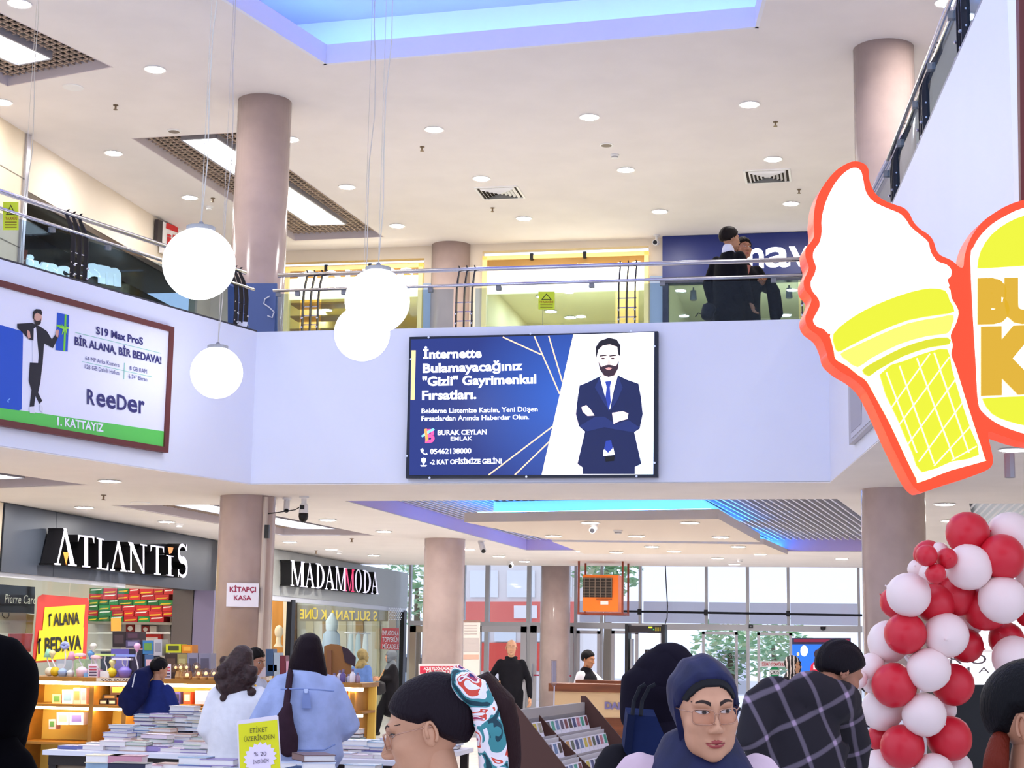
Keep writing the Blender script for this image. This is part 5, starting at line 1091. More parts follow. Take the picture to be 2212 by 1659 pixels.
# ------------------------------------------------------------------ illuminated ice cream and burger sign
SD = 6.3; sc_ = atD(1990, 700, SD); sn = -(_F * np.array([1, 1, 0])); sn /= np.linalg.norm(sn); plF = Plane(sc_, sn)
def zf(*pts): return [(1680 + x / 2.128, 320 + y / 2.128) for x, y in pts]
e = empty('ice_cream_sign', plF.at(2000, 1070), 'glowing orange edged ice cream cone sign joined to a round burger logo', 'illuminated sign')
def smoothpoly(pts, k=3):
    pts = np.array(pts, float); n = len(pts); out = []
    for i in range(n):
        p0, p1, p2, p3 = pts[i - 1], pts[i], pts[(i + 1) % n], pts[(i + 2) % n]
        for j in range(k):
            t = j / k; out.append(tuple(.5 * ((2 * p1) + (p2 - p0) * t + (2 * p0 - 5 * p1 + 4 * p2 - p3) * t * t + (3 * p1 - p0 - 3 * p2 + p3) * t ** 3)))
    return out
OUT = [(355, 60), (398, 72), (418, 100), (420, 140), (435, 185), (460, 220), (500, 245), (545, 262), (580, 275), (605, 300), (625, 340), (655, 372), (690, 395), (715, 425), (728, 465), (745, 490), (775, 505), (805, 520), (835, 547), (853, 545), (858, 505), (870, 455), (895, 400), (940, 340), (1000, 295), (1060, 262), (1132, 238), (1300, 205), (1480, 205), (1650, 250), (1780, 330), (1860, 440), (1900, 600), (1910, 800), (1900, 1020), (1840, 1180), (1740, 1280), (1560, 1345), (1350, 1368), (1180, 1360), (1090, 1342), (1020, 1318), (968, 1308), (978, 1370), (990, 1440), (965, 1478), (880, 1512), (760, 1550), (670, 1580), (640, 1570), (610, 1535), (570, 1460), (520, 1360), (470, 1250), (430, 1165), (395, 1105), (345, 1060), (290, 1028), (245, 990), (228, 960), (222, 930), (195, 870), (150, 835), (130, 805), (128, 770), (145, 730), (155, 700), (150, 680), (125, 650), (120, 610), (135, 575), (142, 545), (128, 500), (130, 460), (150, 435), (165, 410), (168, 380), (165, 330), (175, 250), (205, 180), (260, 110), (310, 75)]
plF.poly('casing', zf(*smoothpoly(OUT, 3)), mat('sign_casing_red', '#8a0d06', .35, emit=.9, ecol=(.98, .075, .006)), 0, .13, e)
ICE = [(350, 90), (378, 100), (390, 130), (405, 200), (440, 245), (500, 275), (560, 300), (590, 330), (610, 360), (650, 395), (690, 430), (705, 480), (735, 520), (775, 535), (798, 560), (795, 590), (780, 605), (785, 640), (700, 628), (600, 648), (480, 690), (380, 735), (300, 790), (245, 850), (215, 830), (180, 815), (165, 790), (175, 765), (195, 725), (190, 690), (160, 650), (155, 610), (172, 575), (178, 540), (165, 500), (170, 465), (195, 430), (205, 380), (205, 320), (225, 240), (265, 160), (310, 110)]
plF.poly('ice_cream_face', zf(*smoothpoly(ICE, 3)), mat('sign_white_lit', '#fff8f0', .4, emit=1.6, ecol=(1, .985, .97)), .012, .012, e)
CONE = [(245, 850), (300, 790), (380, 735), (480, 690), (600, 648), (700, 628), (785, 640), (800, 690), (830, 745), (822, 800), (795, 860), (805, 905), (798, 950), (820, 1010), (860, 1140), (905, 1280), (950, 1420), (945, 1440), (800, 1480), (655, 1535), (640, 1520), (590, 1420), (520, 1270), (450, 1140), (410, 1070), (370, 1040), (320, 1000), (270, 970), (260, 930), (250, 890)]
plF.poly('cone_back', zf(*smoothpoly(CONE, 3)), mat('sign_cone_rim_lit', '#fff6c0', .4, emit=1.4, ecol=(1, .95, .55)), .010, .010, e)
YL1, YL2, YL3 = mat('sign_yellow_lit', '#4a4800', .4, emit=1.0, ecol=(.80, .84, .012)), mat('sign_pale_yellow_lit', '#4a4810', .4, emit=1.05, ecol=(.86, .88, .14)), mat('sign_yellow_deep_lit', '#4a4800', .4, emit=.95, ecol=(.74, .76, .004))
plF.poly('cone_rim', zf(*smoothpoly([(258, 852), (320, 795), (400, 745), (500, 700), (610, 662), (700, 645), (770, 655), (790, 700), (812, 750), (740, 765), (600, 790), (450, 850), (330, 910), (280, 935), (262, 905)], 2)), YL1, .022, .01, e)
plF.poly('cone_band', zf(*smoothpoly([(290, 945), (340, 918), (460, 862), (600, 805), (740, 778), (808, 768), (800, 815), (780, 850), (690, 862), (560, 900), (430, 965), (370, 1005), (320, 975)], 2)), YL2, .02, .01, e)
plF.poly('cone_ring', zf(*smoothpoly([(390, 1020), (440, 985), (570, 918), (690, 880), (780, 870), (790, 900), (700, 915), (580, 955), (460, 1020), (420, 1048)], 2)), YL3, .02, .01, e)
plF.poly('cone_body', zf(*smoothpoly([(470, 1040), (590, 975), (700, 935), (780, 925), (800, 1010), (840, 1150), (890, 1300), (925, 1410), (800, 1440), (665, 1490), (620, 1400), (550, 1240)], 2)), YL1, .02, .01, e)
WL_ = mat('sign_waffle_line_lit', '#fbf6a0', .4, emit=1.1, ecol=(1, .96, .42))
def fline(p0, p1, w_=6, off=.026):
    p0, p1 = np.array(p0, float), np.array(p1, float); t = p1 - p0; t /= np.linalg.norm(t); n_ = np.array([-t[1], t[0]]) * w_ / 2
    plF.poly('waffle_line', zf(tuple(p0 + n_), tuple(p1 + n_), tuple(p1 - n_), tuple(p0 - n_)), WL_, off, .006, e)
for p0, p1 in (((500, 1030), (640, 1400)), ((560, 1000), (720, 1450)), ((640, 965), (810, 1425)), ((720, 940), (880, 1400)), ((525, 1190), (700, 945)), ((560, 1270), (790, 960)), ((600, 1360), (820, 1060)), ((650, 1440), (850, 1170)), ((720, 1460), (885, 1280)), ((800, 1435), (915, 1370))): fline(p0, p1)
plF.poly('foot_band', zf((665, 1500), (925, 1420), (945, 1440), (800, 1480), (655, 1532)), mat('sign_white_lit', '#fff8f0'), .022, .01, e)
logo = plF.poly('logo_face', zf(*smoothpoly([(890, 500), (905, 450), (935, 400), (985, 350), (1050, 310), (1132, 275), (1300, 240), (1480, 240), (1640, 285), (1760, 365), (1830, 480), (1865, 620), (1870, 800), (1860, 1000), (1805, 1150), (1715, 1240), (1550, 1305), (1350, 1328), (1180, 1318), (1090, 1296), (1010, 1262), (950, 1215), (925, 1165), (915, 1000), (900, 750)], 3)), mat('sign_white_lit', '#fff8f0'), .012, .012, e)
plF.poly('top_bun', zf(*smoothpoly([(920, 540), (935, 470), (985, 395), (1060, 340), (1150, 305), (1300, 275), (1480, 278), (1620, 320), (1730, 400), (1790, 480), (1800, 520), (1600, 520), (1300, 530), (1050, 545), (935, 552)], 2)), YL1, .02, .01, logo)
plF.poly('bottom_bun', zf(*smoothpoly([(945, 1160), (965, 1148), (1130, 1140), (1400, 1130), (1700, 1120), (1780, 1125), (1750, 1180), (1660, 1240), (1500, 1280), (1330, 1292), (1170, 1280), (1060, 1255), (985, 1220)], 2)), YL1, .02, .01, logo)
OC = mat('sign_ochre_lit', '#3a2800', .4, emit=1.0, ecol=(.72, .42, .006))
for body, xa, ya, xb, yb, cap in (('BURGER', 920, 788, 1800, 770, 190), ('KING', 935, 1105, 1780, 1080, 285)):
    (p0,), (p1,) = zf((xa, ya)), zf((xb, yb)); plF.text('lettering', body, *p0, *p1, cap / 2.128, OC, .022, .008, logo, bold=.09)
# steel supports down to the stall roof
for px in (2060, 2180): q_ = plF.at(px, 980, -.1); MB().tube([q_, (q_[0], q_[1], 2.3)], .02, 8).build('support_post', M_GREYP, e)

# ------------------------------------------------------------------ white globe pendants
M_GLOBE = mat('globe_opal', '#ffffff', .4, emit=4.5, ecol=(.90, .95, 1.0)); M_CORD = mat('pale_cord', '#cfc9bf', .6)
def globe(px, py, r, label, D=.5, zc=8.62):
    d = FPX * D / (2 * r); c = atD(px, py, d); R_ = D / 2; e = empty('globe_pendant', c - (0, 0, R_), label, 'pendant lamp')
    MB().ball(c, R_, 40, 28).build('globe', M_GLOBE, e, smooth=True)
    MB().lathe([(.10, R_ * .93), (.10, R_ + .012), (.03, R_ + .02), (.012, R_ + .05)], c, 20).build('cap', M_GREYP, e)
    t = c + (0, 0, R_ + .04)
    MB().tube([t, t + (.0, 0, (zc - t[2]))], .0025, 6).build('steel_wire', M_CORD, e)
    k = 9; pts = [t + ((.04 + .02 * math.sin(i * 1.7)) * math.sin(math.pi * i / k), .02 * math.sin(i * 2.1), (zc - t[2]) * i / k) for i in range(k + 1)]
    MB().tube(pts, .0042, 6).build('power_cord', M_CORD, e)
globe(430, 570, 78, 'largest white globe lamp in front of the slanting railing'); globe(468, 805, 56, 'white globe lamp hanging lowest, right of the phone billboard')
globe(28, 778, 56, 'white globe lamp cut by left photo edge before billboard'); globe(815, 650, 70, 'white globe lamp before yellow shop, upper of the overlapping pair'); globe(782, 720, 60, 'white globe lamp, lower and farther of the overlapping pair')

# ------------------------------------------------------------------ balloons of the arch
BD = 8.2; rb = random.Random(5)
M_RB = mat('red_balloon_latex', '#cf1f33', .38, spec=.5); M_WB = mat('white_balloon_latex', '#f4e2de', .38, spec=.5)
def balloon_mesh(m, nm):
    prof = [(.02, -1.12), (.045, -1.10), (.03, -1.04), (.10, -1.0), (.35, -.93), (.62, -.78), (.84, -.55), (.97, -.22), (1, .08), (.94, .40), (.80, .64), (.58, .83), (.30, .96), (.1, 1.0), (0, 1.003)]
    b = MB().lathe(prof, (0, 0, 0), 24); return b.mesh(nm, m, smooth=True)
BMR, BMW = balloon_mesh(M_RB, 'balloon'), balloon_mesh(M_WB, 'balloon')
balls = [(860, 255, 132, 0, 'R'), (1110, 262, 138, .05, 'W'), (1065, 400, 140, -.1, 'R'), (612, 388, 66, -.22, 'R'), (735, 405, 64, -.18, 'R'), (668, 497, 62, -.22, 'R'), (868, 458, 140, -.12, 'W'), (622, 385, 90, .1, 'R'), (640, 500, 76, .05, 'W'), (505, 622, 134, -.12, 'W'), (430, 668, 98, .12, 'R'), (665, 675, 120, -.02, 'R'), (790, 628, 125, .02, 'R'), (1065, 650, 145, -.14, 'W'), (965, 705, 135, 0, 'R'), (870, 775, 92, .14, 'W'), (485, 855, 127, -.1, 'R'), (730, 865, 138, -.1, 'W'), (850, 925, 105, .08, 'R'), (385, 905, 128, .06, 'W'), (285, 1050, 82, .02, 'W'), (202, 1128, 58, -.02, 'W'), (418, 1165, 135, -.08, 'R'), (628, 1070, 132, -.14, 'W'), (770, 1158, 128, .02, 'R'), (350, 1310, 128, .08, 'W'), (600, 1340, 133, -.12, 'W'), (735, 1310, 60, .12, 'W'), (330, 1480, 78, .14, 'R'), (470, 1530, 133, -.08, 'R'), (748, 1482, 136, -.02, 'R'), (330, 1660, 112, .0, 'W'), (655, 1690, 122, -.12, 'W'), (800, 1660, 92, .1, 'W'), (1250, 720, 110, .02, 'R'), (1090, 890, 108, .08, 'R'), (1135, 1000, 132, -.06, 'W'), (275, 1170, 42, .05, 'W'), (690, 365, 58, .06, 'W'), (560, 470, 62, .1, 'W'), (1230, 500, 90, -.02, 'W')]
cw = {'R': 'red', 'W': 'white'}
where = ['at the very top of the arch', 'at top right touching photo edge', 'large and front right of the arch top', 'small, upper left of three in cluster', 'small, right of three in cluster', 'small, lower of three in cluster', 'right of the small red cluster', 'behind the small red cluster', 'peeping under the small red cluster', 'left shoulder of the arch, large', 'peeping left behind the shoulder balloon', 'below the small red cluster, nearer left', 'right below the small cluster and white balloon', 'large, right half above photo edge', 'behind large right white balloon', 'peeping low behind the right balloons', 'left below the shoulder balloon', 'beside it at the middle of the arch leg', 'peeping right behind the middle white balloon', 'left edge of leg, behind upper balloons', 'half sized, at left edge beside bending man', 'smallest, nearest the head of bending man', 'left of the leg beside small white balloons', 'centre of leg, above crossing red pair', 'right of the leg at middle height', 'left of the leg below two small ones', 'large front centre of lower leg', 'peeping small at right of lower leg', 'peeping at left of lower leg', 'front left near photo bottom', 'front right near photo bottom', 'lower left corner of the leg', 'bottom centre cut by photo edge', 'bottom right peeping behind red one', 'at right photo edge, mid height', 'behind the white one near right edge', 'near right edge above dark head', 'tiny, behind the smallest pair', 'peeping between the small red cluster', 'peeping left behind small cluster', 'right edge, upper part']
for (x, y, r, dz, c), wh in zip(balls, where):
    p = atD(1780 + x / 2.769, 1060 + y / 2.769, BD + dz); R_ = r / 2.769 * (BD + dz) / FPX
    place(BMR if c == 'R' else BMW, 'balloon', p, rot=(math.radians(rb.uniform(60, 120)), rb.uniform(-.4, .4), rb.uniform(0, 6.28)), scale=R_ * .985, label='%s balloon %s' % (cw[c], wh), cat='balloon', group='balloons of the arch')
# arch pole behind the balloons
pp = [atD(1780 + 600 / 2.769, 1659, BD + .25)]; pp[0][2] = 0
MB().tube([pp[0], (pp[0][0], pp[0][1], 1.5), atD(1780 + 420 / 2.769, 1060 + 900 / 2.769, BD + .3), atD(1780 + 560 / 2.769, 1060 + 650 / 2.769, BD + .3), atD(1780 + 800 / 2.769, 1060 + 450 / 2.769, BD + .3), atD(1780 + 1200 / 2.769, 1060 + 380 / 2.769, BD + .3)], .015, 8).build('arch_pole', M_WHITEP, label='thin white pole hidden behind the balloon arch', cat='pole')
# stall board behind the arch
plJ = Plane(atD(2100, 1430, 9.3), sn)
e = empty('stall_board', (plJ.at(2120, 1600)[0], plJ.at(2120, 1600)[1], 0), 'white glowing stall board with thin letters over black lower panel', 'board')
plJ.rect('lit_sheet', 2040, 1340, 2330, 1479, mat('board_lit', '#ffffff', .4, emit=.95, ecol=(.95, .96, 1)), 0, .03, e)
a1 = plJ.at(2040, 1479); 
plJ.rect('lower_panel', 2040, 1479, 2330, 1900, P('#0c0b0e', .5), .0, .4, e); plJ.rect('rule_line', 2050, 1406, 2212, 1407.2, P('#b08a80'), .006, .002, e)
plJ.text('lettering', 'ROYAL', 2052, 1434, 2260, 1435, 21, P('#6a5a58'), .006, parent=e, space=1.5); plJ.text('lettering', 'MATIK', 2072, 1453, 2240, 1454, 12, P('#6a5a58'), .006, parent=e, space=1.9)
# ================================================================== gift kiosk before the column
YK = 16.0; plKi = Plane((0, YK, 0), (0, -1, 0))
def zk(x, y): return x / 4.608, 1340 + y / 4.608
M_KW = mat('kiosk_wood', '#a9742c', .5, noise=.2, nscale=4, stretch=(.3, 1, 2)); M_KIN = mat('kiosk_inner_yellow', '#f6d264', .55)
kx0, kx1 = plKi.at(40, 1480)[0], plKi.at(782, 1480)[0]; zt = plKi.at(300, 1466)[2]; zl = plKi.at(300, 1475)[2]; zs = plKi.at(250, 1523)[2]
e = KIOSK = empty('gift_kiosk', ((kx0 + kx1) / 2, YK + .3, 0), 'long wooden gift kiosk counter with glowing strip under its top', 'kiosk')
MB().b2((kx0, YK, zl), (kx1, YK + .62, zt)).build('counter_top', M_KW, e)
MB().b2((kx0, YK + .01, zl - .035), (kx1, YK + .05, zl - .002)).build('light_strip', mat('warm_strip_light', '#fff4d0', .5, emit=34, ecol=(1, .82, .48)), e)
MB().b2((kx0, YK + .5, 0), (kx1, YK + .55, zl)).build('back_board', M_KIN, e)
for px in (42, 196, 268, 470, 620, 760): x = plKi.at(px, 1500)[0]; MB().b2((x - .025, YK + .02, 0), (x + .025, YK + .5, zl)).build('divider', M_KW, e)
for z in (zs - .03, zs - .42): MB().b2((kx0, YK + .03, z), (kx1, YK + .5, z + .025)).build('shelf_board', M_KW, e)
MB().b2((kx0, YK + .04, zs - .06), (kx1, YK + .07, zs - .035)).build('light_strip', mat('warm_strip_light', '#fff4d0'), e)
MB().b2((kx0, YK + .02, 0), (kx1, YK + .5, .12)).build('plinth', M_KW, e)
plKi.rect('shelf_sign', 208, 1464.5, 290, 1471.5, P('#e8d8c4'), .012, .01, e); plKi.text('sign_lettering', 'ÇOK SATANLAR', 219, 1470.5, 300, 1471.5, 5, P('#4a3020'), .016, parent=e, bold=.02)
# things on the counter
plT1 = Plane((0, YK + .2, 0), (0, -1, 0)); plT2 = Plane((0, YK + .42, 0), (0, -1, 0))
def lamp_small(bx, by, hx, hy, shape, hc, bc, label, base='ball', br=34):
    b0 = plT1.at(*zk(bx, by)); b0[2] = zt; k = np.linalg.norm(plT1.at(0, 0) - plT1.at(1 / 4.608, 0)); h = plT1.at(*zk(hx, hy)); R_ = br * k; e = empty('table_lamp', b0, label, 'table lamp', 'novelty lamps on the gift kiosk')
    if base == 'ball': MB().ball(b0 + (0, 0, R_), R_, 16, 10).build('base', P(bc, .4), e, smooth=True)
    elif base == 'cup': MB().lathe([(R_ * .75, 0), (R_, R_ * 1.1), (R_ * .95, R_ * 1.2), (R_ * .5, R_ * 1.6), (R_ * .2, R_ * 1.7)], b0, 16).build('base', P(bc, .4), e, smooth=True)
    else: MB().b2(b0 + (-R_, -.05, 0), b0 + (R_, .05, R_ * 1.3)).build('base', P(bc, .4), e)
    t = b0 + (0, 0, R_ * 1.3); m_ = (t + h) / 2 + (.02 * (1 if hx > bx else -1), 0, .02)
    MB().tube([t, t * .6 + m_ * .4 + (.012, 0, 0), m_, h], .007, 6).build('stem', P('#ecebf2', .4), e)
    r = {'ball': 30, 'flower': 40, 'disc': 50, 'cone': 36, 'bar': 85, 'bulb': 30}[shape] * k
    b = MB()
    if shape in ('ball', 'bulb'): b.lathe([(.01, -r * 1.5), (r * .55, -r * .7), (r, 0), (r * .85, r * .55), (r * .4, r * .95), (.0, r * 1.02)], h, 16)
    elif shape == 'flower':
        for i in range(8): b.ball(h + (r * .55 * math.cos(i * math.pi / 4), 0, r * .45 * math.sin(i * math.pi / 4)), (r * .5, .03, r * .42), 10, 6)
    elif shape == 'disc': b.lathe([(r * .9, -.012), (r, 0), (r * .9, .02), (r * .4, .026)], h, 20)
    elif shape == 'cone': b.lathe([(r, -r), (r * .45, r * .9), (r * .4, r * .92)], h, 18)
    elif shape == 'bar': b.b2(h + (-r, -.03, -.012), h + (r, .03, .012))
    b.build('shade', P(hc, .45), e, smooth=shape in ('ball', 'bulb', 'cone'))
for a in ((490, 550, 480, 325, 'cone', '#9fe0c0', '#e9e0c8', 'small lamp with mint cone shade and cream ball base', 'ball', 38), (545, 560, 520, 330, 'ball', '#f6e6b0', '#e8c62a', 'small lamp with yellow ball base, left end of kiosk', 'ball', 40), (620, 560, 645, 250, 'flower', '#a9b4ec', '#a9c4ec', 'lamp with lilac blue flower shade before sale poster', 'cup', 40), (700, 555, 712, 350, 'cone', '#f0a9c8', '#dfe6ea', 'lamp with pink cone shade on the kiosk', 'cup', 34), (812, 566, 795, 350, 'disc', '#f0c2cc', '#f0d4e4', 'lamp with pale pink disc shade and cupcake base', 'cup', 50), (880, 560, 905, 335, 'bulb', '#6fa8e0', '#7fb4e6', 'slim sky blue bottle shaped lamp on the kiosk', 'box', 24), (950, 570, 930, 260, 'bulb', '#e6e2da', '#f0bcd4', 'lamp with off white bulb and pink square base', 'box', 48), (1060, 545, 1050, 345, 'bar', '#cfe48a', '#eceef2', 'white lamp with lime green strip head on the kiosk', 'box', 40), (1110, 572, 1120, 420, 'ball', '#f2e6a0', '#e8cf2e', 'squat lamp with yellow ball base near kiosk sign', 'ball', 42), (1240, 575, 1255, 350, 'bar', '#8fa4ee', '#8e7fd8', 'violet reading lamp with blue bar head on the kiosk', 'cup', 56), (1370, 560, 1367, 262, 'bulb', '#eeb4dc', '#a9c8f4', 'tall lamp with pink balloon shaped shade beside the hooded man', 'box', 30), (1255, 520, 1220, 385, 'bar', '#e6e4f2', '#e07a90', 'white folding bar lamp with coral base on the kiosk', 'cup', 36), (985, 556, 960, 370, 'disc', '#f4c4cc', '#f4e6ec', 'small pink disc lamp behind the white price card', 'cup', 30)): lamp_small(*a)
def card(x0, y0, x1, y1, label):
    e = empty('price_card', plT1.at(*zk((x0 + x1) / 2, y1)), label, 'card'); a, b = zk(x0, y0), zk(x1, y1)
    plT1.rect('paper', *a, *b, P('#f2ecf8'), .08, .004, e)
    for k in range(4): plT1.rect('printed_line', a[0] + 2, a[1] + (b[1] - a[1]) * (.18 + .2 * k), b[0] - 2, a[1] + (b[1] - a[1]) * (.28 + .2 * k), P('#c0405a' if k < 2 else '#5a4a66'), .084, .002, e)
card(878, 432, 970, 570, 'white price card with red lines between kiosk lamps'); card(1620, 435, 1702, 588, 'white arched price card right of the hooded man')
for i, (x, y, r, hi) in enumerate(((1750, 585, 36, 470), (1797, 585, 38, 470), (1858, 585, 36, 468), (1955, 585, 38, 465), (1862, 590, 48, 545), (1975, 588, 44, 530), (2050, 588, 44, 528), (2130, 588, 42, 530))):
    b0 = plT1.at(*zk(x, 588)); b0[2] = zt; k = np.linalg.norm(plT1.at(0, 0) - plT1.at(1 / 4.608, 0)); c = plT1.at(*zk(x, hi), .06 if hi > 500 else -.06); b0[1] = c[1]; R_ = r * k
    e = empty('snow_globe', b0, 'glass globe with %s, %s from the hooded man along kiosk' % ('copper ring on tall stand' if hi < 500 else 'warm light on gold base', ['first', 'second', 'third', 'fifth', 'fourth', 'sixth', 'seventh', 'eighth'][i]), 'snow globe', 'glass globes on the kiosk')
    MB().ball(c, R_, 16, 10).build('globe', glassmat('globe_glass', '#f2e6dc', .25), e, smooth=True)
    MB().lathe([(R_ * .7, 0), (R_ * .8, .02), (R_ * .55, max(.03, c[2] - b0[2] - R_ * .85))], b0, 14).build('stand', P('#c9a066', .4), e); MB().ball(c, R_ * .35, 8, 6).build('ornament', P('#ffe0a8', .5, 1.5), e)
def kbox(x0, y0, x1, y1, col, label, band=None, depth=.14, pl=None, off=0.0):
    a, b = zk(x0, y0), zk(x1, y1); return boxthing(pl or plT2, a[0], a[1], b[0], b[1], col, label, depth, band, off=off)
for a in ((1120, 112, 1250, 270, '#2c2226', 'black gift box with white lines stacked behind kiosk lamps', '#4a3a40'), (1252, 115, 1390, 195, '#3a2a34', 'wide dark plum gift box at top of kiosk stack', '#54384a'), (1252, 197, 1390, 275, '#544a6a', 'violet grey gift box with clear window in kiosk stack', '#8a80a8'), (1105, 285, 1285, 580, '#6a62b4', 'tall violet printed box behind the blue bar lamp', '#8a86d0'), (1290, 290, 1415, 580, '#2e2c3c', 'tall black box behind pink balloon lamp', '#3e3a52'), (1000, 310, 1062, 580, '#38424e', 'dark slate box behind lime green strip lamp', '#4a5866'), (1420, 200, 1525, 335, '#3f7ab0', 'picture box with blue sky and green field above hooded man', '#6a9a4a'), (1530, 190, 1612, 352, '#b4b4bc', 'silver foil packet box behind the hooded man', '#8e8e9a'), (1440, 340, 1530, 580, '#4a6a96', 'blue product box standing behind hooded man head', '#e0b8c0'), (1650, 236, 1802, 322, '#c9cf22', 'lime yellow box with black tool picture', '#4a4a2a'), (1640, 330, 1762, 580, '#3a2a24', 'black brown box under the lime yellow box', '#5a4438'), (1810, 245, 1912, 325, '#e08a1e', 'orange box leaning beside lime yellow box', '#f0b040'), (1765, 332, 1862, 580, '#9a8f5a', 'olive clear box behind first glass globes', '#b8b07a'), (1866, 328, 1972, 580, '#8c8ba2', 'grey appliance box behind glass globes, left of two', '#5c5a70'), (1980, 328, 2096, 580, '#85849c', 'grey appliance box behind glass globes, right of two', '#5c5a70'), (740, 385, 850, 580, '#a8c8a0', 'pale green clear box behind pink disc lamp', '#c8dcc0'), (560, 390, 650, 580, '#b8c4d8', 'pale blue clear box behind lilac flower lamp', '#d8e0ec')):
    kbox(*a[:4], a[4], a[5], a[6], .16, plT2)
# things on the lit shelves
plS1 = Plane((0, YK + .16, 0), (0, -1, 0))
for a in ((520, 735, 605, 835, '#f0b890', 'peach gift box with cactus picture on lit kiosk shelf', '#5a8a4a'), (618, 690, 725, 835, '#efe9ee', 'white gift box with plant picture on lit kiosk shelf', '#7aa0c4'), (730, 672, 800, 835, '#f0b4ac', 'pink gift box with orange label on lit kiosk shelf', '#f08a5a'), (803, 675, 858, 835, '#f2c6c4', 'pale pink gift box at end of lit shelf section', '#d89aa8'), (1095, 645, 1245, 742, '#4a3020', 'brown open display box high on lit kiosk shelf', '#e0a030'), (985, 790, 1065, 842, '#2a2226', 'small black box with white words, first on kiosk shelf', '#d8c8b8'), (1075, 790, 1155, 842, '#2a2226', 'small black box with white words, second on kiosk shelf', '#d8c8b8'), (1160, 770, 1240, 842, '#7a3a1e', 'rust brown box beside the small black boxes', '#c87a30'), (1020, 740, 1160, 786, '#3a2a22', 'flat dark box on top of small black boxes', '#8a6a40'), (1708, 712, 1795, 835, '#4a3f8a', 'violet gadget box on lit shelf beside reaching hand', '#2a2440'), (1825, 715, 1900, 835, '#d84a2a', 'red orange gadget box on lit shelf beside reaching hand', '#f0c8a0'), (1940, 700, 2085, 835, '#d0a0c0', 'colourful camera gift box on lit kiosk shelf', '#f2e2ee')): kbox(*a[:4], a[4], a[5], a[6], .12, plS1)
for a in ((565, 915, 680, 1040, '#f2f0ee', 'white gift box with green leaf on lower lit shelf', '#a8c49a'), (690, 920, 830, 1040, '#dcd6f0', 'lilac white gift box on lower lit shelf', '#7a6ab4'), (485, 985, 550, 1085, '#f0b8b8', 'pink gift box with cactus on lower lit shelf', '#5a8a4a'), (1830, 900, 1950, 1030, '#e8c02a', 'golden yellow toy box on lower lit shelf', '#f0d870')): kbox(*a[:4], a[4], a[5], a[6], .12, plS1)
# right end of the kiosk behind the women
plS3 = Plane((0, YK + .3, 0), (0, -1, 0))
for i, (x0, y0, x1, y1, c, l) in enumerate(((574, 1402, 590, 1460, '#3f5a7c', 'slate blue file box on kiosk right of the column'), (591, 1410, 604, 1462, '#b4c4cc', 'pale clear box on kiosk right of the column'), (605, 1416, 617, 1463, '#7a2a34', 'maroon box on kiosk beside dark haired woman'), (618, 1428, 628, 1464, '#e2a8b8', 'pink box on kiosk beside dark haired woman'), (556, 1442, 574, 1462, '#c8c0cc', 'grey white carton on kiosk near the column base'), (579, 1436, 598, 1450, '#2f6fb0', 'bright blue packet on kiosk right of the column'))):
    boxthing(plS3, x0, y0, x1, y1, c, l, .12, None, off=0)
for i, (px, c, h) in enumerate(((722, '#d8d0e4', 20), (731, '#f2eef6', 26), (741, '#6a5a9a', 28), (751, '#e8e2ee', 18), (762, '#f6f2f8', 30), (770, '#b89ab0', 22))):
    q_ = plS3.at(px, 1461 - (14 if i > 2 else 0)); q_[2] = zt; k = 16.3 / FPX
    e = empty('perfume_bottle', q_ + (0, .05 * (i % 2), 0), '%s bottle on kiosk end behind denim jacket, %s from her hair' % (['grey lilac', 'white', 'violet', 'ivory', 'milky white', 'dusty rose'][i], ['first', 'second', 'third', 'fourth', 'fifth', 'sixth'][i]), 'bottle', 'bottles on the kiosk end'); q_ = WL[e.name]
    MB().lathe([(.028, 0), (.03, .01), (.03, h * k * .6), (.012, h * k * .75), (.012, h * k * .8)], q_, 12).build('flask', P(c, .2), e, smooth=True); MB().lathe([(.014, h * k * .8), (.014, h * k)], q_, 10).build('stopper', P('#8a7a9a', .3), e)
e = empty('cardboard_display', plS3.at(725, 1440), 'brown cardboard display with cut top edge on kiosk end', 'display stand')
plS3.poly('card_back', [(700, 1396), (714, 1391), (728, 1392), (742, 1398), (752, 1412), (758, 1430), (758, 1463), (700, 1461)], P('#9a6a3a', .7), -.12, .02, e); plS3.poly('dark_figure', [(738, 1396), (752, 1402), (768, 1420), (766, 1440), (745, 1430)], P('#3a2630', .6), -.1, .02, e)
for i, (px, c) in enumerate(((556, '#e0462a'), (564, '#f0a030'), (572, '#e86a3a'), (580, '#d83a4a'), (745, '#f0b040'), (757, '#e8783a'), (766, '#f2d070'))):
    boxthing(plS1, px - 4, 1492, px + 4, 1522, c, '%s packet upright on lit kiosk shelf %s' % (['scarlet', 'amber', 'orange', 'crimson', 'light amber', 'burnt orange', 'sand yellow'][i], 'beside curly hair' if i < 4 else 'beside denim elbow'), .05, None, name='gift_packet', cat='packet', off=0)
boxthing(plS3, 706, 1405, 716, 1463, '#8a5a34', 'tall tan carton beside cardboard display on kiosk', .1, None, off=-.1)

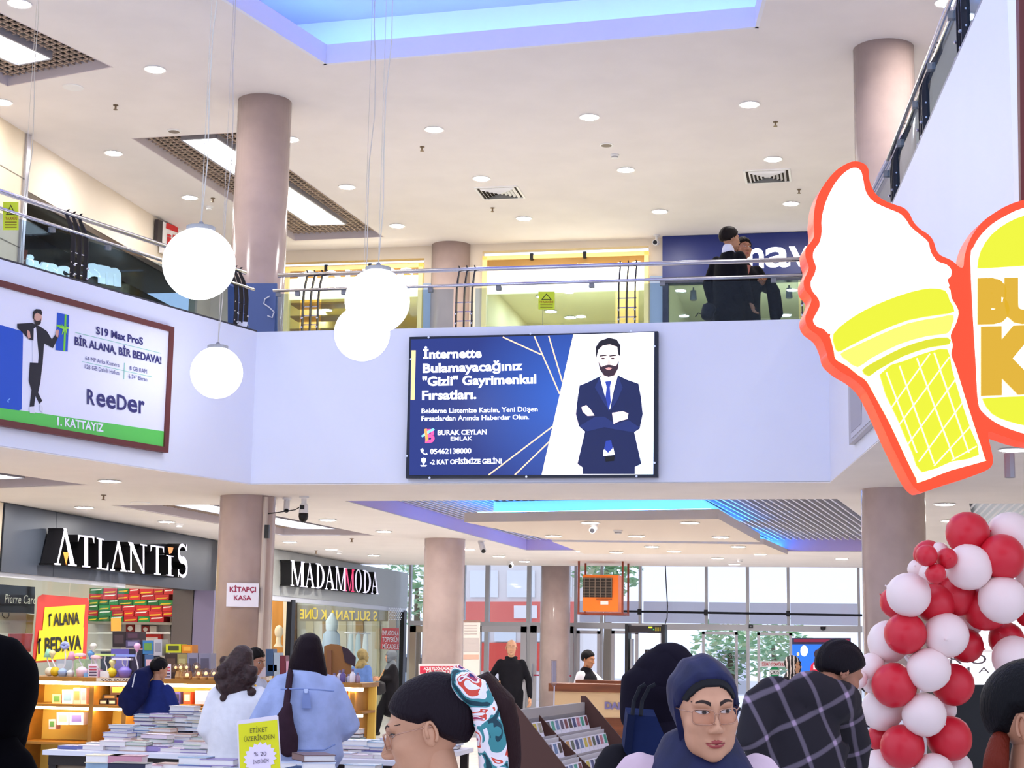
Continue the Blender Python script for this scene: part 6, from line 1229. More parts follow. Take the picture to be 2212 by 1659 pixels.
# ================================================================== book tables
M_PAGE = mat('book_pages', '#efe9e2', .7, noise=.05, nscale=60, stretch=(1, 1, 30)); M_TBLW = mat('white_table_top', '#eceaf0', .4); M_TBLD = mat('dark_table_front', '#2c2420', .6); M_TBLB = mat('tan_table_board', '#8e7a62', .6)
def table(x0, x1, y0, y1, z, label, sections):
    e = empty('book_table', ((x0 + x1) / 2, (y0 + y1) / 2, 0), label, 'table')
    MB().b2((x0, y0, z - .035), (x1, y1, z)).build('table_top', M_TBLW, e); MB().b2((x0 + .03, y0 + .04, z - .11), (x1 - .03, y0 + .07, z - .036)).build('front_rail', M_TBLD, e)
    for i in range(sections):
        a, b = x0 + (x1 - x0) * i / sections, x0 + (x1 - x0) * (i + 1) / sections
        MB().b2((a + .05, y0 + .08, .06), (b - .05, y0 + .1, z - .11)).build('front_board', M_TBLB, e)
    for x in (x0 + .06, x1 - .06):
        for y in (y0 + .08, y1 - .06): MB().b2((x - .03, y - .03, 0), (x + .03, y + .03, z - .036)).build('leg', M_TBLD, e)
pA, pB = atZ(92, 1620, .80), atZ(900, 1655, .80); yT = pA[1] + .0
XT0, XT1 = pA[0], atY(905, 1650, yT)[0]
table(XT0, XT1, yT, yT + 1.75, .80, 'long white topped book table behind the two women', 3)
NX0, NX1 = atY(60, 1640, 9.2)[0], atY(760, 1640, 9.2)[0]
table(NX0, NX1, 8.9, 10.15, .80, 'nearer white topped book table at bottom of photo', 2)
_bm = {}
def book(x, y, z, w_, d, h, col, rz, label, group, spine_text=None):
    k = (round(w_, 3), round(d, 3), round(h, 3), col)
    if k not in _bm:
        c = MB().b2((-w_ / 2, -d / 2, 0), (w_ / 2, d / 2, .004)).b2((-w_ / 2, -d / 2, h - .004), (w_ / 2, d / 2, h)).b2((-w_ / 2, -d / 2, 0), (-w_ / 2 + .004, d / 2, h)).mesh('cover', P(col, .35))
        g = MB().b2((-w_ / 2 + .004, -d / 2 + .006, .004), (w_ / 2 - .006, d / 2 - .006, h - .004)).mesh('page_block', M_PAGE); _bm[k] = (c, g)
    e = bpy.data.objects.new('book', None); COL.objects.link(e); e.location = (x, y, z); e.rotation_euler = (0, 0, rz); e.empty_display_size = .05; WL[e.name] = V3((x, y, z)); tag(e, label, 'book', group)
    for nm, me in zip(('cover', 'page_block'), _bm[k]):
        o = bpy.data.objects.new(nm, me); COL.objects.link(o); o.parent = e
    return e
covs = [('#6a70a8', 'slate blue'), ('#c88a96', 'dusty pink'), ('#e4dfda', 'ivory'), ('#3a3844', 'charcoal'), ('#9a86b8', 'lilac'), ('#c8a08a', 'tan'), ('#9ab4c8', 'powder blue'), ('#e8d4da', 'rose'), ('#b0b4bc', 'grey'), ('#e0d0a8', 'cream'), ('#a8b8a8', 'sage'), ('#d4dcec', 'pale blue')]
rbk = random.Random(11); O_ = ['first', 'second', 'third', 'fourth', 'fifth', 'sixth', 'seventh', 'eighth', 'ninth', 'tenth', 'eleventh', 'twelfth', 'thirteenth', 'fourteenth', 'fifteenth', 'sixteenth', 'seventeenth', 'eighteenth']
def stack_row(y, xs, counts, tname, rowname, zt, hs=(.022, .04), fixed=None):
    for si, (x, n) in enumerate(zip(xs, counts)):
        z = zt + .001; last = None
        for bi in range(n):
            ci = rbk.randrange(12)
            while ci == last: ci = rbk.randrange(12)
            last = ci; h = round(rbk.uniform(*hs), 3); h = .02 + .005 * round((h - .02) / .005); turn = rbk.choice([-math.pi / 2] * 5 + [math.pi / 2]) + rbk.uniform(-.12, .12)
            w_, d = rbk.choice([(.135, .195), (.14, .21), (.15, .22)])
            col, cn = covs[ci] if not fixed else fixed
            pos = ('only book' if n == 1 else O_[bi] + ' up')
            book(x + rbk.uniform(-.012, .012), y + rbk.uniform(-.015, .015), z, w_, d, h, col, turn, '%s book, %s, %s pile from left, %s row, %s table' % (cn, pos, O_[si], rowname, tname), 'books on the %s book table' % tname); z += h + .0008
xs = np.linspace(XT0 + .16, XT1 - .16, 17)
cnt = lambda a, b: [rbk.randint(a, b) for _ in range(17)]
bc = cnt(2, 4); bc[0:6] = [7, 8, 9, 8, 10, 5]
stack_row(yT + 1.5, xs, bc, 'far', 'back', .80)
mc = cnt(2, 3); mc[0:4] = [5, 5, 4, 3]
stack_row(yT + 1.08, xs, mc, 'far', 'third', .80); stack_row(yT + .64, xs, cnt(1, 3), 'far', 'second', .80); stack_row(yT + .22, xs, cnt(1, 2), 'far', 'front', .80)
xs2 = np.linspace(NX0 + .15, NX1 - .15, 12); c2 = [rbk.randint(1, 2) for _ in range(12)]
stack_row(9.95, xs2, c2, 'near', 'back', .80, (.03, .05))
bx_ = atY(305, 1640, 9.7); book(bx_[0], 9.55, .801, .16, .235, .075, '#23233a', math.pi / 2 + .1, 'thick black hardback with silver spine letters lying on near book table', 'books on the near book table')
plSp = Plane((0, 9.54, 0), (0, -1, 0))
for i, (px, c, n_) in enumerate(((640, '#8fa8c8', 'sky blue'), (655, '#4a6a94', 'steel blue'), (690, '#c8d4e8', 'icy blue'), (672, '#7a5a54', 'brown'))):
    q_ = atY(px, 1640, 9.5); book(q_[0], 9.5 + .05 * (i % 2), .801 + .041 * i, .2, .26, .04, c, .3 * i - .3, '%s large paperback on near table below denim jacket, %s up' % (n_, O_[i]), 'large paperbacks on near table')
# yellow discount sign
plYS = Plane(atD(560, 1600, 8.4), (math.sin(.25), -math.cos(.25), 0))
e = empty('discount_sign', plYS.at(560, 1659), 'yellow discount sign in white rounded frame on near book table', 'sign')
def z4(*pts): return [(400 + x / 4.608, 1340 + y / 4.608) for x, y in pts]
plYS.poly('frame', z4((513, 1015), (528, 1000), (905, 945), (925, 955), (965, 1600), (540, 1600)), P('#e6dce6', .4), 0, .015, e); plYS.poly('yellow_sheet', z4((530, 1037), (916, 990), (955, 1590), (548, 1590)), P('#e4e011', .45), .003, .002, e)
star = []
for k in range(36): r = (1 if k % 2 else .83); star.append((745 + 168 * r * math.cos(k * math.pi / 18), 1368 + 158 * r * math.sin(k * math.pi / 18) - (math.cos(k * math.pi / 18) * 20)))
plYS.poly('star_burst', z4(*star), P('#eedff2', .45), .006, .002, e)
for t, xa, ya, xb, yb, cap in (('ETİKET', 645, 1122, 818, 1108, 46), ('ÜZERİNDEN', 585, 1208, 888, 1178, 46), ('% 20', 685, 1352, 808, 1345, 38), ('İNDİRİM', 675, 1432, 830, 1412, 34)):
    (p0, p1) = z4((xa, ya), (xb, yb)); plYS.text('lettering', t, *p0, *p1, cap / 4.608, P('#5a5420' if ya < 1300 else '#5a4a60'), .01, parent=e, bold=.0)
q_ = plYS.at(560, 1659); MB().b2((q_[0] - .09, q_[1] - .04, .80), (q_[0] + .09, q_[1] + .06, .815)).build('foot', M_WHITEP, e)

# ================================================================== postcard rack
O3 = atZ(1180, 1588, 1.12); E3 = atZ(1300, 1567, 1.12); ur = (E3 - O3); Lr1 = np.linalg.norm(ur); ur /= Lr1; pr_ = np.array([ur[1], -ur[0], 0])   # pr_ points to viewer side
M_RB_ = mat('rack_brown', '#4f2d22', .5); M_RW = mat('rack_white', '#d9d4d6', .5)
e = empty('card_rack', (O3[0], O3[1], 0), 'brown tiered card rack with white trays full of small cards', 'rack')
st, dn = .118, .105
tiers = [(-.62, .90), (-.62, .93), (-.62, .96), (-.62, 1.0)]
for t, (s0, s1) in enumerate(tiers):
    o = O3 + pr_ * st * t - (0, 0, dn * t)
    MB().prism([o + ur * s0, o + ur * s1, o + ur * s1 + pr_ * .10, o + ur * s0 + pr_ * .10], (0, 0, -.012)).build('tray', M_RW, e)
    MB().prism([o + ur * s0, o + ur * s1, o + ur * s1 + (0, 0, dn), o + ur * s0 + (0, 0, dn)], -pr_ * .008).build('tray_back', M_RW, e)
    MB().prism([o + ur * s0 + pr_ * .10, o + ur * s1 + pr_ * .10, o + ur * s1 + pr_ * .10 + (0, 0, .014), o + ur * s0 + pr_ * .10 + (0, 0, .014)], pr_ * .006).build('tray_lip', P('#a9a2a4'), e)
o0 = O3 + (0, 0, .16)
MB().prism([o0 + ur * -.62, o0 + ur * .9, o0 + ur * .9 - (0, 0, .2), o0 + ur * -.62 - (0, 0, .2)], -pr_ * .02).build('back_board', P('#b3aba6', .6), e)
for s in (-.64, -.16, .91):
    pr0 = O3 + ur * s + (0, 0, .20); lo = O3 + ur * (s + .10 * (1 if s > .3 else 0)) + pr_ * st * 4 - (0, 0, dn * 3.3)
    MB().prism([pr0 - pr_ * .03, pr0, lo, (lo[0], lo[1], .2), (pr0[0], pr0[1], .2)] if s != -.16 else [O3 + ur * s + (0, 0, .12), O3 + ur * s + pr_ * st - (0, 0, .0), O3 + ur * s + pr_ * st * 2 - (0, 0, dn), O3 + ur * s + pr_ * st * 3 - (0, 0, dn * 2), O3 + ur * s + pr_ * st * 4 - (0, 0, dn * 3), O3 + ur * s - (0, 0, dn * 3.1)], ur * .012).build('side_board', M_RB_, e)
MB().prism([O3 + ur * -.62 + pr_ * .0 - (0, 0, .5), O3 + ur * 1.0 - (0, 0, .5), O3 + ur * 1.0 + pr_ * .45 - (0, 0, .5), O3 + ur * -.62 + pr_ * .45 - (0, 0, .5)], (0, 0, -.6)).build('cabinet', M_RB_, e)
ccol = [('#5a4a6a', 'plum'), ('#3fa890', 'mint'), ('#8a4a34', 'russet'), ('#2f3f7a', 'navy'), ('#c8924a', 'ochre'), ('#b0a890', 'sand'), ('#7a2f3a', 'wine'), ('#6a86b0', 'blue'), ('#c87a8a', 'pink'), ('#4a5a4a', 'moss'), ('#3a2f34', 'umber'), ('#d8c04a', 'yellow')]
CW, CH = .088, .088; sheet = MB().b2((-CW / 2, -.0015, 0), (CW / 2, .0015, CH)).mesh('sheet', P('#efeaf2', .4)); pmesh = {}
ti_ = ['top', 'second', 'third', 'lowest']
for t, (s0, s1) in enumerate(tiers):
    s = s0 + .06; k = 0
    while s < s1 - .05:
        if abs(s + .154) < .055: s += .02; continue
        o = O3 + pr_ * (st * t + .052) - (0, 0, dn * t) + ur * s; c, cn = ccol[(k * 5 + t * 7 + rbk.randint(0, 2)) % 12]
        rz = math.atan2(ur[1], ur[0]); en = bpy.data.objects.new('souvenir_card', None); COL.objects.link(en); en.location = tuple(o + (0, 0, .001)); en.rotation_euler = (-.28, 0, rz); en.empty_display_size = .02; WL[en.name] = V3(o)
        tag(en, '%s printed card, %s from left in %s rack tier' % (cn, O_[k] if k < 18 else 'last', ti_[t]), 'card', 'cards in the brown rack')
        a = bpy.data.objects.new('sheet', sheet); COL.objects.link(a); a.parent = en
        if c not in pmesh: pmesh[c] = MB().b2((-CW * .36, -.0022, CH * .3), (CW * .36, -.0016, CH * .92)).mesh('printed_picture', mat('print_' + cn, c, .4, noise=.5, nscale=60))
        a = bpy.data.objects.new('printed_picture', pmesh[c]); COL.objects.link(a); a.parent = en
        s += CW + .006 + rbk.uniform(0, .008); k += 1
# acrylic tag on a stick at the rack
plTg = Plane(O3 - pr_ * .05, pr_); e = empty('tag_holder', plTg.at(1196, 1555), 'clear white tag holder on thin stick at the card rack', 'sign holder')
plTg.poly('plate', [(1192, 1425), (1203, 1426), (1203, 1476), (1199, 1483), (1196, 1483), (1192, 1477)], glassmat('frosted_acrylic', '#e9e6ee', .2), 0, .006, e); MB().tube([plTg.at(1197.5, 1482), plTg.at(1196, 1556)], .004, 6).build('stick', P('#d8d0d4'), e)
plTg.rect('plate_slip', 1194, 1428, 1201, 1474, P('#dcdae4'), -.002, .002, e)
# ================================================================== people: tools
def _smin(a, b, k): h = np.clip(.5 + .5 * (b - a) / k, 0, 1); return b * (1 - h) + a * h - k * h * (1 - h)
def _ellip(p, c, r): q = p - np.array(c); r = np.array(r); k0 = np.linalg.norm(q / r, axis=1); k1 = np.linalg.norm(q / (r * r), axis=1) + 1e-9; return k0 * (k0 - 1) / k1
def _caps(p, a, b, r): a, b = np.array(a), np.array(b); pa = p - a; ba = b - a; h = np.clip(pa @ ba / (ba @ ba), 0, 1); return np.linalg.norm(pa - h[:, None] * ba, axis=1) - r
def head_sdf(p, w=1.0, jaw=1.0):
    p = p / np.array([w, 1, 1]); d = _ellip(p, (0, .012, .03), (.075, .093, .088))
    d = _smin(d, _ellip(p, (0, -.03, -.04), (.056 * jaw, .062, .072)), .03)
    d = _smin(d, _ellip(p, (0, -.072, -.098), (.022 * jaw, .018, .018)), .03)
    ax = np.abs(p[:, 0]); q = np.column_stack([ax, p[:, 1], p[:, 2]])
    d = _smin(d, _ellip(q, (.040, -.062, -.022), (.026, .026, .024)), .025)
    d = _smin(d, _ellip(q, (.033 * jaw, -.045, -.068), (.022, .030, .028)), .03)
    d = _smin(d, _caps(q, (.008, -.086, .028), (.042, -.074, .030), .010), .018)
    d = -_smin(-d, _ellip(q, (.031, -.108, .008), (.020, .020, .012)), .012)
    d = _smin(d, _caps(p, (0, -.088, .015), (0, -.110, -.026), .0075), .014)
    d = _smin(d, _ellip(p, (0, -.108, -.031), (.0125, .012, .010)), .010)
    d = _smin(d, _ellip(q, (.012, -.098, -.036), (.008, .010, .007)), .008)
    d = _smin(d, _ellip(p, (0, -.090, -.062), (.023, .012, .006)), .008)
    d = _smin(d, _ellip(p, (0, -.088, -.073), (.019, .012, .0065)), .007)
    return d
def head_dirs(nu, nv):
    th = np.linspace(-math.pi / 2, math.pi / 2, nv); ph = np.linspace(0, 2 * math.pi, nu, endpoint=False)
    T, P_ = np.meshgrid(th, ph, indexing='ij'); return np.column_stack([(np.cos(T) * np.sin(P_)).ravel(), (-np.cos(T) * np.cos(P_)).ravel(), np.sin(T).ravel()])
_hc = {}
C0 = np.array([0, -.005, -.012])
def head_r(nu, nv, w, jaw):
    k = (nu, nv, w, jaw)
    if k not in _hc:
        D_ = head_dirs(nu, nv); lo = np.full(len(D_), .02); hi = np.full(len(D_), .2)
        for _ in range(24):
            m_ = (lo + hi) / 2; ins = head_sdf(C0 + D_ * m_[:, None], w, jaw) < 0; lo = np.where(ins, m_, lo); hi = np.where(ins, hi, m_)
        _hc[k] = (D_, lo)
    return _hc[k]
def grid_faces(nu, nv): return [(j * nu + i, j * nu + (i + 1) % nu, (j + 1) * nu + (i + 1) % nu, (j + 1) * nu + i) for j in range(nv - 1) for i in range(nu)]
def surf_y(x, z, w, jaw, back=False):
    x = np.atleast_1d(np.array(x, float)); z = np.atleast_1d(np.array(z, float)); lo = np.full(len(x), -.16); hi = np.full(len(x), -.02)
    for _ in range(24):
        m_ = (lo + hi) / 2; out = head_sdf(np.column_stack([x, m_, z]), w, jaw) > 0; lo = np.where(out, m_, lo); hi = np.where(out, hi, m_)
    return lo
class Xf:
    def __init__(s, R=None, t=(0, 0, 0)): s.R = np.eye(3) if R is None else R; s.t = V3(t)
    def __call__(s, p): return np.atleast_2d(np.array(p, float)) @ s.R.T + s.t
    def one(s, p): return s.R @ V3(p) + s.t
def rotz(a): c, s_ = math.cos(a), math.sin(a); return np.array([[c, -s_, 0], [s_, c, 0], [0, 0, 1.0]])
def rotx(a): c, s_ = math.cos(a), math.sin(a); return np.array([[1.0, 0, 0], [0, c, -s_], [0, s_, c]])
def roty(a): c, s_ = math.cos(a), math.sin(a); return np.array([[c, 0, s_], [0, 1.0, 0], [-s_, 0, c]])
def remesh(mb, vox, it=6, fac=.6):
    me = bpy.data.meshes.new('form'); me.from_pydata(mb.v, [], mb.f); bm = bmesh.new(); bm.from_mesh(me); bmesh.ops.recalc_face_normals(bm, faces=bm.faces); bm.to_mesh(me); bm.free()
    o = bpy.data.objects.new('form', me); _TS.collection.objects.link(o)
    r = o.modifiers.new('r', 'REMESH'); r.mode = 'VOXEL'; r.voxel_size = vox
    if it: s_ = o.modifiers.new('s', 'SMOOTH'); s_.iterations = it; s_.factor = fac
    ev = evaluated(o); m2 = ev.to_mesh()
    v = np.zeros(len(m2.vertices) * 3); m2.vertices.foreach_get('co', v); fs = [tuple(p.vertices) for p in m2.polygons]; ev.to_mesh_clear()
    bpy.data.objects.remove(o); bpy.data.meshes.remove(me); return v.reshape(-1, 3), fs
def skin(h): return mat('skin_' + h.lstrip('#'), h, .5, noise=.05, nscale=30, spec=.35)
def hairm(h): return mat('hair_' + h.lstrip('#'), h, .55, bump=.5, bscale=18, stretch=(9, 9, 1.2), spec=.12)
def clothm(h, n=.12): return mat('cloth_%s_%d' % (h.lstrip('#'), n * 100), h, .85, noise=n, nscale=14, bump=.25, bscale=26, spec=.15)
def add_hand(mb, w_, d, side, k=1.0, curl=.35):
    """palm and five bent fingers: w_ wrist, d direction of the hand, side = unit vector from little finger to thumb"""
    d = V3(d) / np.linalg.norm(d); side = V3(side); side = side - d * np.dot(side, d); side /= np.linalg.norm(side); n_ = np.cross(d, side); w_ = V3(w_)
    mb.loft([w_ - d * .02 * k, w_ + d * .03 * k, w_ + d * .085 * k], [.024 * k, .036 * k, .038 * k], [.018 * k, .016 * k, .012 * k], side, 10)
    for i, L in enumerate((.062, .074, .078, .070)):
        b = w_ + d * .085 * k + side * (-.030 + .02 * i) * k; a1, a2 = curl, curl * 2.2
        p1 = b + (d * math.cos(a1) + n_ * math.sin(a1)) * L * .45 * k; p2 = p1 + (d * math.cos(a2) + n_ * math.sin(a2)) * L * .33 * k; p3 = p2 + (d * math.cos(a2 * 1.4) + n_ * math.sin(a2 * 1.4)) * L * .25 * k
        mb.tube([b - d * .01 * k, p1, p2, p3], [.0095 * k, .009 * k, .008 * k, .0065 * k], 7)
    b = w_ + d * .03 * k + side * .03 * k; p1 = b + (side * .6 + d * .8) * .035 * k; p2 = p1 + (d * .9 + side * .15 + n_ * .3) * .03 * k
    mb.tube([b - side * .012 * k, p1, p2], [.013 * k, .011 * k, .008 * k], 7)
class Person:
    """figure standing at pos (world, feet), body turned by yaw (0 = facing -Y), k = height / 1.70"""
    def __init__(s, pos, yaw, H, label, group=None, hyaw=0.0, hpitch=0.0, hroll=0.0, J=None, w=1.0, jaw=1.0, z0=None):
        s.k = H / 1.70; s.base = V3(pos); s.X = Xf(rotz(yaw) * s.k, s.base); s.w, s.jaw = w, jaw
        s.J = dict(pel=(0, 0, .93), wai=(0, 0, 1.08), che=(0, 0, 1.27), neb=(0, .012, 1.42), hed=(0, -.018, 1.575), shL=(.165, .01, 1.35), shR=(-.165, .01, 1.35), elL=(.235, .03, 1.11), elR=(-.235, .03, 1.11), wrL=(.245, -.06, .87), wrR=(-.245, -.06, .87), hiL=(.09, 0, .92), hiR=(-.09, 0, .92), knL=(.10, -.02, .49), knR=(-.10, -.02, .49), anL=(.10, .02, .09), anR=(-.10, .02, .09))
        if J: s.J.update(J)
        s.e = empty('person', s.base, label, 'person', group)
        s.HX = Xf((rotz(yaw) @ rotz(hyaw) @ rotx(hpitch) @ roty(hroll)) * s.k, s.X.one(s.J['hed'])); s.yaw = yaw
    def p(s, n): return s.X.one(s.J[n]) if isinstance(n, str) else s.X.one(n)
    def ax(s): return s.X.R @ np.array([1.0, 0, 0]) / s.k
    def body(s, col, vox=.02, nu=56, nv=44, hands=True, ears=True, curl=.35):
        k, a = s.k, s.ax(); b = MB()
        b.loft([s.p('pel') - (0, 0, .05 * k), s.p('wai'), s.p('che'), s.p('neb') - (0, 0, .03 * k)], np.array([.15, .125, .15, .09]) * k, np.array([.105, .09, .105, .06]) * k, a)
        b.loft([s.p('neb') - (0, 0, .04 * k), (s.p('neb') + s.p('hed')) / 2, s.p('hed') - (0, 0, .03 * k)], np.array([.06, .05, .052]) * k, np.array([.058, .052, .055]) * k, a)
        for q in 'LR':
            b.loft([s.p('sh' + q), (s.p('sh' + q) + s.p('el' + q)) / 2, s.p('el' + q), (s.p('el' + q) + s.p('wr' + q)) / 2, s.p('wr' + q)], np.array([.05, .045, .038, .036, .025]) * k, np.array([.05, .045, .038, .034, .022]) * k, a, 10)
            b.loft([s.p('hi' + q), s.p('kn' + q), (s.p('kn' + q) * .6 + s.p('an' + q) * .4), s.p('an' + q)], np.array([.085, .058, .055, .038]) * k, np.array([.085, .058, .058, .04]) * k, a, 10)
            f = s.p('an' + q); fw = s.X.R @ np.array([0, -1, 0]); b.loft([f + (0, 0, -.05 * k) - fw * .04, f + (0, 0, -.055 * k) + fw * .12], [.038 * k, .04 * k], [.03 * k, .025 * k], a, 8)
        v, f = remesh(b, vox, 4); m = MB().add(v, f)
        D_, r = head_r(nu, nv, s.w, s.jaw); m.add(s.HX(C0 + D_ * r[:, None]), grid_faces(nu, nv))
        if ears:
            for sx in (-1, 1):
                t = MB(); t.ball((0, 0, 0), (.007, .017, .029), 10, 8); t.tube([(.006 * sx, .012 * math.cos(u) + .004, .024 * math.sin(u) + .003) for u in np.linspace(-1.2, 3.6, 12)], .0045, 6)
                R_ = rotz(sx * .35); m.add(s.HX([R_ @ np.array(q_) + (sx * .077 * s.w, .010, -.008) for q_ in t.v]), t.f)
        if hands:
            for q, sd in (('L', -1), ('R', 1)):
                d = s.p('wr' + q) - s.p('el' + q); add_hand(m, s.p('wr' + q), d, s.X.R @ np.array([sd * .5, -1, .2]), k, curl)
        s.bodyo = m.build('body', skin(col), s.e, smooth=True, fixn=True); return s
    def patch(s, name, pts, m, eps=.0012, fan=True, sub=0):
        """flat facial feature laid on the face: pts (x, z) outline"""
        pts = np.array(pts, float); c = pts.mean(0); rings = [pts, c + (pts - c) * .66, c + (pts - c) * .33]; allp = np.vstack(rings + [c[None]]); y = surf_y(allp[:, 0], allp[:, 1], s.w, s.jaw) - eps; n = len(pts)
        fs = [(r_ * n + i, r_ * n + (i + 1) % n, (r_ + 1) * n + (i + 1) % n, (r_ + 1) * n + i) for r_ in range(2) for i in range(n)] + [(2 * n + i, 2 * n + (i + 1) % n, 3 * n) for i in range(n)]
        return MB().add(s.HX(np.column_stack([allp[:, 0], y, allp[:, 1]])), fs).build(name, m, s.e, smooth=True, fixn=False)
    def face(s, brow='#2a1c18', lip='#b5605a', iris='#2c1a12', gaze=(0, 0), open_=1.0, lash=True, mouth_w=1.0, browt=1.0):
        B, W, I, K = mat('brow_' + brow.lstrip('#'), brow, .8), mat('eye_white', '#d8cfcc', .3), mat('iris_' + iris.lstrip('#'), iris, .2), mat('pupil_black', '#0a0808', .2)
        for sx in (-1, 1):
            ex = .031 * s.w; ez = .009
            alm = [(sx * (ex + .0155 * math.cos(t)), ez + (.0058 if math.sin(t) > 0 else .0045) * open_ * math.sin(t) * abs(math.sin(t)) ** .1 + .0012 * math.cos(t)) for t in np.linspace(0, 2 * math.pi, 20, endpoint=False)]
            s.patch('eye', alm, W, .0016)
            gx, gz = gaze; s.patch('iris', [(sx * ex + gx + .0058 * math.cos(t), ez + gz + .0050 * open_ * math.sin(t)) for t in np.linspace(0, 2 * math.pi, 14, endpoint=False)], I, .0026); s.patch('pupil', [(sx * ex + gx + .0026 * math.cos(t), ez + gz + .0024 * math.sin(t)) for t in np.linspace(0, 2 * math.pi, 10, endpoint=False)], K, .0032)
            if lash:
                top = [(sx * (ex + .0172 * math.cos(t)), ez + .0066 * open_ * math.sin(t) + .0014 * math.cos(t)) for t in np.linspace(0, math.pi, 10)]; inn = [(sx * (ex + .0155 * math.cos(t)), ez + .0044 * open_ * math.sin(t) + .0010 * math.cos(t)) for t in np.linspace(math.pi, 0, 10)]
                y = lambda P_: [(*[x for x in (p_[0],)], surf_y(p_[0], p_[1], s.w, s.jaw)[0] - .0034, p_[1]) for p_ in P_]
                A_, B_ = y(top), y(inn[::-1]); mb = MB().add(s.HX(A_ + B_), [(i, i + 1, 10 + i + 1, 10 + i) for i in range(9)]); mb.build('eyelashes', K, s.e, fixn=False)
            bt = .0042 * browt; up = [(sx * (.012 + .040 * t), .027 + .0095 * math.sin(min(1, t * 1.25) * math.pi * .62) - .006 * t * t + bt * (1 - t * .6)) for t in np.linspace(0, 1, 9)]; dn = [(sx * (.012 + .040 * t), .027 + .0095 * math.sin(min(1, t * 1.25) * math.pi * .62) - .006 * t * t - bt * .5 * (1 - t)) for t in np.linspace(0, 1, 9)]
            q = lambda P_: [(p_[0], surf_y(p_[0], p_[1], s.w, s.jaw)[0] - .0014, p_[1]) for p_ in P_]
            MB().add(s.HX(q(up) + q(dn)), [(i, i + 1, 9 + i + 1, 9 + i) for i in range(8)]).build('eyebrow', B, s.e, fixn=False)
        mw = mouth_w; L = mat('lip_' + lip.lstrip('#'), lip, .4)
        s.patch('upper_lip', [(-.0225 * mw, -.0675), (-.012 * mw, -.0605), (-.004, -.0572), (0, -.0585), (.004, -.0572), (.012 * mw, -.0605), (.0225 * mw, -.0675), (.01 * mw, -.0668), (0, -.0674), (-.01 * mw, -.0668)], L, .0012)
        s.patch('lower_lip', [(-.0225 * mw, -.0677), (0, -.0680), (.0225 * mw, -.0677), (.014 * mw, -.0755), (.006, -.0795), (-.006, -.0795), (-.014 * mw, -.0755)], L, .0012)
        s.patch('mouth_line', [(-.0222 * mw, -.0676), (0, -.0668), (.0222 * mw, -.0676), (0, -.0686)], mat('mouth_dark', '#5a2426', .6), .0022); return s
    def shell(s, name, m, fn, nu=72, nv=56, under=-.014):
        """closed cap that follows the skull: fn(points) -> thickness (m) where hair or cloth lies, <= 0 elsewhere"""
        D_, r = head_r(nu, nv, s.w, s.jaw); p_ = C0 + D_ * r[:, None]; t = fn(p_, D_); rr = np.where(t > 0, r + t, r + under * np.clip(-t / .004, 0, 1))
        return MB().add(s.HX(C0 + D_ * rr[:, None]), grid_faces(nu, nv)).build(name, m, s.e, smooth=True, fixn=True)
    def hair(s, col, thick=.016, line=None, nape=-.08, seed=1, nu=72, nv=56, front=.068):
        def fn(p_, D_):
            zl = np.interp(p_[:, 1], [-.12, -.075, -.045, -.01, .025, .09], [front, front - .004, front - .03, -.005, -.03, nape]); return np.clip((p_[:, 2] - zl) / .014, -1, 1) * thick + .0022 * np.sin(p_[:, 0] * 190 + seed) * (p_[:, 2] > zl)
        return s.shell('hair', hairm(col), fn, nu, nv)
    def hijab(s, m, thick=.022, ox=.056, z0=-.032, rz=.098, nu=96, nv=72, wrap=True, drape=True, vox=.012, fold=.003):
        def fn(p_, D_):
            u = np.abs(p_[:, 0] / (ox * s.w)) ** 2.4 + np.abs((p_[:, 2] - z0) / rz) ** 2.4; face = (p_[:, 1] < -.01) & (u < 1.0)
            t = thick + fold * np.sin(p_[:, 0] * 120 + p_[:, 2] * 60) + np.clip((p_[:, 1]) * .12, 0, .02); g = np.clip((u - 1) / .22, -1, 1)
            return np.where(p_[:, 1] < -.01, np.where(g > 0, .004 + (t - .004) * g ** .5, g), t)
        s.shell('headscarf', m, fn, nu, nv); k, a = s.k, s.ax()
        if wrap:
            b = MB(); hd, nb = s.p('hed'), s.p('neb'); fwd = s.X.R @ np.array([0, -1, 0]) / k
            b.loft([hd - (0, 0, .085 * k) - fwd * .028, hd - (0, 0, .135 * k) - fwd * .018, nb + (0, 0, -.01 * k), nb - (0, 0, .08 * k)], np.array([.072, .076, .10, .15]) * k, np.array([.058, .066, .10, .11]) * k, a, 20)
            if drape: b.loft([nb - (0, 0, .02 * k), nb - (0, 0, .12 * k) + fwd * .02, nb - (0, 0, .26 * k) + fwd * .02], np.array([.13, .19, .17]) * k, np.array([.11, .135, .12]) * k, a, 20)
            v, f = remesh(b, vox, 5); MB().add(v, f).build('scarf_drape', m, s.e, smooth=True)
        return s
    def top(s, name, m, hem=.86, loose=.03, sleeve=1.0, sl_r=.062, vox=.018, flare=.0, neck=True, fat=1.0, it=6):
        k, a = s.k, s.ax(); b = MB(); lo = s.p('pel') + (0, 0, (hem - .93) * k)
        W_ = np.array([.155 + flare, .15 + flare * .6, .165, .15, .08]) * fat + loose; D2 = np.array([.115 + flare * .7, .11, .12, .10, .062]) * fat + loose * .8
        if hem < .8: path = [lo, s.p('pel'), s.p('wai'), s.p('che') + (0, 0, .03 * k), s.p('neb') - (0, 0, .045 * k)]
        else: path = [lo, (lo + s.p('wai')) / 2, s.p('wai') + (0, 0, .06 * k), s.p('che') + (0, 0, .05 * k), s.p('neb') - (0, 0, .035 * k)]
        b.loft(path, W_ * k, D2 * k, a, 20)
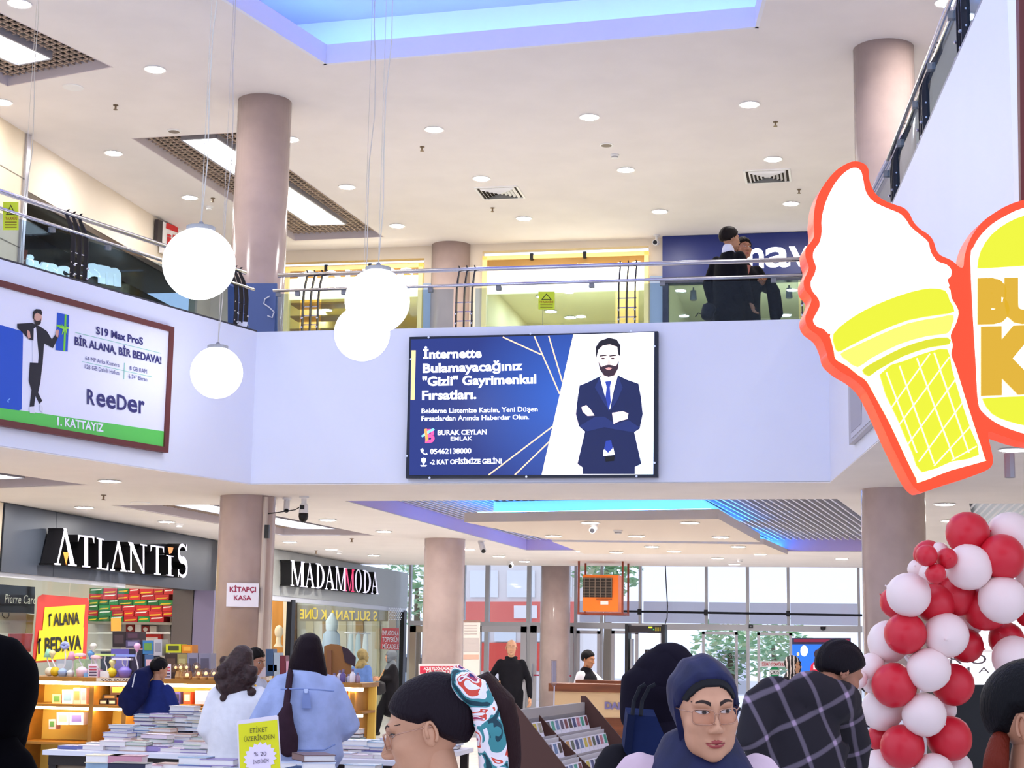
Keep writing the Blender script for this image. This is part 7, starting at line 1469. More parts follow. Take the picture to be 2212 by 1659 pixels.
        for q in 'LR':
            pts = [s.p('sh' + q), (s.p('sh' + q) + s.p('el' + q)) / 2, s.p('el' + q), (s.p('el' + q) + s.p('wr' + q)) / 2, s.p('wr' + q)]; n = 5 if sleeve >= 1 else (3 if sleeve >= .5 else 2)
            if sleeve > 0: b.loft(pts[:n], (np.array([1.05, 1.0, .95, .85, .66])[:n] * sl_r) * k, (np.array([1.05, 1.0, .95, .85, .66])[:n] * sl_r) * k, a, 12)
        v, f = remesh(b, vox, it); o = MB().add(v, f).build(name, m, s.e, smooth=True); return o
    def legs(s, name, m, r=.085, vox=.022, wide=.06, skirt=None):
        k, a = s.k, s.ax(); b = MB()
        b.loft([s.p('pel') - (0, 0, .06 * k), s.p('pel') + (0, 0, .07 * k)], [.17 * k, .155 * k], [.125 * k, .115 * k], a, 16)
        for q in 'LR': b.loft([s.p('hi' + q), s.p('kn' + q), s.p('an' + q) + (0, 0, .0)], np.array([r + .02, r - .005, wide]) * k, np.array([r + .02, r - .005, wide]) * k, a, 12)
        if skirt: b.loft([s.p('pel') + (0, 0, .05 * k), s.p('pel') - (0, 0, .3 * k), V3((s.p('pel')[0], s.p('pel')[1], s.base[2] + skirt))], np.array([.16, .21, .25]) * k, np.array([.12, .16, .2]) * k, a, 18)
        v, f = remesh(b, vox, 4); return MB().add(v, f).build(name, m, s.e, smooth=True)
    def shoes(s, col):
        k, a = s.k, s.ax(); fw = s.X.R @ np.array([0, -1, 0]) / k
        for q in 'LR':
            f = s.p('an' + q); f = V3((f[0], f[1], max(s.base[2] + .045 * k, f[2] - .05 * k))); MB().loft([f - fw * .05 * k, f + fw * .05 * k, f + fw * .15 * k], np.array([.042, .048, .042]) * k, np.array([.044, .042, .03]) * k, a, 10).build('shoe', P(col, .4), s.e, smooth=True)
        return s
def glasses(pn, col='#caa08c', wx=.031, hw=.024, hh=.017, z=.004, m=None, lens=True):
    m = m or mat('glasses_frame', col, .25, .7); s = pn
    for sx in (-1, 1):
        pts = [(sx * wx + hw * np.sign(math.cos(t)) * abs(math.cos(t)) ** .45, z + hh * np.sign(math.sin(t)) * abs(math.sin(t)) ** .45) for t in np.linspace(0, 2 * math.pi, 28)]
        yb = surf_y(.0, .005, s.w, s.jaw)[0] + .006
        ring = s.HX([(x, yb - .010 + .35 * (x * x) / .05, zz) for x, zz in pts]); b = MB().tube(ring, .0013 * s.k, 6, cap=False); b.tube(s.HX([(sx * (wx + hw), yb - .010 + .35 * (wx + hw) ** 2 / .05, z + hh * .6), (sx * .074, -.05, z + .012), (sx * .08, .02, z + .010)]), .0016 * s.k, 6)
        b.build('glasses_rim', m, s.e, smooth=True)
        if lens: MB().add(s.HX([(x, yb - .010 + .35 * (x * x) / .05, zz) for x, zz in pts[:-1]]), [tuple(range(27))]).build('glasses_lens', glassmat('lens_tint', '#fcf4f1', .02), s.e, fixn=False)
    MB().tube(s.HX([(-.008, surf_y(0, .005, s.w, s.jaw)[0] - .004, z + .006), (0, surf_y(0, .005, s.w, s.jaw)[0] - .006, z + .009), (.008, surf_y(0, .005, s.w, s.jaw)[0] - .004, z + .006)]), .0013 * s.k, 6).build('glasses_bridge', m, s.e)
def stand(px, py, D): q = atD(px, py, D); return np.array([q[0], q[1], 0.0]), q[2]
def yaw_to_cam(pos): d = CAM - pos; return math.atan2(d[0], -d[1])       # yaw that makes the figure face the camera (0 = facing -Y, + turns to image right)
# ================================================================== people in the photograph
PI = math.pi
def pj(px, py, D, base, X):   # measured joint -> figure space
    return tuple(np.linalg.solve(X.R, atD(px, py, D) - X.t))
# --- woman in navy headscarf, foreground
pos, H = stand(1512, 1416, 4.05); H = (H - .016) / 1.628 * 1.70
W1 = Person(pos, yaw_to_cam(pos) + .22, H, 'woman in navy headscarf and square glasses wearing pale pink coat', hyaw=.06, hpitch=.12, hroll=-.05, w=.98, jaw=1.06, J=dict(hed=(0, -.055, 1.51), neb=(0, .0, 1.39), shL=(.155, .02, 1.335), shR=(-.155, .02, 1.335), elL=(.22, .03, 1.08), elR=(-.22, .03, 1.08)))
W1.body('#cf9878', .014, 168, 132, ears=False)
W1.face('#2e1d18', '#a84846', '#38241a', gaze=(.0045, -.0005), open_=.95, browt=1.6, mouth_w=1.15)
M_NVS = mat('navy_scarf_satin', '#0a1142', .6, noise=.3, nscale=5, bump=.25, bscale=9, stretch=(3, 3, 1), spec=.4)
W1.hijab(M_NVS, .016, .072, -.020, .101, 200, 150, fold=.0025, vox=.009)
def bonnet(p_, D_):
    u = np.abs(p_[:, 0] / .066) ** 2.2 + np.abs((p_[:, 2] + .02) / .088) ** 2.2; v = np.abs(p_[:, 0] / .08) ** 2.2 + np.abs((p_[:, 2] + .02) / .112) ** 2.2
    return np.where((p_[:, 1] < 0) & (p_[:, 2] > .03) & (u > 1) & (v < 1.15), .006, -1)
W1.shell('under_bonnet', mat('bonnet_black', '#100e14', .8), bonnet, 200, 150)
glasses(W1, '#b88a74', .031, .0255, .0185, -.001)
W1.top('coat', clothm('#d9bcc8', .06), .5, .045, 1.0, .066, .012, .02, it=12)
W1.legs('trousers', clothm('#3a3a44')); W1.shoes('#2a2426')
# --- girl with scarf in ponytail, foreground profile
pos, H = stand(955, 1462, 3.5)
fx = yaw_to_cam(pos) - PI / 2
G = Person(pos, fx, H, 'girl in profile with glasses and floral scarf tied in dark ponytail', hyaw=-.10, hpitch=.27, w=.95, jaw=.97, J=dict(hed=(0, -.03, 1.575)))
G.body('#c79272', .014, 168, 132)
G.face('#2a1a16', '#b0605e', '#2a1810', gaze=(0, 0), browt=1.0)
def ghair(p_, D_):
    zl = np.interp(p_[:, 1], [-.12, -.075, -.055, -.03, -.01, .015, .03, .09], [.072, .060, .044, .030, .020, .022, -.02, -.075]); return np.clip((p_[:, 2] - zl) / .012, -1, 1) * (.011 + .012 * np.clip(p_[:, 1] / .09, 0, 1))
G.shell('hair', hairm('#1b1119'), ghair, 144, 108)
glasses(G, '#c8a090', .031, .0245, .018, -.001)
gx = lambda px, py, dd=0: atD(px, py, 3.5 + dd)
tail = MB().loft([gx(1000, 1492, .02), gx(1040, 1490, .0), gx(1075, 1525, 0), gx(1088, 1580, 0), gx(1094, 1640, 0), gx(1100, 1720, .02)], [.035, .045, .042, .038, .034, .02], [.035, .05, .05, .045, .04, .02], _R0, 16)
v, f = remesh(tail, .009, 4); MB().add(v, f).build('ponytail', hairm('#2a1618'), G.e, smooth=True)
def scarfmat():
    m = mat('floral_scarf', '#efe6ea', .6); nt = m.node_tree; b = nt.nodes['Principled BSDF']; tc = nt.nodes.new('ShaderNodeTexCoord'); n = nt.nodes.new('ShaderNodeTexNoise'); n.inputs['Scale'].default_value = 15; n.inputs['Detail'].default_value = 2; n.inputs['Distortion'].default_value = 1.2
    r = nt.nodes.new('ShaderNodeValToRGB'); cr = r.color_ramp; cr.interpolation = 'CONSTANT'; cols_ = [(0, '#163e4a'), (.40, '#3f8a90'), (.46, '#efe6ea'), (.53, '#f3ecee'), (.57, '#d84a38'), (.61, '#efe6ea'), (.65, '#a83a5a'), (.69, '#2a2a6e')]
    cr.elements[0].color = (*lin(cols_[0][1]), 1); cr.elements[1].position = cols_[1][0]; cr.elements[1].color = (*lin(cols_[1][1]), 1)
    for p_, c_ in cols_[2:]: el = cr.elements.new(p_); el.color = (*lin(c_), 1)
    nt.links.new(tc.outputs['Object'], n.inputs['Vector']); nt.links.new(n.outputs['Fac'], r.inputs[0]); nt.links.new(r.outputs[0], b.inputs['Base Color']); return m
sc = MB().loft([gx(1008, 1470, -.04), gx(1028, 1482, -.06), gx(1046, 1530, -.06), gx(1058, 1580, -.06), gx(1066, 1630, -.05), gx(1070, 1720, -.04)], [.022, .026, .030, .033, .034, .036], [.014, .014, .013, .013, .013, .013], _R0, 14)
sc.loft([gx(988, 1452, -.03), gx(1000, 1470, -.05), gx(1012, 1490, -.05), gx(1018, 1515, -.02)], [.016, .03, .032, .02], [.02, .03, .03, .02], _R0, 14)
v, f = remesh(sc, .006, 4); MB().add(v, f).build('hair_scarf', scarfmat(), G.e, smooth=True)
G.top('blouse', clothm('#d9b8a6', .05), .8, .03, 1.0, .06, .014); G.legs('trousers', clothm('#2f3542')); G.shoes('#e8e4e0')
# --- near head at the left photo edge, black headscarf seen from behind
pos, H = stand(-14, 1371, 3.3)
N1 = Person(pos, yaw_to_cam(pos) + PI, H - .02, 'head in black headscarf seen from behind at left photo edge', w=1.0)
N1.body('#b98a6c', .016, 60, 46, ears=False); N1.hijab(mat('black_scarf', '#060508', .9, bump=.2, bscale=12, spec=.03), .030, .05, -.03, .08, vox=.012, fold=.002)
N1.top('coat', clothm('#0a090c'), .5, .05, 1.0, .07, .016); N1.legs('trousers', clothm('#1a181e')); N1.shoes('#151515')
# --- near head at the right photo edge
pos, H = stand(2222, 1436, 3.35)
N2 = Person(pos, yaw_to_cam(pos) + PI / 2 - .25, H, 'head with black cap of hair, bare ear and auburn strands at right edge')
N2.body('#b57f62', .016, 120, 90); 
def n2hair(p_, D_): zl = np.interp(p_[:, 1], [-.12, -.05, -.02, .0, .03, .05, .09], [.06, .055, .03, .026, .02, -.02, -.04]); return np.clip((p_[:, 2] - zl) / .012, -1, 1) * .022
N2.shell('hair', hairm('#0c0a0e'), n2hair, 120, 90)
b = MB(); q = lambda px, py, dd=0: atD(px, py, 3.3 + dd)
b.loft([q(2168, 1570, .05), q(2158, 1600, .02), q(2152, 1640, .0), q(2148, 1720, 0)], [.008, .02, .026, .028], [.012, .03, .035, .03], _R0, 12); b.loft([q(2176, 1580, .03), q(2166, 1620, 0), q(2160, 1680, 0)], [.006, .014, .016], [.01, .02, .02], _R0, 10); v, f = remesh(b, .008, 3)
MB().add(v, f).build('auburn_hair', hairm('#6a2416'), N2.e, smooth=True)
N2.top('jumper', clothm('#1a161c'), .8, .03, 1.0, .06, .018); N2.legs('trousers', clothm('#23222a')); N2.shoes('#222222')
# --- person in black scarf carrying navy tote behind her
pos, H = stand(1432, 1413, 4.9)
N3 = Person(pos, yaw_to_cam(pos) + PI + .5, H, 'person in dark scarf seen from behind carrying navy tote bag', hyaw=.2, hpitch=.25)
N3.body('#b98a6c', .018, 60, 46, ears=False); MSC = mat('dark_scarf_plum', '#181320', .85, noise=.2, nscale=6, bump=.3, bscale=10, spec=.08); N3.hijab(MSC, .024, .05, -.03, .08, vox=.013)
b = MB(); q = lambda px, py, dd=0: atD(px, py, 4.9 + dd)
b.loft([q(1445, 1450), q(1425, 1500), q(1402, 1545, -.03)], [.09, .13, .10], [.10, .12, .08], _R0, 16); b.loft([q(1400, 1470, -.05), q(1385, 1500, -.06), q(1378, 1545, -.06)], [.03, .035, .02], [.04, .03, .015], _R0, 12); v, f = remesh(b, .012, 4); MB().add(v, f).build('scarf_tail', MSC, N3.e, smooth=True)
N3.top('coat', clothm('#1d1a20'), .45, .06, 1.0, .075, .018, .02); N3.legs('trousers', clothm('#1c1a22')); N3.shoes('#1a1a1a')
tb = atD(1395, 1645, 4.66); e = empty('tote_bag', tb, 'navy leather tote bag hanging behind woman in navy headscarf', 'bag'); plTB = Plane(atD(1395, 1590, 4.66), -_F)
plTB.poly('bag_body', [(1356, 1543), (1418, 1548), (1440, 1600), (1432, 1652), (1360, 1640), (1348, 1620)], clothm('#17234a', .1), 0, .10, e); plTB.poly('gusset', [(1356, 1543), (1372, 1545), (1362, 1642), (1348, 1622)], clothm('#111a38', .1), .012, .012, e)
for x0, x1 in ((1366, 1382), (1384, 1404)): MB().tube([plTB.at(x0, 1546, .01), plTB.at(x0 + 3, 1515, -.02), plTB.at((x0 + x1) / 2 + 8, 1485, -.03), plTB.at(x1 + 12, 1478, -.03)], .006, 6).build('handle', P('#0c0d18', .9), e)
# --- bending man in plaid shirt
pos, H = stand(1745, 1420, 7.0)
yw = yaw_to_cam(pos) + PI - .55
PM = Person(np.array([pos[0] - .02, pos[1], 0]), yw, 1.78, 'man in black and white plaid shirt bending over a table', hyaw=-.55, hpitch=.55, w=1.0)
X_ = PM.X; D5 = 7.0
PM.J.update(pel=pj(1722, 1730, 7.0, 0, X_), wai=pj(1718, 1650, 7.0, 0, X_), che=pj(1725, 1545, 7.0, 0, X_), neb=pj(1778, 1482, 7.05, 0, X_), hed=pj(1812, 1452, 7.12, 0, X_), shL=pj(1650, 1520, 6.95, 0, X_), elL=pj(1622, 1600, 6.85, 0, X_), wrL=pj(1672, 1648, 6.95, 0, X_), shR=pj(1815, 1515, 7.1, 0, X_), elR=pj(1850, 1610, 7.25, 0, X_), wrR=pj(1850, 1670, 7.35, 0, X_), hiL=pj(1695, 1745, 7.0, 0, X_), hiR=pj(1752, 1745, 7.0, 0, X_))
# exchange sides so that the joints named L and R lie on the true sides
PM.HX.t = PM.X.one(PM.J['hed'])
PM.body('#a8745a', .018, 72, 56); PM.hair('#151016', .018, nape=-.05)
def plaid():
    m = mat('plaid_flannel', '#141018', .85); nt = m.node_tree; b = nt.nodes['Principled BSDF']; tc = nt.nodes.new('ShaderNodeTexCoord'); last = None
    for rot, sc_, ph in (((0, math.radians(24), 0), 7.4, 0.0), ((0, math.radians(-66), 0), 6.2, 1.0)):
        mp = nt.nodes.new('ShaderNodeMapping'); mp.inputs['Rotation'].default_value = (0, rot[1], -YAW); wv = nt.nodes.new('ShaderNodeTexWave'); wv.bands_direction = 'X'; wv.inputs['Scale'].default_value = sc_ / 3.14 * 1.0; wv.inputs['Distortion'].default_value = .6; wv.inputs['Phase Offset'].default_value = ph; wv.inputs['Detail Scale'].default_value = 2
        nt.links.new(tc.outputs['Object'], mp.inputs[0]); nt.links.new(mp.outputs[0], wv.inputs[0]); r = nt.nodes.new('ShaderNodeValToRGB'); r.color_ramp.elements[0].position = .93; r.color_ramp.elements[1].position = .985; r.color_ramp.elements[0].color = (0, 0, 0, 1); r.color_ramp.elements[1].color = (.11, .09, .12, 1); nt.links.new(wv.outputs['Fac'], r.inputs[0])
        if last is None: last = r
        else:
            ad = nt.nodes.new('ShaderNodeMixRGB'); ad.blend_type = 'ADD'; ad.inputs[0].default_value = 1; nt.links.new(last.outputs[0], ad.inputs[1]); nt.links.new(r.outputs[0], ad.inputs[2])
            mu = nt.nodes.new('ShaderNodeMixRGB'); mu.blend_type = 'MULTIPLY'; mu.inputs[0].default_value = 1; nt.links.new(last.outputs[0], mu.inputs[1]); nt.links.new(r.outputs[0], mu.inputs[2])
            a3 = nt.nodes.new('ShaderNodeMixRGB'); a3.blend_type = 'ADD'; a3.inputs[0].default_value = 1; nt.links.new(ad.outputs[0], a3.inputs[1]); sc2 = nt.nodes.new('ShaderNodeMixRGB'); sc2.blend_type = 'MULTIPLY'; sc2.inputs[0].default_value = 1; sc2.inputs[2].default_value = (14, 12, 12, 1); nt.links.new(mu.outputs[0], sc2.inputs[1]); nt.links.new(sc2.outputs[0], a3.inputs[2])
            a4 = nt.nodes.new('ShaderNodeMixRGB'); a4.blend_type = 'ADD'; a4.inputs[0].default_value = 1; a4.inputs[2].default_value = (.012, .009, .015, 1); nt.links.new(a3.outputs[0], a4.inputs[1]); nt.links.new(a4.outputs[0], b.inputs['Base Color'])
    return m
b = MB(); a = _R0
b.loft([PM.p('pel') + (0, 0, .06), PM.p('wai'), (PM.p('wai') + PM.p('che')) / 2, PM.p('che'), PM.p('neb') - (0, 0, .05)], [.19, .215, .235, .225, .09], [.15, .16, .16, .14, .08], a, 22)
b.loft([PM.p('shL') + (.05, 0, .03), PM.p('shL'), PM.p('elL'), PM.p('wrL')], [.10, .095, .075, .05], [.09, .09, .075, .05], a, 14); b.loft([PM.p('che') + (.05, -.05, .1), PM.p('neb') + (.05, -.04, -.06), PM.p('shR')], [.1, .1, .1], [.1, .09, .1], a, 14); b.loft([PM.p('shR') - (.05, 0, -.02), PM.p('shR'), PM.p('elR'), PM.p('wrR')], [.09, .09, .07, .05], [.09, .09, .07, .05], a, 14)
v, f = remesh(b, .014, 6); MB().add(v, f).build('plaid_shirt', plaid(), PM.e, smooth=True)
MB().loft([PM.p('neb') + (-.05, 0, -.03), PM.p('neb') + (.0, .0, .0), PM.p('neb') + (.055, .02, -.01)], [.03, .035, .03], [.05, .07, .05], (0, 0, 1), 12).build('collar', P('#1a141e', .8), PM.e, smooth=True)
PM.legs('jeans', clothm('#1d2030')); PM.shoes('#222222')
MB().tube([PM.p('wrL') + (-.03, 0, .01), PM.p('wrL') + (0, -.03, .0), PM.p('wrL') + (.03, 0, -.01), PM.p('wrL') + (0, .03, 0), PM.p('wrL') + (-.03, 0, .01)], .008, 6).build('wrist_watch', M_CHROME, PM.e)
# --- woman in denim jacket, from behind
pos, H = stand(664, 1374, 10.9)
DW = Person(pos, yaw_to_cam(pos) + PI, H, 'woman with long dark hair in pale denim jacket seen from behind', hpitch=.15, J=dict(elL=(.30, -.02, 1.10), elR=(-.30, -.02, 1.10), wrL=(.22, -.24, 1.02), wrR=(-.22, -.24, 1.02)))
DW.body('#c29072', .02, 56, 44, ears=False); DW.hair('#1a1016', .022, nape=-.12)
b = MB(); q = lambda px, py, dd=-.06: atD(px, py, 10.9 + dd)
b.loft([q(668, 1395), q(664, 1430), q(664, 1462), q(658, 1490), q(690, 1505)], [.09, .125, .135, .11, .05], [.10, .09, .075, .06, .03], _R0, 16); b.loft([q(688, 1450), q(700, 1490), q(697, 1520)], [.06, .04, .012], [.05, .03, .01], _R0, 10); b.loft([q(640, 1450), q(630, 1480)], [.05, .02], [.05, .02], _R0, 10)
v, f = remesh(b, .012, 3); MB().add(v, f).build('long_hair', hairm('#1d1118'), DW.e, smooth=True)
DEN = mat('pale_denim', '#a9b6de', .8, noise=.12, nscale=9, bump=.3, bscale=30, spec=.1); DEN2 = mat('denim_seam', '#8090c0', .8)
jk = DW.top('denim_jacket', DEN, .90, .085, 1.0, .092, .016, .03, fat=1.05)
fwd = DW.X.R @ np.array([0, -1, 0]) / DW.k; plJk = Plane(DW.p((0, .20, 1.1)) , -fwd)
jb = lambda x, y: plJk.at(x, y)
for nm, pts in (('yoke_seam', ((606, 1489), (640, 1488), (690, 1490), (722, 1493))), ('hem_seam', ((618, 1617), (660, 1621), (700, 1620), (724, 1608)))): MB().tube([jb(*p_) for p_ in pts], .006, 6).build(nm, DEN2, jk)
MB().prism([jb(655, 1492), jb(667, 1492), jb(672, 1530), jb(652, 1530)], -fwd * .012).build('back_pleat', DEN2, jk); MB().prism([jb(656, 1488), jb(666, 1488), jb(664, 1497), jb(658, 1497)], -fwd * .02).build('hanger_loop', P('#c4d0f0', .8), jk)
MB().loft([DW.p((0, .02, 1.40)), DW.p((0, .03, 1.45))], [.10 * DW.k, .085 * DW.k], [.09 * DW.k, .08 * DW.k], DW.ax(), 16).build('collar', DEN, jk, smooth=True)
DW.legs('trousers', clothm('#191a26'), .09); DW.shoes('#202020')
pb = lambda px, py, dd=-.34: atD(px, py, 10.9 + dd)
e = empty('shoulder_bag', pb(618, 1632), 'dark brown slouchy shoulder bag hanging on the denim jacket', 'bag')
b = MB().loft([pb(622, 1525), pb(612, 1560), pb(618, 1600), pb(626, 1622)], [.03, .07, .085, .06], [.03, .05, .055, .04], _R0, 14); v, f = remesh(b, .012, 3); MB().add(v, f).build('bag_body', clothm('#38242e', .15), e, smooth=True)
MB().tube([pb(618, 1530), pb(622, 1495, -.26), pb(626, 1462, -.18), pb(630, 1443, -.05), pb(634, 1446, .08)], .022, 8).build('strap', clothm('#38242e', .15), e)
# --- woman with curly hair, white blouse
pos, H = stand(520, 1406, 11.5)
CWm = Person(pos, yaw_to_cam(pos) + PI - .35, H, 'woman with curly brown hair and white eyelet blouse at book table', hyaw=-.2, hpitch=.2, J=dict(elL=(.24, .02, 1.10), elR=(-.24, .02, 1.10), wrL=(.2, -.2, .95), wrR=(-.2, -.2, .95)))
CWm.body('#c6987c', .02, 56, 44); CWm.hair('#33201f', .018, nape=-.10)
rc = random.Random(4); b = MB(); q = lambda px, py, dd=-.06: atD(px, py, 11.5 + dd)
b.loft([q(522, 1420), q(512, 1450), q(506, 1480), q(508, 1508)], [.09, .13, .135, .09], [.09, .11, .11, .07], _R0, 14)
for _ in range(90):
    u = rc.random(); cy = 1425 + 92 * u; hw = 28 + 14 * math.sin(u * 3.1); b.ball(q(512 - 4 * u + rc.uniform(-hw, hw), cy, -.06 + rc.uniform(-.10, .08)), .026 + rc.random() * .012, 8, 6)
v, f = remesh(b, .011, 1); MB().add(v, f).build('curly_hair', mat('curly_hair_brown', '#3a2320', .5, noise=.3, nscale=40, bump=.9, bscale=45), CWm.e, smooth=True)
bl = CWm.top('white_blouse', mat('eyelet_cotton', '#f2eff2', .8, noise=.04, nscale=20, bump=.25, bscale=22), .80, .06, 1.0, .085, .016, .03)
MB().tube([q(546, 1472, .02), q(540, 1482, -.02), q(546, 1492, -.04), q(552, 1480, .0)], .009, 8).build('hair_claw', mat('gold_claw', '#d8a83a', .3, .8), CWm.e)
CWm.legs('trousers', clothm('#d8a4b4', .06), .1); CWm.shoes('#e0d8d0')
# --- man with navy tee and hoodie over his shoulder
pos, H = stand(342, 1421, 15.3)
NM = Person(pos, yaw_to_cam(pos) + PI - .75, H, 'man in navy tee shirt with hoodie slung over shoulder at kiosk', hpitch=.35, hyaw=-.3, J=dict(wrR=(-.46, -.20, 1.12), elR=(-.30, -.02, 1.08)))
NM.body('#c08a68', .018, 56, 44); NM.hair('#120e12', .014, nape=-.06)
NM.top('tee_shirt', clothm('#23306e', .1), .84, .035, .5, .07, .016); NM.legs('trousers', clothm('#20222c')); NM.shoes('#222222')
q = lambda px, py, dd=-.2: atD(px, py, 15.3 + dd)
e = empty('hoodie', q(285, 1535), 'dark navy hoodie with white drawstring slung over the man shoulder', 'hoodie')
b = MB().loft([q(322, 1452, .0), q(306, 1462, -.12), q(296, 1490), q(284, 1512), q(280, 1534)], [.05, .09, .12, .12, .07], [.07, .09, .08, .08, .06], _R0, 14); b.loft([q(285, 1480), q(268, 1510), q(262, 1522)], [.05, .06, .04], [.05, .05, .03], _R0, 12)
v, f = remesh(b, .014, 4); MB().add(v, f).build('hood_and_body', clothm('#161c48', .15), e, smooth=True); MB().tube([q(292, 1455, -.33), q(289, 1470, -.33), q(286, 1484, -.31)], .006, 6).build('drawstring', P('#e8ecf6'), e)
# --- man behind the curly haired woman
pos, H = stand(549, 1400, 14.6)
BM = Person(pos, yaw_to_cam(pos) + .9, H, 'dark haired man half hidden behind the curly haired woman', hpitch=.3)
BM.body('#a87458', .02, 48, 36); BM.hair('#17120f', .014); BM.face(lash=False); BM.top('shirt', clothm('#b8bcc8'), .84, .03, 1.0, .06, .022); BM.legs('trousers', clothm('#24242c')); BM.shoes('#222222')
# --- far women near the perforated shop
pos, H = stand(783, 1403, 28)
F1 = Person(pos, yaw_to_cam(pos) + PI - .7, H, 'woman in olive headscarf and long denim coat carrying white bag'); F1.body('#c29072', .024, 40, 32, ears=False); F1.hijab(mat('olive_scarf', '#85754a', .7, noise=.4, nscale=14), .02, .05, -.03, .085, 48, 36, vox=.018)
F1.top('denim_coat', clothm('#5a78b4'), .35, .05, 1.0, .065, .022, .05); F1.legs('trousers', clothm('#1c1c26')); F1.shoes('#141414')
q = lambda px, py, dd=-.4: atD(px, py, 28 + dd); e = empty('plastic_bag', q(785, 1582), 'white plastic carrier bag with pink print held by far woman', 'bag')
b = MB().loft([q(791, 1524), q(786, 1550), q(783, 1574)], [.02, .10, .15], [.02, .07, .1], _R0, 12); v, f = remesh(b, .018, 2); MB().add(v, f).build('bag_body', P('#ecdfe8', .4), e, smooth=True); b = MB().ball(q(784, 1566, -.52), (.07, .02, .07), 10, 6); b.build('pink_print', P('#d87aa0', .4), e)
pos, H = stand(846, 1405, 29.5)
F2 = Person(pos, yaw_to_cam(pos) - 1.35, H, 'woman in grey headscarf and long black coat walking past shop', J=dict(elR=(-.2, -.05, 1.12), wrR=(-.1, -.26, 1.12), elL=(.2, -.02, 1.12), wrL=(.1, -.24, 1.12), knL=(.1, -.22, .5), anL=(.1, -.30, .09), knR=(-.1, .12, .48), anR=(-.1, .36, .13)))
F2.body('#c29072', .024, 40, 32, ears=False); F2.hijab(mat('grey_scarf', '#5f666e', .7), .02, .05, -.03, .085, 48, 36, vox=.018); F2.face(lash=False); F2.top('black_coat', clothm('#17151a'), .55, .06, 1.0, .075, .022, .05); F2.legs('trousers', clothm('#131217'), .10, .022, .07); F2.shoes('#0e0e10')
q = lambda px, py, dd=-.3: atD(px, py, 29.5 + dd); q = lambda px, py, dd=-.5: atD(px, py, 29.5 + dd); e = empty('handbag', q(818, 1496), 'black handbag with tan strap held by woman in black coat', 'bag'); MB().loft([q(819, 1494), q(818, 1478)], [.12, .12], [.06, .06], _R0, 12).build('bag_body', P('#151318', .4), e, smooth=True); MB().tube([q(812, 1480), q(822, 1462, -.2), q(834, 1440, 0)], .012, 6).build('strap', P('#b07a3a', .5), e)
# --- bald man walking in
pos, H = stand(1105, 1381, 25)
BA = Person(pos, yaw_to_cam(pos), H, 'bald man with glasses in black hooded sweatshirt walking towards camera', J=dict(elR=(-.30, .02, 1.14), wrR=(-.20, -.20, 1.05), elL=(.27, .03, 1.10), wrL=(.29, -.04, .84), knR=(-.1, -.12, .49), anR=(-.1, -.08, .09), knL=(.1, .02, .49), anL=(.1, .16, .12)))
BA.body('#c89878', .02, 72, 56); BA.face('#6a4a3a', '#b87a6a', lash=False); glasses(BA, '#5a4a44', .031, .022, .014, .004, lens=False)
def stub(p_, D_): zl = np.interp(p_[:, 1], [-.12, -.02, .0, .05, .09], [.3, .3, -.01, -.03, -.06]); zh = np.interp(p_[:, 1], [-.1, .09], [.05, .06]); return np.where((p_[:, 2] > zl) & (p_[:, 2] < zh), .0025, -1)
BA.shell('cropped_hair', P('#8a6a58', .8), stub, 56, 44)
swt = BA.top('hooded_sweatshirt', clothm('#15141b'), .88, .025, 1.0, .058, .016); MB().loft([BA.p((-.075, .0, 1.425)), BA.p((0, -.055, 1.40)), BA.p((.075, 0, 1.425)), BA.p((0, .075, 1.44)), BA.p((-.075, 0, 1.425))], [.022] * 5, [.022] * 5, (0, 0, 1), 10).build('hood', clothm('#15141b'), swt, smooth=True)
BA.legs('track_trousers', clothm('#131219'), .09); BA.shoes('#d8d8dc')
# --- guard behind the information desk
pos, H = stand(1268, 1405, 22)
GU = Person(pos, yaw_to_cam(pos) + 1.05, H, 'guard in black vest and white shirt behind the information desk', hpitch=.25, J=dict(elL=(.26, -.22, 1.14), wrL=(.22, -.47, 1.06), elR=(-.25, .05, 1.12), wrR=(-.24, -.12, .95)))
GU.body('#b07a58', .018, 56, 44); GU.face(lash=False); GU.hair('#0f0c10', .016, nape=-.07); GU.top('white_shirt', clothm('#d9d6de', .06), .86, .03, 1.0, .062, .018)
GU.top('vest', clothm('#14131a'), .88, .042, 0, .05, .018); GU.legs('trousers', clothm('#181820')); GU.shoes('#111111')
MB().loft([GU.p((-.12, -.14, 1.24)), GU.p((.12, -.14, 1.24))], [.018, .018], [.01, .01], (0, 0, 1), 8).build('vest_stripe', P('#c9c9d2', .5), GU.e); MB().tube([GU.p('wrL') + (.03 * math.cos(t), .0, .03 * math.sin(t)) for t in np.linspace(0, 6.3, 9)], .008, 6).build('wrist_watch', M_BLACKP, GU.e)
# --- people behind the plaid man
pos, H = stand(1711, 1418, 21)
ZE = Person(pos, yaw_to_cam(pos) + .9, H, 'person in zebra patterned headscarf behind the plaid shirted man'); ZE.body('#b98a6c', .024, 40, 32, ears=False)
def zebra():
    m = mat('zebra_scarf', '#1a1416', .8); nt = m.node_tree; b = nt.nodes['Principled BSDF']; tc = nt.nodes.new('ShaderNodeTexCoord'); wv = nt.nodes.new('ShaderNodeTexWave'); wv.inputs['Scale'].default_value = 7; wv.inputs['Distortion'].default_value = 6; r = nt.nodes.new('ShaderNodeValToRGB'); r.color_ramp.interpolation = 'CONSTANT'; r.color_ramp.elements[0].color = (.012, .009, .01, 1); r.color_ramp.elements[1].position = .72; r.color_ramp.elements[1].color = (.55, .48, .45, 1)
    nt.links.new(tc.outputs['Object'], wv.inputs[0]); nt.links.new(wv.outputs['Fac'], r.inputs[0]); nt.links.new(r.outputs[0], b.inputs['Base Color']); return m
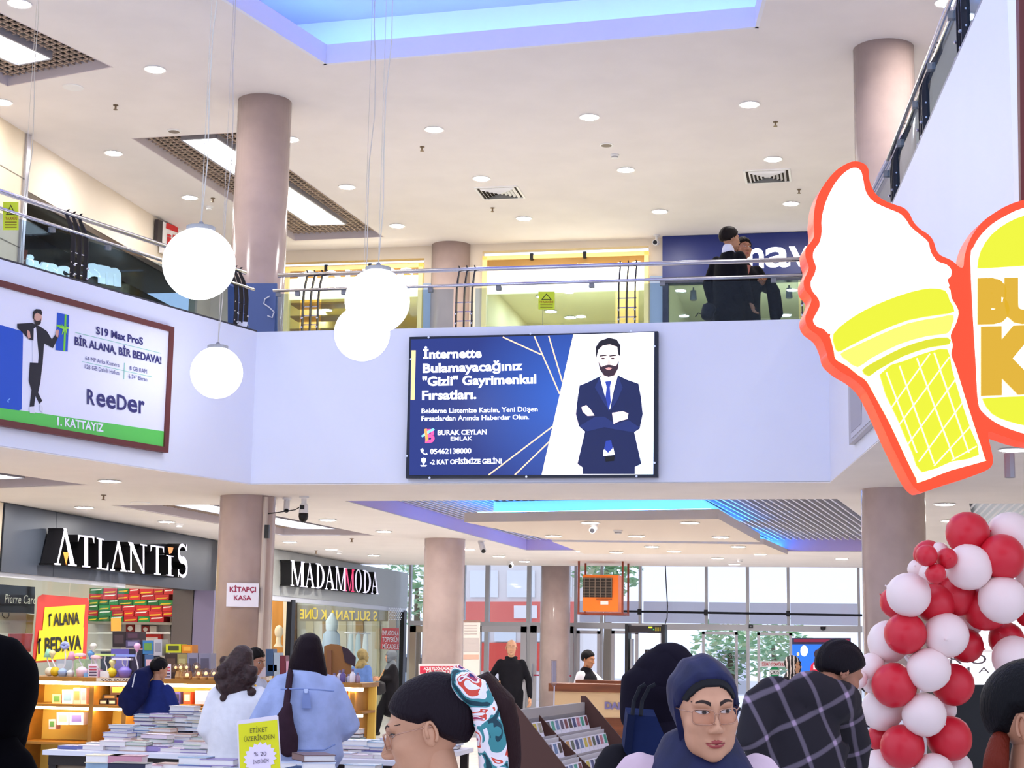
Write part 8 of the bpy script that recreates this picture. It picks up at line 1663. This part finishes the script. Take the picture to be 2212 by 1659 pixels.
ZE.hijab(zebra(), .022, .05, -.03, .085, 56, 44, vox=.018); ZE.top('dark_coat', clothm('#1a181e'), .5, .05, 1.0, .07, .024); ZE.legs('trousers', clothm('#1a1a20')); ZE.shoes('#151515')
pos, H = stand(1884, 1432, 9.2)
ST = Person(pos, yaw_to_cam(pos) + PI - .3, H, 'person in black and white striped jumper behind the balloon leg'); ST.body('#b98a6c', .022, 40, 32); ST.hair('#1b1414', .018, nape=-.1)
def stripes():
    m = mat('striped_knit', '#ece8ee', .85); nt = m.node_tree; b = nt.nodes['Principled BSDF']; tc = nt.nodes.new('ShaderNodeTexCoord'); wv = nt.nodes.new('ShaderNodeTexWave'); wv.bands_direction = 'Z'; wv.inputs['Scale'].default_value = 7.5; wv.inputs['Distortion'].default_value = .3; r = nt.nodes.new('ShaderNodeValToRGB'); r.color_ramp.interpolation = 'CONSTANT'; r.color_ramp.elements[0].color = (.02, .018, .03, 1); r.color_ramp.elements[1].position = .32; r.color_ramp.elements[1].color = (.8, .78, .82, 1)
    nt.links.new(tc.outputs['Object'], wv.inputs[0]); nt.links.new(wv.outputs['Fac'], r.inputs[0]); nt.links.new(r.outputs[0], b.inputs['Base Color']); return m
ST.top('striped_jumper', stripes(), .86, .03, 1.0, .06, .018); ST.legs('trousers', clothm('#2a2a36')); ST.shoes('#222222')
# --- couple on the upper gallery
q_ = atZ(1574, 491, 6.22); q2_ = atZ(1604, 514, 6.24)
U1 = Person((q_[0], q_[1], ZS), yaw_to_cam(q_) + PI - .75, 6.22 - ZS, 'man in black suit with swept hair carrying black bag upstairs', hyaw=-.35, J=dict(elL=(.25, .06, 1.11), wrL=(.24, -.02, .86)))
U1.body('#b48466', .02, 56, 44); U1.hair('#1b1412', .02, nape=-.035, front=.06); U1.top('suit_jacket', clothm('#0d0c13'), .74, .025, 1.0, .064, .018, .01); U1.legs('suit_trousers', clothm('#0d0c13')); U1.shoes('#0c0c0c')
MB().loft([U1.p((0, .01, 1.42)), U1.p((0, .012, 1.46))], [.072, .068], [.07, .066], U1.ax(), 14).build('shirt_collar', P('#dfe0ee', .7), U1.e, smooth=True)
U2 = Person((q2_[0], q2_[1], ZS), yaw_to_cam(q2_) + .35, 6.24 - ZS, 'dark haired companion in black coat facing camera beside suited man upstairs', hyaw=.15, J=dict(elL=(.28, -.02, 1.14), wrL=(.16, -.22, 1.16), elR=(-.25, 0, 1.1), wrR=(-.15, -.2, 1.05)))
U2.body('#b07a5c', .02, 56, 44); U2.face(lash=False); U2.hair('#15100f', .018); U2.top('black_coat', clothm('#0f0e15'), .5, .03, 1.0, .062, .018, .02); U2.legs('trousers', clothm('#101016')); U2.shoes('#0c0c0c')
MB().prism([U2.p((-.03, -.17, 1.36)), U2.p((.03, -.17, 1.36)), U2.p((0, -.185, 1.26))], (0, -.004, 0)).build('shirt_vee', P('#c07a6a', .7), U2.e)
bq = atD(1532, 664, 17.7); e = empty('black_bag', bq - (0, 0, .16), 'black soft bag held by suited man at the upstairs railing', 'bag')
hq = U1.p('wrL') - (0, 0, .1)
b = MB().loft([hq - (.02, 0, .03), (hq + bq) / 2, bq, bq - (.03, 0, .1)], [.03, .07, .085, .07], [.03, .05, .06, .05], _R0, 12); v, f = remesh(b, .014, 3); MB().add(v, f).build('bag_body', P('#121118', .6), e, smooth=True)
MB().tube([bq - (.06, 0, .08), bq - (.12, 0, .06), bq - (.15, 0, .1)], .006, 6).build('strap', P('#121118', .6), e)
e = empty('folded_coat', atD(1630, 610, 18.2), 'black coat folded over the arm of upstairs companion', 'coat')
c0 = U2.p('wrL'); b = MB().loft([c0 + (.05, -.02, .05), c0 + (.10, 0, -.1), c0 + (.13, .02, -.35), c0 + (.1, .02, -.45)], [.05, .08, .08, .04], [.05, .06, .06, .03], _R0, 12); v, f = remesh(b, .014, 3); MB().add(v, f).build('cloth', clothm('#0f0e15'), e, smooth=True)

bpy.data.scenes.remove(_TS)
